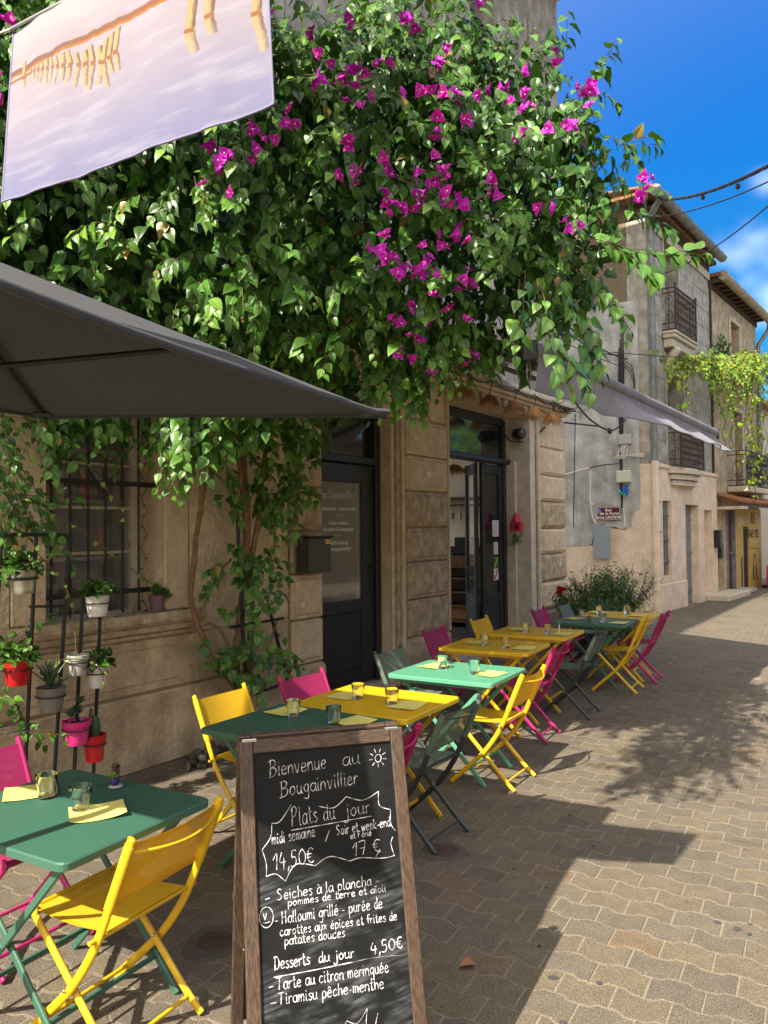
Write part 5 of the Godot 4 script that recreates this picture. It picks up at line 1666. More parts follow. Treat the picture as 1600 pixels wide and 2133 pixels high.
# ---------------------------------------------------------------- things fixed to the fronts
func make_facade_things() -> void:
	var mb := thing("mailbox", "dark metal letterbox with two yellow stickers beside the entrance door", "mailbox", Vector3(5.40, 1.34, WALL + 0.16))
	part(mb, "body", Geo.new().box(Vector3(0, 0.155, 0), Vector3(0.31, 0.31, 0.16), 0.006), mat(0.05, 0.038, 0.03, 0.5))
	part(mb, "lid", Geo.new().box(Vector3(0, 0.318, 0.01), Vector3(0.32, 0.014, 0.18), 0.004), M.black)
	for y in [0.285, 0.262]:
		part(mb, "sticker", Geo.new().box(Vector3(0.11, y, 0.081), Vector3(0.075, 0.018, 0.001)), mat(0.65, 0.45, 0.03, 0.6))
	# straw lamps along the ledge
	var lab := ["straw lampshade nearest the hanging bougainvillea over the shop opening", "second straw lampshade from the left over the shop opening", "middle straw lampshade over the shop opening", "fourth straw lampshade over the shop opening, left of the last one", "straw lampshade nearest the corner pilaster"]
	var xs := [8.15, 8.85, 9.6, 10.25, 10.93]
	for i in 5:
		var l := thing("straw_lamp", lab[i], "lamp", Vector3(xs[i], 3.24, WALL + 0.22), rnd(0, 3), "straw lampshades hanging from the ledge")
		part(l, "lamp_shade", straw_shade(rnd(0.15, 0.18), rnd(0.19, 0.23)), M.straw)
		part(l, "cord", Geo.new().tube([Vector3(0, 0.19, 0), Vector3(0.0, 0.36, 0.05)], 0.007, 5), M.cable)
	var bl := thing("wicker_lamp", "small brown wicker lantern under the leaves above the door lintel", "lamp", Vector3(6.95, 3.22, WALL + 0.34))
	part(bl, "lamp_shade", Geo.new().lathe([Vector2(0.09, 0.0), Vector2(0.1, 0.06), Vector2(0.1, 0.16), Vector2(0.08, 0.2)], 18, Vector3.ZERO, Basis(), 0.03, 9), M.straw)
	part(bl, "cord", Geo.new().tube([Vector3(0, 0.19, 0), Vector3(0, 0.44, 0)], 0.006, 5), M.cable)
	var cords := Geo.new()
	var pts := [Vector3(6.95, 3.66, WALL + 0.3), Vector3(7.9, 3.66, WALL + 0.27)]
	for x in xs:
		pts.append(Vector3(x, 3.60, WALL + 0.27))
	pts.append(Vector3(11.8, 3.58, WALL + 0.26))
	for i in pts.size() - 1:
		cords.tube(sag(pts[i], pts[i + 1], 0.06, 8), 0.008, 5)
		cords.tube(sag(pts[i] + Vector3(0, 0.02, -0.03), pts[i + 1] + Vector3(0, 0.03, -0.02), 0.03 + 0.03 * (i % 3), 8), 0.005, 5)
	for i in 14:
		var p := Vector3(rnd(10.6, 12.1), rnd(3.5, 3.62), WALL + 0.27)
		cords.tube(bez([p, p + rv() * 0.12, p + rv() * 0.16], 4), 0.005, 4)
	cords.tube([Vector3(11.6, 3.38, WALL + 0.15), Vector3(12.25, 3.36, WALL + 0.5)], 0.014, 6)
	cords.tube(sag(Vector3(11.95, 3.55, WALL + 0.2), Vector3(12.0, 1.72, WALL + 0.12), 0.0, 6), 0.008, 5)
	single("lamp_cables", cords, M.cable, "tangle of black cables strung along the ledge between the straw lampshades", "cables")
	var sp := thing("spotlight", "round black unlit spotlight with looping cables in the shop opening's corner", "spotlight", Vector3(10.55, 3.13, WALL - 0.16))
	part(sp, "housing", Geo.new().tube([Vector3(0.06, 0, -0.05), Vector3(-0.09, -0.02, 0.07)], 0.085, 16), M.black)
	part(sp, "lens", Geo.new().tube([Vector3(-0.09, -0.02, 0.07), Vector3(-0.105, -0.023, 0.082)], 0.07, 16), M.dark_glass)
	part(sp, "cable", Geo.new().tube(bez([Vector3(-0.35, 0.05, -0.1), Vector3(-0.2, -0.12, -0.05), Vector3(0.0, -0.12, 0.0), Vector3(0.2, -0.1, 0.1), Vector3(0.42, 0.12, 0.25)], 6), 0.012, 6), M.cable)
	var crimson := mat(0.50, 0.015, 0.06, 0.45)
	var bh := thing("birdhouse", "small crimson birdhouse with a green fern on the shop opening's reveal", "birdhouse", Vector3(10.52, 1.66, WALL - 0.2))
	part(bh, "box", Geo.new().box(Vector3(0, 0.08, 0), Vector3(0.11, 0.14, 0.17), 0.004), crimson)
	part(bh, "roof", Geo.new().lathe([Vector2(0.0, 0.15), Vector2(0.04, 0.1), Vector2(0.08, 0.0)], 4, Vector3(0, 0.155, 0), Basis(Vector3.UP, PI / 4)), crimson)
	part(bh, "entrance", Geo.new().tube([Vector3(-0.056, 0.08, 0.03), Vector3(-0.059, 0.08, 0.03)], 0.03, 12), M.black)
	var fern := []
	for i in 40:
		fern.append([leaf_at(Vector3(rnd(-0.05, 0.02), rnd(-0.16, 0.0), rnd(-0.06, 0.06)), Vector3(rnd(-0.6, 0.6), -1, rnd(-0.6, 0.6)), rv() + Vector3(-1, 0, 0.5), rnd(0.05, 0.08)), leaf_tone(0.3)])
	swarm(bh, "fern", leaf_geo(0.16).mesh(), M.leaf, fern)
	# on the neighbour's side wall
	var sx := 15.276
	var sg := thing("street_sign", "maroon street name plate with white lettering on the grey side wall", "sign", Vector3(sx, 1.865, -5.03), -PI / 2)
	part(sg, "plate", Geo.new().box(Vector3(0, 0.13, -0.004), Vector3(0.47, 0.265, 0.012), 0.003), mat(0.09, 0.014, 0.012, 0.4))
	var white := mat(0.75, 0.72, 0.68, 0.6)
	var bd := Geo.new()
	for s in [-1.0, 1.0]:
		bd.box(Vector3(0, 0.13 + s * 0.122, 0.003), Vector3(0.45, 0.006, 0.002))
		bd.box(Vector3(s * 0.224, 0.13, 0.003), Vector3(0.006, 0.238, 0.002))
	part(sg, "border", bd, white)
	for e in [["Rue", 0.0, 0.2], ["de la Porte", 0.02, 0.13], ["Saint LAURENT", 0.0, 0.055]]:
		part(sg, "lettering", text_mesh(e[0], 0.075, 0.003, true), white, at(e[1], e[2], 0.004))
	part(sg, "emblem", Geo.new().box(Vector3(-0.185, 0.185, 0.004), Vector3(0.06, 0.09, 0.002)), mat(0.08, 0.25, 0.5, 0.5))
	var mc := thing("meter_cabinet", "flat grey blue metal meter cabinet door in the peach plaster", "cabinet", Vector3(sx, 1.09, -5.17), -PI / 2)
	part(mc, "door", Geo.new().box(Vector3(0, 0.335, 0.004), Vector3(0.34, 0.67, 0.03), 0.006), mat(0.25, 0.29, 0.33, 0.6))
	part(mc, "lock", Geo.new().box(Vector3(0.13, 0.36, 0.021), Vector3(0.02, 0.03, 0.006), 0.002), M.black)
	single("junction_box", Geo.new().box(Vector3(sx - 0.04, 3.46, -4.66), Vector3(0.1, 0.2, 0.24), 0.01), M.grey_pot, "grey junction box with white wires spilling out below it", "junction box")
	single("junction_box", Geo.new().box(Vector3(sx - 0.05, 2.72, -4.69), Vector3(0.12, 0.24, 0.28), 0.015), mat(0.5, 0.53, 0.42, 0.5), "beige junction box above the blue plastic scraps", "junction box")
	var bp := Geo.new()
	for i in 7:
		bp.box(Vector3(sx - 0.05, 2.52 - i * 0.02, -4.64 - 0.03 * (i % 3)), Vector3(0.06, 0.06, 0.05), 0.01, Basis.from_euler(Vector3(i, i * 2.0, i * 0.7)))
	single("blue_plastic", bp, mat(0.01, 0.12, 0.5, 0.4), "blue plastic cable ends dangling below the beige box", "plastic scraps")
	var tq := Geo.new()
	for i in 3:
		tq.box(Vector3(sx - 0.05, 2.42 - i * 0.03, -4.78 + 0.05 * i), Vector3(0.05, 0.05, 0.05), 0.01, Basis.from_euler(Vector3(i, i * 2.0, 1)))
	single("green_plastic", tq, mat(0.02, 0.45, 0.32, 0.4), "turquoise plastic cable clips below the blue scraps", "plastic scraps")
	var wc := Geo.new()
	for i in 9:
		var z := -4.72 + i * 0.014
		wc.tube(bez([Vector3(sx - 0.05, 3.36, z), Vector3(sx - 0.08, 3.22, z - 0.04 + rnd(-0.05, 0.05)), Vector3(sx - 0.06, 3.08, z - 0.1 + rnd(-0.05, 0.12)), Vector3(sx - 0.05, 3.14, z + rnd(-0.15, 0.05)), Vector3(sx - 0.03, 3.08 + rnd(0, 0.08), -4.3)], 6), 0.007, 5)
	wc.tube([Vector3(sx - 0.02, 2.78, -6.1), Vector3(sx - 0.02, 2.93, -5.4)], 0.022, 8)
	wc.tube([Vector3(sx - 0.02, 2.88, -5.38), Vector3(sx - 0.02, 2.3, -5.40), Vector3(sx - 0.02, 1.95, -5.36), Vector3(sx - 0.02, 1.8, -5.28)], 0.016, 8)
	wc.tube([Vector3(sx - 0.02, 2.1, -4.72), Vector3(sx - 0.02, 1.72, -4.7)], 0.014, 8)
	wc.box(Vector3(sx - 0.02, 2.2, -5.36), Vector3(0.04, 0.06, 0.07), 0.005)
	single("wall_conduit", wc, M.white_cable, "pale conduits and loose white wires on the side wall", "conduit")
	var bc := Geo.new()
	for i in 6:
		var z := -4.73 - 0.022 * (i - 3)
		bc.tube([Vector3(sx - 0.03, 6.2 - rnd(0, 1.2), z + rnd(-0.03, 0.03)), Vector3(sx - 0.04, 4.6, z), Vector3(sx - 0.03, 3.0, -4.73 - 0.008 * i), Vector3(sx - 0.03, 2.1 + 0.2 * (i % 3), -4.74 - 0.006 * i)], 0.011, 5)
	bc.tube(sag(Vector3(sx - 0.03, 2.93, -5.4), Vector3(sx - 0.03, 2.98, -4.75), -0.02, 8), 0.012, 6)
	for i in 3:
		bc.tube(bez([Vector3(sx - 0.04, 5.0, -4.72), Vector3(sx - 0.1, 4.9 - i * 0.1, -4.5), Vector3(sx - 0.08, 4.5 - i * 0.1, -4.45), Vector3(sx - 0.04, 4.3, -4.7)], 6), 0.009, 5)
	single("cable_bundle", bc, M.cable, "bundle of black cables running down the grey side wall", "cables")
	# on the neighbours' fronts
	var pn := thing("poster_board", "narrow weathered notice board between downpipe and barred window", "notice board", HC + HB * Vector3(0.32, 1.62, 0.045), deg_to_rad(-3.37))
	part(pn, "board", Geo.new().box(Vector3(0, 0.3, 0), Vector3(0.22, 0.62, 0.03), 0.004), M.wood_light)
	part(pn, "paper", Geo.new().box(Vector3(0, 0.3, 0.016), Vector3(0.18, 0.56, 0.002)), M.paper)
	single("wall_mailbox", Geo.new().box(Vector3(0, 0, 0), Vector3(0.22, 0.42, 0.14), 0.01), M.black, "black letterbox on the peach pier left of the arched niche", "mailbox", Transform3D(HB, HC + HB * Vector3(4.38, 1.42, 0.1)))
	single("wall_mailbox", Geo.new().box(Vector3(0, 0, 0), Vector3(0.2, 0.36, 0.12), 0.01), M.black, "lower black letterbox beside the arched niche", "mailbox", Transform3D(HB, HC + HB * Vector3(4.72, 1.12, 0.05)))
	# the red barrier
	var br := thing("barrier", "red and white plastic road barrier with a grey notice, at the street's far end", "barrier", HC + HB * Vector3(8.0, 0, 0.45), deg_to_rad(-3.37))
	part(br, "frame", Geo.new().tube([Vector3(0.0, 0.1, 0), Vector3(0.0, 0.55, 0), Vector3(0.08, 0.62, 0), Vector3(2.6, 0.62, 0)], 0.045, 8).tube([Vector3(0.05, 0.07, 0), Vector3(2.6, 0.1, 0)], 0.045, 8), M.barrier)
	part(br, "board", Geo.new().box(Vector3(1.35, 0.35, 0), Vector3(2.4, 0.38, 0.03), 0.01), M.pale_stone)
	part(br, "post", Geo.new().box(Vector3(0.85, 0.9, -0.1), Vector3(0.2, 0.62, 0.05), 0.01), M.barrier)
	part(br, "sign_panel", Geo.new().box(Vector3(1.55, 0.95, -0.05), Vector3(1.1, 0.42, 0.03), 0.01), M.grey_pot)
	part(br, "top_bar", Geo.new().box(Vector3(1.7, 1.21, -0.05), Vector3(1.5, 0.08, 0.05), 0.01), M.barrier)
	for x in [0.5, 2.0]:
		part(br, "foot", Geo.new().box(Vector3(x, 0.03, 0), Vector3(0.12, 0.06, 0.5), 0.02), M.black)


func pot_mesh(r: float, hh: float, rim := true) -> Geo:
	var p := [Vector2(0.0, 0.0), Vector2(r * 0.72, 0.0), Vector2(r * 0.76, 0.006)]
	if rim:
		p += [Vector2(r * 0.93, hh * 0.76), Vector2(r * 1.02, hh * 0.77), Vector2(r * 1.06, hh * 0.99)]
	else:
		p += [Vector2(r * 0.8, hh * 0.2), Vector2(r * 1.0, hh * 0.98)]
	p += [Vector2(r * 1.02, hh), Vector2(r * 0.95, hh), Vector2(r * 0.9, hh * 0.86)]
	return Geo.new().lathe(p, 28)


func bushy(parent: Node, r: float, n: int, size: float, tone := 0.1, wide := 0.36) -> void:
	var l := []
	for i in n:
		var d := rv()
		d.y = absf(d.y) * 0.9 - 0.1
		var p := d * r * rnd(0.35, 1.0)
		l.append([leaf_at(p, d + rv() * 0.6, Vector3.UP + d + rv() * 0.5, size * rnd(0.7, 1.2)), leaf_tone(tone) * 0.8])
	swarm(parent, "foliage", leaf_geo(wide).mesh(), M.leaf, l).position.y = 0.0


func make_rack() -> void:
	var z := -4.15
	var a := thing("pot_rack", "tall black tube ladder rack holding flowerpots on rings", "plant rack")
	var A := func(x, y): return Vector3(x, y, z)
	part(a, "top_bar", Geo.new().tube(bez([A.call(2.30, 1.64), A.call(2.305, 1.69), A.call(2.35, 1.71), A.call(2.66, 1.705), A.call(2.71, 1.69), A.call(2.718, 1.64)], 4), 0.0115, 8), M.black)
	for e in [[2.30, 1.64, 2.22], [2.51, 1.70, 2.425], [2.718, 1.64, 2.60]]:
		part(a, "post", Geo.new().tube([A.call(e[0], e[1]), A.call(e[2], 0.0)], 0.011, 8), M.black)
	part(a, "rung", Geo.new().tube([A.call(2.47, 1.30), A.call(2.68, 1.285)], 0.008, 6), M.black)
	var b := thing("pot_rack", "low black tube ladder rack with white and red flowerpots", "plant rack")
	for e in [[2.81, 1.34, 2.735], [2.935, 1.30, 2.87]]:
		part(b, "post", Geo.new().tube([A.call(e[0], e[1]), A.call(e[2], 0.0)], 0.011, 8), M.black)
	part(b, "top_bar", Geo.new().tube([A.call(2.81, 1.34), A.call(2.935, 1.30)], 0.011, 8), M.black)
	var zinc := mat(0.55, 0.54, 0.5, 0.35, {"metal": 0.9})
	var speck := mat(0.5, 0.48, 0.44, 0.6, {"tex": T.speck, "scale": 6.0})
	# name, x, top y, r, height, material, rim, label, plant
	var pots := [
		["metal_bucket", 2.40, 1.515, 0.078, 0.135, zinc, false, "ribbed zinc bucket with a trailing plant, topmost on the rack", "bush"],
		["flowerpot", 2.875, 1.335, 0.072, 0.125, M.white_gloss, false, "white flowerpot with a dense green plant, upper right of the racks", "bush"],
		["flowerpot", 2.37, 1.015, 0.076, 0.135, M.red, true, "red flowerpot at the left edge of the rack", "bush"],
		["flowerpot", 2.745, 0.995, 0.062, 0.12, M.grey_pot, true, "pale grey flowerpot between the two racks", "soil"],
		["flowerpot", 2.87, 0.915, 0.062, 0.135, M.white_gloss, false, "white flowerpot with a leafy plant, lower right of the racks", "bush"],
		["flowerpot", 2.57, 0.835, 0.08, 0.14, speck, false, "speckled grey flowerpot with a spiky aloe", "aloe"],
		["flowerpot", 2.735, 0.61, 0.08, 0.14, M.hot_pink, true, "bright pink flowerpot with a succulent", "succulent"],
		["flowerpot", 2.855, 0.50, 0.066, 0.16, M.red, true, "glossy red flowerpot with a small cactus, lowest on the racks", "cactus"]]
	for e in pots:
		var o := thing(e[0], e[7], "flowerpot" if e[0] == "flowerpot" else "bucket", Vector3(e[1], e[2] - e[4], z + 0.05), rnd(0, 6), "pots on the racks" if e[0] == "flowerpot" else "")
		var body := part(o, "pot", pot_mesh(e[3], e[4], e[6]), e[5])
		part(o, "soil", Geo.new().lathe([Vector2(0, e[4] * 0.88), Vector2(e[3] * 0.91, e[4] * 0.86)], 18), M.soil)
		if e[0] == "metal_bucket":
			for k in 2:
				part(body, "bead", Geo.new().lathe([Vector2(0.07, 0.0), Vector2(0.0745, 0.004), Vector2(0.072, 0.008)], 28, Vector3(0, 0.075 + k * 0.018, 0)), zinc)
		part(a if e[1] < 2.8 else b, "ring", Geo.new().tube(range(25).map(func(i): return Vector3(e[1] + cos(TAU * i / 24.0) * (e[3] * 0.97 + 0.004), e[2] - e[4] * 0.36, z + 0.05 + sin(TAU * i / 24.0) * (e[3] * 0.97 + 0.004))), 0.004, 5), M.black)
		var pl := Node3D.new()
		pl.name = "plant"
		o.add_child(pl)
		pl.position.y = e[4]
		match e[8]:
			"bush":
				bushy(pl, 0.105, 95, 0.05, 0.05, 0.42)
			"aloe":
				part(pl, "leaves", rosette(16, 0.19, 0.25, 0.013, 0.35), M.aloe)
			"succulent":
				for q in [Vector3(0, 0.05, 0), Vector3(0.04, 0.03, 0.02), Vector3(-0.04, 0.03, 0.0), Vector3(0, 0.1, -0.02)]:
					part(pl, "rosette", rosette(16, 0.055, 0.3, 0.011, 0.5), M.succulent, Transform3D(Basis(), q))
			"cactus":
				part(pl, "stem", Geo.new().lathe([Vector2(0.03, -0.02), Vector2(0.035, 0.03), Vector2(0.028, 0.09), Vector2(0, 0.12)], 20, Vector3.ZERO, Basis(), 0.12, 8), M.succulent)
				part(pl, "stem", Geo.new().lathe([Vector2(0.014, -0.02), Vector2(0.016, 0.06), Vector2(0.01, 0.14), Vector2(0, 0.16)], 14, Vector3(0.035, 0, 0.01), Basis(), 0.12, 6), M.aloe)
	part(a, "ring", Geo.new().tube(range(25).map(func(i): return Vector3(2.36 + cos(TAU * i / 24.0) * 0.09, 0.64, z + 0.03 + sin(TAU * i / 24.0) * 0.09)), 0.004, 5), M.black)
	var sp := thing("sill_pot", "purple grey flowerpot with fleshy leaves at the right end of the window sill", "flowerpot", Vector3(3.745, 1.126, WALL + 0.03))
	part(sp, "pot", pot_mesh(0.058, 0.125, false), M.purple_pot)
	part(sp, "soil", Geo.new().lathe([Vector2(0, 0.11), Vector2(0.053, 0.108)], 18), M.soil)
	for q in [Vector3(0, 0.13, 0), Vector3(0.05, 0.13, 0.02), Vector3(-0.04, 0.14, 0.02), Vector3(0.01, 0.16, -0.02), Vector3(0.07, 0.1, 0.03)]:
		part(sp, "rosette", rosette(13, 0.065, 0.35, 0.014, 0.4), M.leaf_v[1], Transform3D(Basis(), q))


func make_cables() -> void:
	var e := HC + HB * Vector3(-0.2, 8.0, 0.35)
	var g := Geo.new()
	for i in 4:
		var line := sag(e, Vector3(9.5, 5.78, -1.18), 0.12, 60)
		for k in line.size():
			line[k] += Vector3(0, cos(k * 0.35 + i * PI / 2), sin(k * 0.35 + i * PI / 2)) * 0.013
		g.tube(line, 0.014, 5)
	for t in [0.5, 0.78]:
		g.box(e.lerp(Vector3(9.6, 5.76, -1.2), t) - Vector3(0, 0.03 + 0.48 * t * (1 - t), 0), Vector3(0.07, 0.07, 0.06), 0.02)
	single("power_line", g, M.cable, "thick bundle of twisted black power lines crossing the sky from the gutter corner", "power line")
	single("power_line", Geo.new().tube(sag(HC + HB * Vector3(-0.1, 7.75, 0.1), Vector3(11.0, 6.19, -1.45), 0.1, 24), 0.011, 5), M.cable, "upper thin black wire crossing the sky below the thick bundle", "power line")
	single("power_line", Geo.new().tube(sag(HC + HB * Vector3(0.0, 6.6, 0.05), Vector3(11.0, 5.88, -1.45), 0.15, 24), 0.010, 5), M.cable, "lower thin black wire running from the stone house across the sky", "power line")
	single("power_line", Geo.new().tube(sag(Vector3(11.88, 5.0, WALL + 0.1), Vector3(15.26, 5.05, -4.6), 0.08, 12), 0.014, 5).tube(sag(Vector3(11.88, 4.9, WALL + 0.1), Vector3(15.26, 5.15, -4.7), 0.12, 12), 0.012, 5).tube(sag(Vector3(11.88, 4.7, WALL + 0.1), Vector3(15.26, 4.86, -4.6), 0.02, 12), 0.007, 5), M.cable, "black wires spanning the gap between restaurant and side wall", "power line")
	single("power_line", Geo.new().tube(bez([Vector3(11.9, 3.9, WALL + 0.1), Vector3(12.6, 3.55, WALL + 0.2), Vector3(13.6, 3.45, -4.4), Vector3(15.25, 3.85, -4.65)], 8), 0.016, 5).box(Vector3(13.5, 3.43, -4.4), Vector3(0.12, 0.1, 0.06), 0.02), M.cable, "thick slack black cable drooping below the awning to the side wall", "power line")


func make_small_things() -> void:
	for e in [[2.27, -2.44, "round iron drain cover set in cracked mortar under the front yellow chair"], [3.58, -2.09, "round iron drain cover at the foot of the slate chair by the chalkboard"]]:
		var o := thing("drain_cover", e[2], "drain cover", Vector3(e[0], 0.0, e[1]), 0.0, "drain covers in the paving")
		var poly := PackedVector2Array()
		for k in 18:
			poly.append(Vector2.from_angle(TAU * k / 18.0) * rnd(0.115, 0.15))
		part(o, "mortar", Geo.new().prism(poly, 0.0, 0.0065, 0.004), mat(0.22, 0.19, 0.15, 0.9, {"tex": T.speck, "scale": 2.0}))
		part(o, "ring", Geo.new().lathe([Vector2(0.056, 0.0065), Vector2(0.058, 0.0105), Vector2(0.074, 0.0105), Vector2(0.078, 0.0065)], 28), M.rust_iron)
		part(o, "lid", Geo.new().lathe([Vector2(0.0, 0.0095), Vector2(0.02, 0.0095), Vector2(0.022, 0.0085), Vector2(0.05, 0.0085), Vector2(0.054, 0.007)], 24), M.rust_iron)
	single("dry_leaf", Geo.new().add(leaf_geo(0.4), Transform3D(Basis.from_euler(Vector3(-1.3, 0.8, 0.3)) * 0.07, Vector3(2.72, 0.012, -1.46))), mat(0.30, 0.15, 0.07, 0.8), "single curled brown dry leaf lying on the paving", "dry leaf")
	var st := Geo.new()
	var peb := []
	for i in 70:
		var s := Vector3(rnd(0.02, 0.055), rnd(0.015, 0.035), rnd(0.02, 0.05))
		peb.append([Transform3D(Basis.from_euler(Vector3(rnd(0, 6), rnd(0, 6), rnd(0, 6))) * Basis.from_scale(s), Vector3(4.2 + rng.randfn() * 0.2, absf(rng.randfn()) * 0.05 + 0.01, -4.45 + absf(rng.randfn()) * 0.1)), Color(0.25, 0.22, 0.18) * rnd(0.6, 1.4)])
	var pg := Geo.new().lathe([Vector2(0, -1), Vector2(0.7, -0.75), Vector2(1, -0.1), Vector2(0.8, 0.6), Vector2(0, 0.9)], 7)
	var sw := swarm(self, numbered("pebbles"), pg.mesh(), mat(1, 1, 1, 0.9, {"tint": true, "tex": T.speck, "scale": 3.0}), peb)
	tag(sw, "small heap of grey pebbles at the foot of the climbing trunk", "pebbles")


# ---------------------------------------------------------------- plants
const BLOBS := [[Vector3(1.9, 3.9, -4.4), Vector3(1.0, 1.4, 0.5)], [Vector3(2.9, 3.8, -4.2), Vector3(0.9, 1.25, 0.65)], [Vector3(3.55, 3.85, -3.6), Vector3(0.9, 1.25, 0.8)], [Vector3(4.1, 3.9, -2.9), Vector3(0.85, 1.15, 0.8)], [Vector3(4.5, 3.85, -2.2), Vector3(0.65, 0.95, 0.7)], [Vector3(4.62, 3.7, -1.8), Vector3(0.4, 0.75, 0.42)], [Vector3(4.45, 4.45, -2.9), Vector3(0.95, 0.85, 0.95)], [Vector3(1.9, 4.55, -1.75), Vector3(1.25, 0.45, 0.45)], [Vector3(2.3, 4.95, -2.8), Vector3(0.8, 0.45, 0.85)]]


func inside(p: Vector3, skip: int, k := 0.86) -> bool:
	for i in BLOBS.size():
		if i != skip and ((p - BLOBS[i][0]) / BLOBS[i][1]).length() < k:
			return true
	return false


func make_bougainvillea() -> void:
	var o := thing("bougainvillea", "huge green bougainvillea with magenta blossoms arching over the terrace", "bougainvillea")
	var leaves := []
	var stems := Geo.new()
	var clump := noise(91, 1.5, 2)
	for i in BLOBS.size():
		var c: Vector3 = BLOBS[i][0]
		var r: Vector3 = BLOBS[i][1]
		var n := int(330.0 * pow((r.x * r.y + r.y * r.z + r.x * r.z) / 3.0, 0.9) * (0.8 if i >= 7 else 1.0))
		for k in n:
			var d := rv()
			if d.dot(Vector3(-0.45, 0.0, 0.8)) < -0.45 and d.y < 0.5:
				continue
			var p := c + d * r
			if p.z < WALL + 0.1 or inside(p, i):
				continue
			var out := (d / r).normalized()
			var lump := clump.get_noise_3d(p.x, p.y, p.z)
			p += out * (lump * 0.42 - 0.06 + rng.randfn() * 0.05)
			if p.x > 4.62 and p.z > -1.9 and p.y > 3.3:
				continue
			var dir := (out * rnd(0.5, 1.1) + rv() * 0.55 + Vector3(-0.12, 0.15, 0)).normalized()
			shoot(leaves, stems, p - dir * 0.16, dir, out, 6 + rng.randi() % 8, rnd(0.07, 0.11), rnd(0.032, 0.045), 0.15)
		for k in n * 6:                                      # the inner layers
			var d := rv()
			var p := c + d * r * rnd(0.55, 0.95)
			if p.z < WALL + 0.06:
				continue
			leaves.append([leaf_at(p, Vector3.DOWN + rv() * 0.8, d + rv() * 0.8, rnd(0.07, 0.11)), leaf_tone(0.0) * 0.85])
	for k in 5200:                                           # leaves close to the wall
		var p := Vector3(rnd(1.2, 6.0), rnd(2.75, 5.6), rnd(WALL + 0.06, WALL + 0.4))
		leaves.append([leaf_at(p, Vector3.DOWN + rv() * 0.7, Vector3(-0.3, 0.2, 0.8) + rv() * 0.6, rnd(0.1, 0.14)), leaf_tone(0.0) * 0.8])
	# long trailing shoots: start, first direction, number of leaves, gap, droop
	var trails := [
		[Vector3(4.20, 3.36, -1.46), Vector3(0.55, -0.22, 0.62), 14, 0.05, 0.01], [Vector3(4.15, 3.3, -1.4), Vector3(0.55, -0.35, 0.6), 9, 0.045, 0.03],
		[Vector3(4.02, 3.10, -1.58), Vector3(0.25, -0.85, 0.25), 13, 0.05, 0.0], [Vector3(4.06, 2.98, -1.5), Vector3(0.35, -0.7, 0.4), 9, 0.048, 0.02], [Vector3(4.1, 3.15, -1.5), Vector3(0.3, -0.5, 0.45), 9, 0.05, 0.05],
		[Vector3(3.74, 3.0, -1.60), Vector3(0.1, -0.95, 0.1), 12, 0.05, 0.0], [Vector3(3.78, 2.75, -1.54), Vector3(0.35, -0.8, 0.3), 8, 0.045, 0.02], [Vector3(3.7, 3.05, -1.66), Vector3(0.05, -0.9, -0.05), 9, 0.05, 0.05],
		[Vector3(4.14, 3.0, -2.75), Vector3(0.15, -0.95, 0.1), 12, 0.045, 0.02], [Vector3(4.22, 2.8, -2.66), Vector3(0.15, -0.9, 0.1), 8, 0.045, 0.02], [Vector3(4.08, 2.95, -2.85), Vector3(-0.1, -0.95, 0.0), 10, 0.045, 0.02],
		[Vector3(4.45, 3.1, -2.3), Vector3(0.0, -0.9, 0.05), 9, 0.045, 0.02], [Vector3(4.3, 3.0, -2.5), Vector3(0.0, -0.9, 0.05), 8, 0.045, 0.02], [Vector3(4.5, 3.0, -2.1), Vector3(0.1, -0.8, 0.2), 6, 0.045, 0.02],
		[Vector3(4.47, 4.38, -1.5), Vector3(0.2, 0.7, 0.1), 7, 0.04, 0.05], [Vector3(4.35, 4.55, -1.66), Vector3(0.05, 0.8, 0.0), 6, 0.04, 0.05], [Vector3(4.6, 4.0, -1.4), Vector3(0.4, 0.4, 0.3), 7, 0.04, 0.12], [Vector3(4.62, 3.6, -1.36), Vector3(0.5, 0.1, 0.4), 8, 0.04, 0.12]]
	for t in trails:
		for k in 2:
			shoot(leaves, stems, t[0] + rv() * 0.03, (t[1] + rv() * 0.08).normalized(), Vector3(-0.3, 0.3, 0.9), t[2], rnd(0.095, 0.118), t[3], t[4])
	for k in 46:                                             # the lower fringe over the facade
		var f := rng.randf()
		var p := Vector3(3.75, 2.86, -3.3).lerp(Vector3(4.6, 3.0, -2.05), f) + Vector3(rnd(-0.1, 0.1), rnd(-0.05, 0.2), rnd(-0.3, 0.15))
		shoot(leaves, stems, p, Vector3(rnd(-0.2, 0.3), -0.8, rnd(0, 0.3)).normalized(), Vector3(-0.4, 0.2, 0.8), 4 + rng.randi() % 5, rnd(0.08, 0.105), 0.042, 0.05)
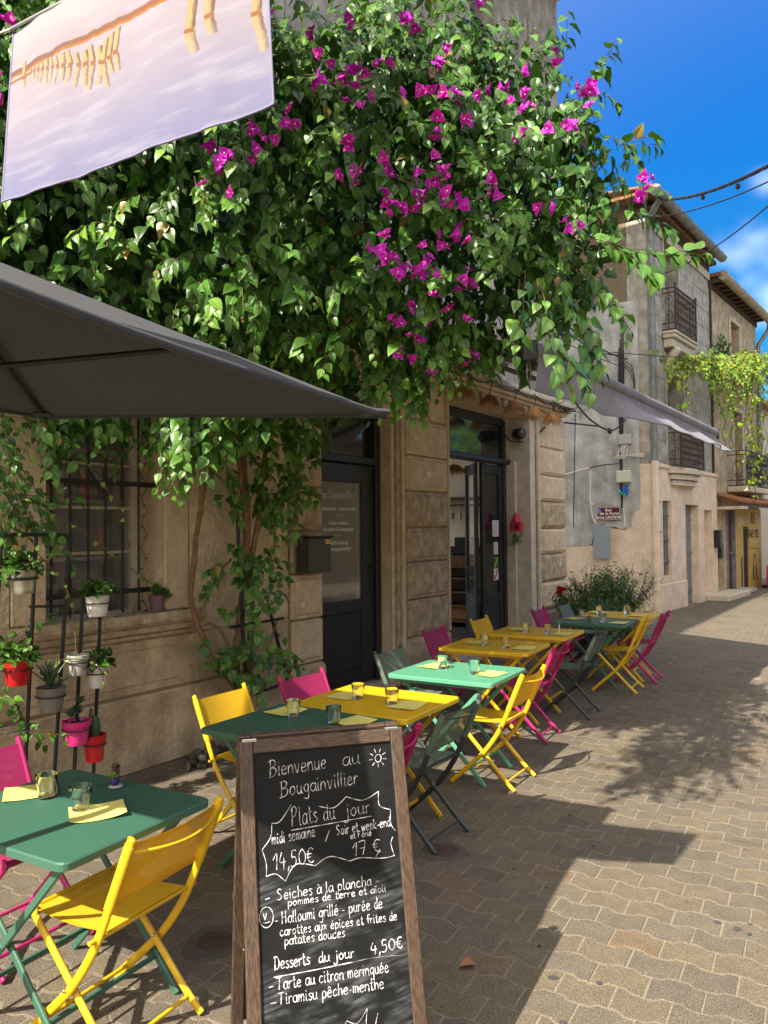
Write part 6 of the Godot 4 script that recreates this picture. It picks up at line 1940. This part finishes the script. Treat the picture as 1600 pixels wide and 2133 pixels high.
	var bunches := [[3.22, 4.16, -2.53, 8], [3.28, 4.04, -2.40, 7], [3.28, 4.49, -2.71, 2], [3.35, 4.49, -2.53, 2], [3.62, 4.57, -2.29, 4], [3.68, 4.39, -2.15, 5], [3.40, 4.23, -2.31, 3], [3.51, 4.10, -2.17, 4], [3.71, 4.16, -2.07, 4], [3.81, 4.17, -1.88, 3], [3.86, 4.11, -1.75, 7], [4.30, 4.27, -1.45, 7], [4.13, 4.42, -1.60, 2], [4.01, 3.91, -1.55, 4], [3.86, 3.88, -1.71, 2], [3.59, 3.91, -2.09, 3], [3.74, 4.00, -2.02, 3], [3.23, 3.80, -2.45, 4], [2.98, 3.75, -2.81, 4], [2.83, 3.70, -2.93, 3], [2.82, 3.62, -2.94, 3], [3.13, 3.95, -2.73, 3], [2.95, 3.86, -2.84, 2], [3.25, 3.60, -2.45, 4], [3.37, 3.68, -2.28, 4], [3.53, 3.59, -2.16, 10], [3.67, 3.55, -2.08, 7], [3.58, 3.69, -2.11, 5], [3.39, 3.45, -2.32, 4], [3.49, 3.45, -2.22, 5], [3.79, 3.61, -1.88, 4], [3.98, 3.49, -1.63, 2], [4.11, 3.41, -1.55, 3], [3.44, 3.27, -2.35, 6], [3.76, 3.37, -2.09, 6], [3.57, 3.16, -2.31, 9], [3.70, 3.22, -2.18, 9], [3.77, 3.10, -2.22, 8], [3.89, 3.16, -2.12, 3], [3.68, 2.93, -2.41, 4], [3.86, 2.89, -2.35, 6], [3.89, 2.77, -2.49, 3], [4.27, 2.81, -2.28, 3], [4.19, 2.73, -2.50, 2], [3.71, 2.99, -2.33, 2], [4.04, 2.96, -2.14, 1], [2.88, 3.49, -2.91, 2], [2.75, 3.53, -3.02, 1], [2.12, 4.31, -3.80, 3], [2.08, 3.95, -3.73, 3], [4.46, 3.65, -1.26, 3], [4.58, 3.75, -1.24, 2], [3.29, 4.77, -3.04, 1], [3.99, 4.78, -2.02, 1], [2.79, 3.74, -2.96, 2]]
	for e in bunches:                                        # every bunch sits among leaves
		for k in 2:
			shoot(leaves, stems, Vector3(e[0], e[1], e[2]) + rv() * 0.05 + Vector3(0.02, 0.02, -0.08), (rv() + Vector3(-0.1, -0.2, 0.3)).normalized(), Vector3(-0.3, 0.3, 0.9), 5 + rng.randi() % 3, rnd(0.07, 0.1), 0.035, 0.15)
	# curtains that hang below the parasol, beside the window and round the trunk
	for e in [[Vector3(3.28, 2.62, -3.74), 0.13, 20, 15], [Vector3(3.42, 2.6, -3.95), 0.16, 8, 8], [Vector3(3.0, 2.62, -4.25), 0.25, 15, 8], [Vector3(2.83, 2.5, -4.45), 0.1, 8, 8], [Vector3(3.8, 2.62, -3.75), 0.3, 12, 8], [Vector3(4.15, 2.6, -3.9), 0.28, 12, 9], [Vector3(4.5, 2.62, -4.15), 0.3, 16, 8], [Vector3(4.9, 2.6, -4.2), 0.2, 10, 8], [Vector3(4.85, 2.2, -4.25), 0.15, 9, 8], [Vector3(4.7, 1.95, -4.35), 0.15, 10, 7]]:
		for k in e[2]:
			var p: Vector3 = e[0] + Vector3(rng.randfn() * e[1] * 0.6, rnd(-0.1, 0.15), rng.randfn() * 0.1)
			shoot(leaves, stems, p, Vector3(rnd(-0.35, 0.35), -0.75, rnd(-0.1, 0.35)).normalized(), Vector3(-0.45, 0.25, 0.8), int(e[3] * rnd(0.5, 1.1)), rnd(0.08, 0.11), 0.045, 0.06)
	for k in 88:                                            # leaves along the stems
		var y := rnd(0.45, 2.5)
		var p := Vector3(4.42 + rng.randfn() * (0.13 + 0.05 * y), y, -4.42 + absf(rng.randfn()) * 0.12)
		if y < 0.9 and rng.randf() < 0.4:
			p.x = 4.25 + rng.randfn() * 0.1
		shoot(leaves, stems, p, Vector3(rnd(-0.8, 0.8), rnd(-0.3, 0.5), rnd(0.1, 0.6)).normalized(), Vector3(-0.3, 0.2, 0.9), 3 + rng.randi() % 4, rnd(0.07, 0.105), 0.04, 0.16)
	# blossoms: place and number in the bunch
	var bms := []
	for q in 3:
		var bract := Geo.new()
		for k in 5:
			var bb := Basis(Vector3.BACK, TAU * k / 3.0 + (0.9 if k > 2 else 0.0) + rnd(-0.25, 0.25)) * Basis(Vector3.RIGHT, rnd(0.35, 0.8) + (0.4 if k > 2 else 0.0)) * Basis(Vector3.UP, rnd(-0.3, 0.3))
			bract.add(leaf_geo(0.48, 0.07), Transform3D(bb.scaled(Vector3.ONE * (0.95 if k < 3 else 0.75)), Vector3.ZERO))
		bms.append(bract.mesh())
	var eye := Geo.new().tube([Vector3.ZERO, Vector3(0, 0, 0.5)], [0.035, 0.07], 5).mesh()
	var eye_m := mat(0.75, 0.68, 0.55, 0.7)
	var shown := 0
	for e in bunches:
		var c := Vector3(e[0], e[1], e[2]) + (Vector3(0, 1.72, 0) - Vector3(e[0], e[1], e[2])).normalized() * 0.1
		for k in int(ceil(e[3] * (0.75 if e[1] < 3.3 else 1.0))):
			if shown >= 290:
				break
			shown += 1
			var p: Vector3 = c + rv() * (0.03 + 0.014 * e[3]) * rnd(0.3, 1.0)
			var face: Vector3 = (Vector3(0, 1.6, 0) - p).normalized() * 0.6 + rv() * 0.8 + Vector3(0, 0.35, 0)
			var f := part(o, "blossom", bms[rng.randi() % 3], M.bract_v[rng.randi() % 3], leaf_at(p, rv(), face, rnd(0.040, 0.057)))
			part(f, "eye", eye, eye_m)
	# the 300 leaves that show largest are parts, the rest is one mass
	var fwd := Vector3(0.8236, 0.0227, -0.5664)
	for e in leaves:
		var d: Vector3 = e[0].origin - Vector3(0, 1.72, 0)
		var dep := d.dot(fwd)
		var s := d.dot(Vector3(0.566, 0, 0.824)) / dep
		var u := (d.y - dep * 0.0227) / dep
		e.append(dep if absf(s) < 0.49 and u < 0.66 and dep > 1.0 and (e[0].origin.x > 1.6 and e[0].origin.y < 5.3) else 99.0)
	leaves = leaves.filter(func(q): return not (q[0].origin.x > 4.95 and q[0].origin.z > -1.8 and q[0].origin.y > 3.35))
	leaves.sort_custom(func(x, y): return x[2] < y[2])
	for i in 300:
		var t: Color = leaves[i][1]
		var k := 3 if t.g > 0.17 else 2 if t.g > 0.135 else 0 if t.g > 0.1 else 1
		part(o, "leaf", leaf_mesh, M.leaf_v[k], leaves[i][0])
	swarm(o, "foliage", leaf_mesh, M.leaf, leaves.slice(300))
	part(o, "twigs", stems, M.twig).set_meta("kind", "stuff")
	# the woody stems
	var V := func(x, y, z): return Vector3(x, y, z)
	var t := [[[V.call(4.42, 0.0, -4.40), V.call(4.35, 0.61, -4.42), V.call(4.40, 0.98, -4.42), V.call(4.44, 1.43, -4.40), V.call(4.45, 1.93, -4.40), V.call(4.40, 2.28, -4.38), V.call(4.3, 2.7, -4.3), V.call(4.1, 3.6, -3.7)], 0.04, 0.025],
		[[V.call(4.40, 0.05, -4.36), V.call(4.25, 0.5, -4.38), V.call(4.09, 0.76, -4.42), V.call(3.96, 1.06, -4.44), V.call(3.915, 1.24, -4.44), V.call(3.93, 1.56, -4.42), V.call(3.95, 1.78, -4.40), V.call(3.9, 2.1, -4.3), V.call(3.6, 2.8, -4.1)], 0.027, 0.017],
		[[V.call(3.97, 1.08, -4.43), V.call(4.04, 1.22, -4.40), V.call(4.12, 1.38, -4.38), V.call(4.26, 1.5, -4.38)], 0.014, 0.009],
		[[V.call(4.38, 0.3, -4.38), V.call(4.47, 1.0, -4.36), V.call(4.48, 1.43, -4.38), V.call(4.57, 1.8, -4.38), V.call(4.6, 2.21, -4.36), V.call(4.75, 2.7, -4.3), V.call(4.8, 3.4, -3.6)], 0.026, 0.018],
		[[V.call(4.44, 1.7, -4.38), V.call(4.36, 2.1, -4.36), V.call(4.22, 2.5, -4.3), V.call(4.0, 2.9, -4.1)], 0.02, 0.014],
		[[V.call(4.57, 1.9, -4.36), V.call(4.7, 1.75, -4.34), V.call(4.72, 1.55, -4.34)], 0.012, 0.007],
		[[V.call(4.35, 0.55, -4.36), V.call(4.16, 0.92, -4.36), V.call(4.05, 1.02, -4.38), V.call(3.98, 1.02, -4.38)], 0.014, 0.01],
		[[V.call(4.4, 0.6, -4.34), V.call(4.62, 0.8, -4.32), V.call(4.72, 0.98, -4.32)], 0.012, 0.008],
		[[V.call(3.95, 1.75, -4.4), V.call(4.0, 2.1, -4.36), V.call(4.1, 2.5, -4.3)], 0.014, 0.009],
		[[V.call(4.35, 1.9, -4.36), V.call(4.1, 2.1, -4.3), V.call(3.85, 2.25, -4.25)], 0.01, 0.006]]
	for e in t:
		var line := bez(e[0], 5)
		var rr := []
		for i in line.size():
			rr.append(lerpf(e[1], e[2], float(i) / line.size()) * rnd(0.9, 1.12))
			if i > 0 and i < line.size() - 1:
				line[i] += rv() * 0.006
		part(o, "trunk", Geo.new().tube(line, rr, 9), M.bark)
	# the iron trellis it is tied to
	var tr := thing("trellis", "black iron trellis stake with crossbar that supports the climbing trunk", "trellis")
	part(tr, "stake", Geo.new().tube([Vector3(4.36, 0.0, -4.3), Vector3(4.31, 1.92, -4.36)], 0.015, 8), M.black)
	part(tr, "brace", Geo.new().tube([Vector3(4.66, 1.12, -4.36), Vector3(4.98, 0.0, -4.3)], 0.015, 8), M.black)
	part(tr, "crossbar", Geo.new().tube([Vector3(4.2, 0.98, -4.33), Vector3(4.84, 0.985, -4.36)], 0.012, 8), M.black)
	part(tr, "crossbar", Geo.new().tube([Vector3(4.36, 0.42, -4.31), Vector3(4.8, 0.45, -4.33)], 0.012, 8), M.black)


func make_other_plants() -> void:
	var small := leaf_geo(0.34).mesh()
	# the dark climber at the left edge
	var j := thing("jasmine", "dark glossy climbing plant hanging at the left edge over the pot rack", "climber")
	var l := []
	var st := Geo.new()
	for k in 42:
		var p := Vector3(rnd(2.1, 2.62), rnd(1.75, 2.6), rnd(-4.5, -4.15))
		shoot(l, st, p, Vector3(rnd(-0.4, 0.5), rnd(-0.7, 0.1), rnd(-0.1, 0.4)).normalized(), Vector3(-0.3, 0.3, 0.9), 6 + rng.randi() % 7, rnd(0.05, 0.075), 0.045, 0.1)
	for k in 26:
		var p := Vector3(rnd(2.15, 2.45), rnd(0.45, 1.7), rnd(-4.35, -4.05))
		shoot(l, st, p, Vector3(rnd(-0.5, 0.6), rnd(-0.5, 0.4), rnd(-0.1, 0.4)).normalized(), Vector3(-0.3, 0.3, 0.9), 4 + rng.randi() % 5, rnd(0.05, 0.08), 0.04, 0.1)
	for e in [[Vector3(2.3, 1.95, -4.1), Vector3(2.7, 1.75, -4.05), Vector3(3.1, 1.5, -4.1), Vector3(3.35, 1.38, -4.2), Vector3(3.45, 1.4, -4.2)], [Vector3(2.45, 1.62, -4.06), Vector3(2.6, 1.42, -4.02), Vector3(2.66, 1.25, -4.02), Vector3(2.68, 1.0, -4.02)], [Vector3(2.9, 2.2, -4.3), Vector3(3.05, 1.95, -4.2), Vector3(3.15, 1.8, -4.2), Vector3(3.18, 1.62, -4.2)], [Vector3(2.5, 1.0, -4.0), Vector3(2.7, 0.98, -4.0), Vector3(2.85, 0.88, -4.02), Vector3(2.86, 0.72, -4.04)]]:
		var line := bez(e, 6)
		st.tube(line, 0.003, 4)
		for i in line.size():
			if i % 2 == 0 and i < line.size() * 0.8:
				l.append([leaf_at(line[i], rv() + Vector3(0, -0.3, 0), Vector3(-0.3, 0.6, 0.8) + rv() * 0.4, rnd(0.028, 0.045)), Color(0.16, 0.24, 0.03)])
	swarm(j, "foliage", small, M.leaf, l)
	part(j, "stem", st, M.twig)
	# the bushes at the corner
	var spots := [[10.55, -3.75, 0.62, 0.85, "dark green bush in a planter at the corner pilaster, left of the pair"], [11.9, -3.9, 0.8, 1.1, "taller dark green bush in a planter, before the peach wall"]]
	var fine_leaf := leaf_geo(0.2).mesh()
	for e in spots:
		var b := thing("bush", e[4], "bush", Vector3(e[0], 0, e[1]))
		part(b, "planter", Geo.new().lathe([Vector2(0, 0), Vector2(0.17, 0), Vector2(0.22, 0.3), Vector2(0.2, 0.3), Vector2(0.19, 0.26), Vector2(0, 0.26)], 20), M.anthracite)
		var bl := []
		var bs := Geo.new()
		for k in 150:
			var a := rnd(0, TAU)
			var rr := sqrt(rng.randf()) * 0.28
			var p := Vector3(cos(a) * rr, 0.28, sin(a) * rr)
			var d := Vector3(cos(a) * rnd(0.0, 0.75), 1.0, sin(a) * rnd(0.0, 0.75)).normalized()
			var len: float = e[2] * rnd(0.5, 1.05)
			var q := p + d * len * 0.5
			bs.tube([p, q], 0.005, 4)
			shoot(bl, bs, q, d, Vector3(cos(a), 0.4, sin(a)), int(len * 20), rnd(0.06, 0.09), 0.032, 0.05)
			shoot(bl, bs, p + d * len * 0.3, (d + rv() * 0.6).normalized(), Vector3(cos(a), 0.4, sin(a)), int(len * 13), rnd(0.045, 0.075), 0.032, 0.08)
		for q in bl:
			q[1] = q[1] * 0.5
		swarm(b, "foliage", fine_leaf, mat(1, 1, 1, 0.6, {"tint": true, "back": Color(0.5, 0.6, 0.25)}), bl)
		part(b, "stems", bs, M.twig)
	var gr := thing("grass_pot", "arching grassy plant below the far end yellow table", "plant", Vector3(9.75, 0, -3.0))
	var gg := Geo.new()
	for k in 90:
		var a := rnd(0, TAU)
		var d := Vector3(cos(a), 0, sin(a))
		var hh := rnd(0.3, 0.75)
		gg.tube(bez([Vector3.ZERO + d * 0.05, d * 0.1 + Vector3(0, hh * 0.7, 0), d * rnd(0.2, 0.35) + Vector3(0, hh, 0), d * rnd(0.35, 0.55) + Vector3(0, hh * 0.75, 0)], 4), [0.005, 0.005, 0.005, 0.005, 0.005, 0.005, 0.005, 0.005, 0.005, 0.004, 0.003, 0.002, 0.001], 3, 0.3)
	part(gr, "blades", gg, M.leaf_v[1])
	part(gr, "pot", pot_mesh(0.16, 0.22, true), M.grey_pot)
	var rf := thing("red_flower", "bright red flower in a pot behind the pink chair, beside the pilaster", "flower", Vector3(9.9, 0, -3.95))
	part(rf, "pot", pot_mesh(0.14, 0.3, true), M.terracotta)
	part(rf, "stem", Geo.new().tube([Vector3(0, 0.25, 0), Vector3(0.02, 0.8, 0.02)], 0.008, 5), M.twig)
	for q in [Vector3(0, 0.82, 0), Vector3(0.08, 0.86, 0.02), Vector3(-0.05, 0.88, 0.03)]:
		part(rf, "bloom", rosette(16, 0.08, 0.4, 0.025, 0.5), M.red, Transform3D(Basis(), q))
	# the yellow green creeper on its wires across the neighbours' fronts
	var v := thing("virginia_creeper", "yellow green creeper trailing along wires before the stone and ochre houses", "climber")
	var vl := []
	var vs := Geo.new()
	var along := func(u: float, y: float, z: float) -> Vector3: return HC + HB * Vector3(u, y, z)
	for k in 430:
		var f := pow(rng.randf(), 0.7)
		var u := lerpf(-0.7, 8.4, f)
		var thick := 0.12 + 1.15 * smoothstep(1.2, 3.0, u) * rnd(0.4, 1.0)
		var p: Vector3 = along.call(u, 4.86 + (u + 0.6) * 0.185 - thick * pow(rng.randf(), 1.6), 0.6 + rng.randfn() * 0.14)
		shoot(vl, vs, p, (HB * Vector3(rnd(-1, 1), rnd(-0.8, 0.4), rnd(-0.3, 0.8))).normalized(), Vector3(-0.3, 0.5, 0.8), 5 + rng.randi() % 7, rnd(0.07, 0.12), 0.045, 0.1)
	for e in [[-0.1, 4.75, 3.7, 1.0], [0.15, 4.75, 3.9, 0.6], [2.2, 5.0, 3.6, 0.4], [3.0, 4.6, 3.5, 0.4], [3.6, 4.7, 3.5, 0.6], [4.5, 4.7, 3.0, 0.8], [5.2, 4.9, 2.7, 1.6], [5.6, 4.9, 3.2, 1.6], [5.9, 4.9, 2.4, 1.6], [6.6, 4.9, 2.9, 1.2], [7.2, 4.9, 3.2, 1.0]]:
		var a: Vector3 = along.call(e[0], e[1], 0.6)
		var b: Vector3 = along.call(e[0] + rnd(-0.2, 0.2), e[2], 0.65)
		var line := []
		for i in 13:
			line.append(a.lerp(b, i / 12.0) + Vector3(sin(i * 1.3) * 0.05, 0, cos(i) * 0.04))
		vs.tube(line, 0.008, 4)
		for i in int(26 * e[3]):
			var q: Vector3 = line[rng.randi() % 13] + rv() * 0.1
			vl.append([leaf_at(q, Vector3.DOWN + rv(), rv() + Vector3(-0.3, 0.5, 0.8), rnd(0.07, 0.12)), leaf_tone(1.0)])
	for q in vl:
		q[1] = Color(q[1].g * rnd(0.7, 1.5), q[1].g * 1.55, q[1].b * 0.8)
	swarm(v, "foliage", leaf_geo(0.42).mesh(), M.leaf, vl)
	part(v, "stems", vs, M.twig)
	part(v, "wire", Geo.new().tube(sag(along.call(-3.4, 4.45, 0.6), along.call(9.2, 6.45, 0.6), 0.05, 16), 0.008, 5), M.cable)
	var sh := thing("wall_shrub", "small dark shrub sprouting between the stone house and the ochre house", "shrub", HC + HB * Vector3(4.45, 5.4, 0.1))
	var sl := []
	for i in 220:
		var d := rv()
		sl.append([leaf_at(Vector3(0.1, 0.35, 0.12) + d * Vector3(0.35, 0.55, 0.2) * rnd(0.3, 1.0), d + Vector3.UP, rv() + Vector3(0, 0.4, 0.6), rnd(0.08, 0.13)), leaf_tone(0.0) * 0.8])
	swarm(sh, "foliage", leaf_geo(0.24).mesh(), M.leaf, sl)
	part(sh, "stem", Geo.new().tube([Vector3(-0.1, -0.1, -0.1), Vector3(0.1, 0.7, 0.12)], 0.02, 6), M.twig)
	# the tree across the street that the transom mirrors
	var tree := thing("street_tree", "sunlit leafy tree across the street, mirrored in the transom pane", "tree", Vector3(25.3, 0, 3.4))
	part(tree, "trunk", Geo.new().tube([Vector3(0, 0, 0), Vector3(0.1, 2.0, 0), Vector3(0.0, 4.0, 0.1)], [0.2, 0.15, 0.1], 10), M.bark)
	var tl := []
	for i in 2600:
		var d := rv()
		tl.append([leaf_at(Vector3(0, 5.2, 0) + d * Vector3(2.2, 2.2, 1.5) * pow(rng.randf(), 0.4), d + Vector3.DOWN, d + rv(), rnd(0.12, 0.2)), leaf_tone(0.7)])
	swarm(tree, "crown", leaf_mesh, M.leaf, tl)
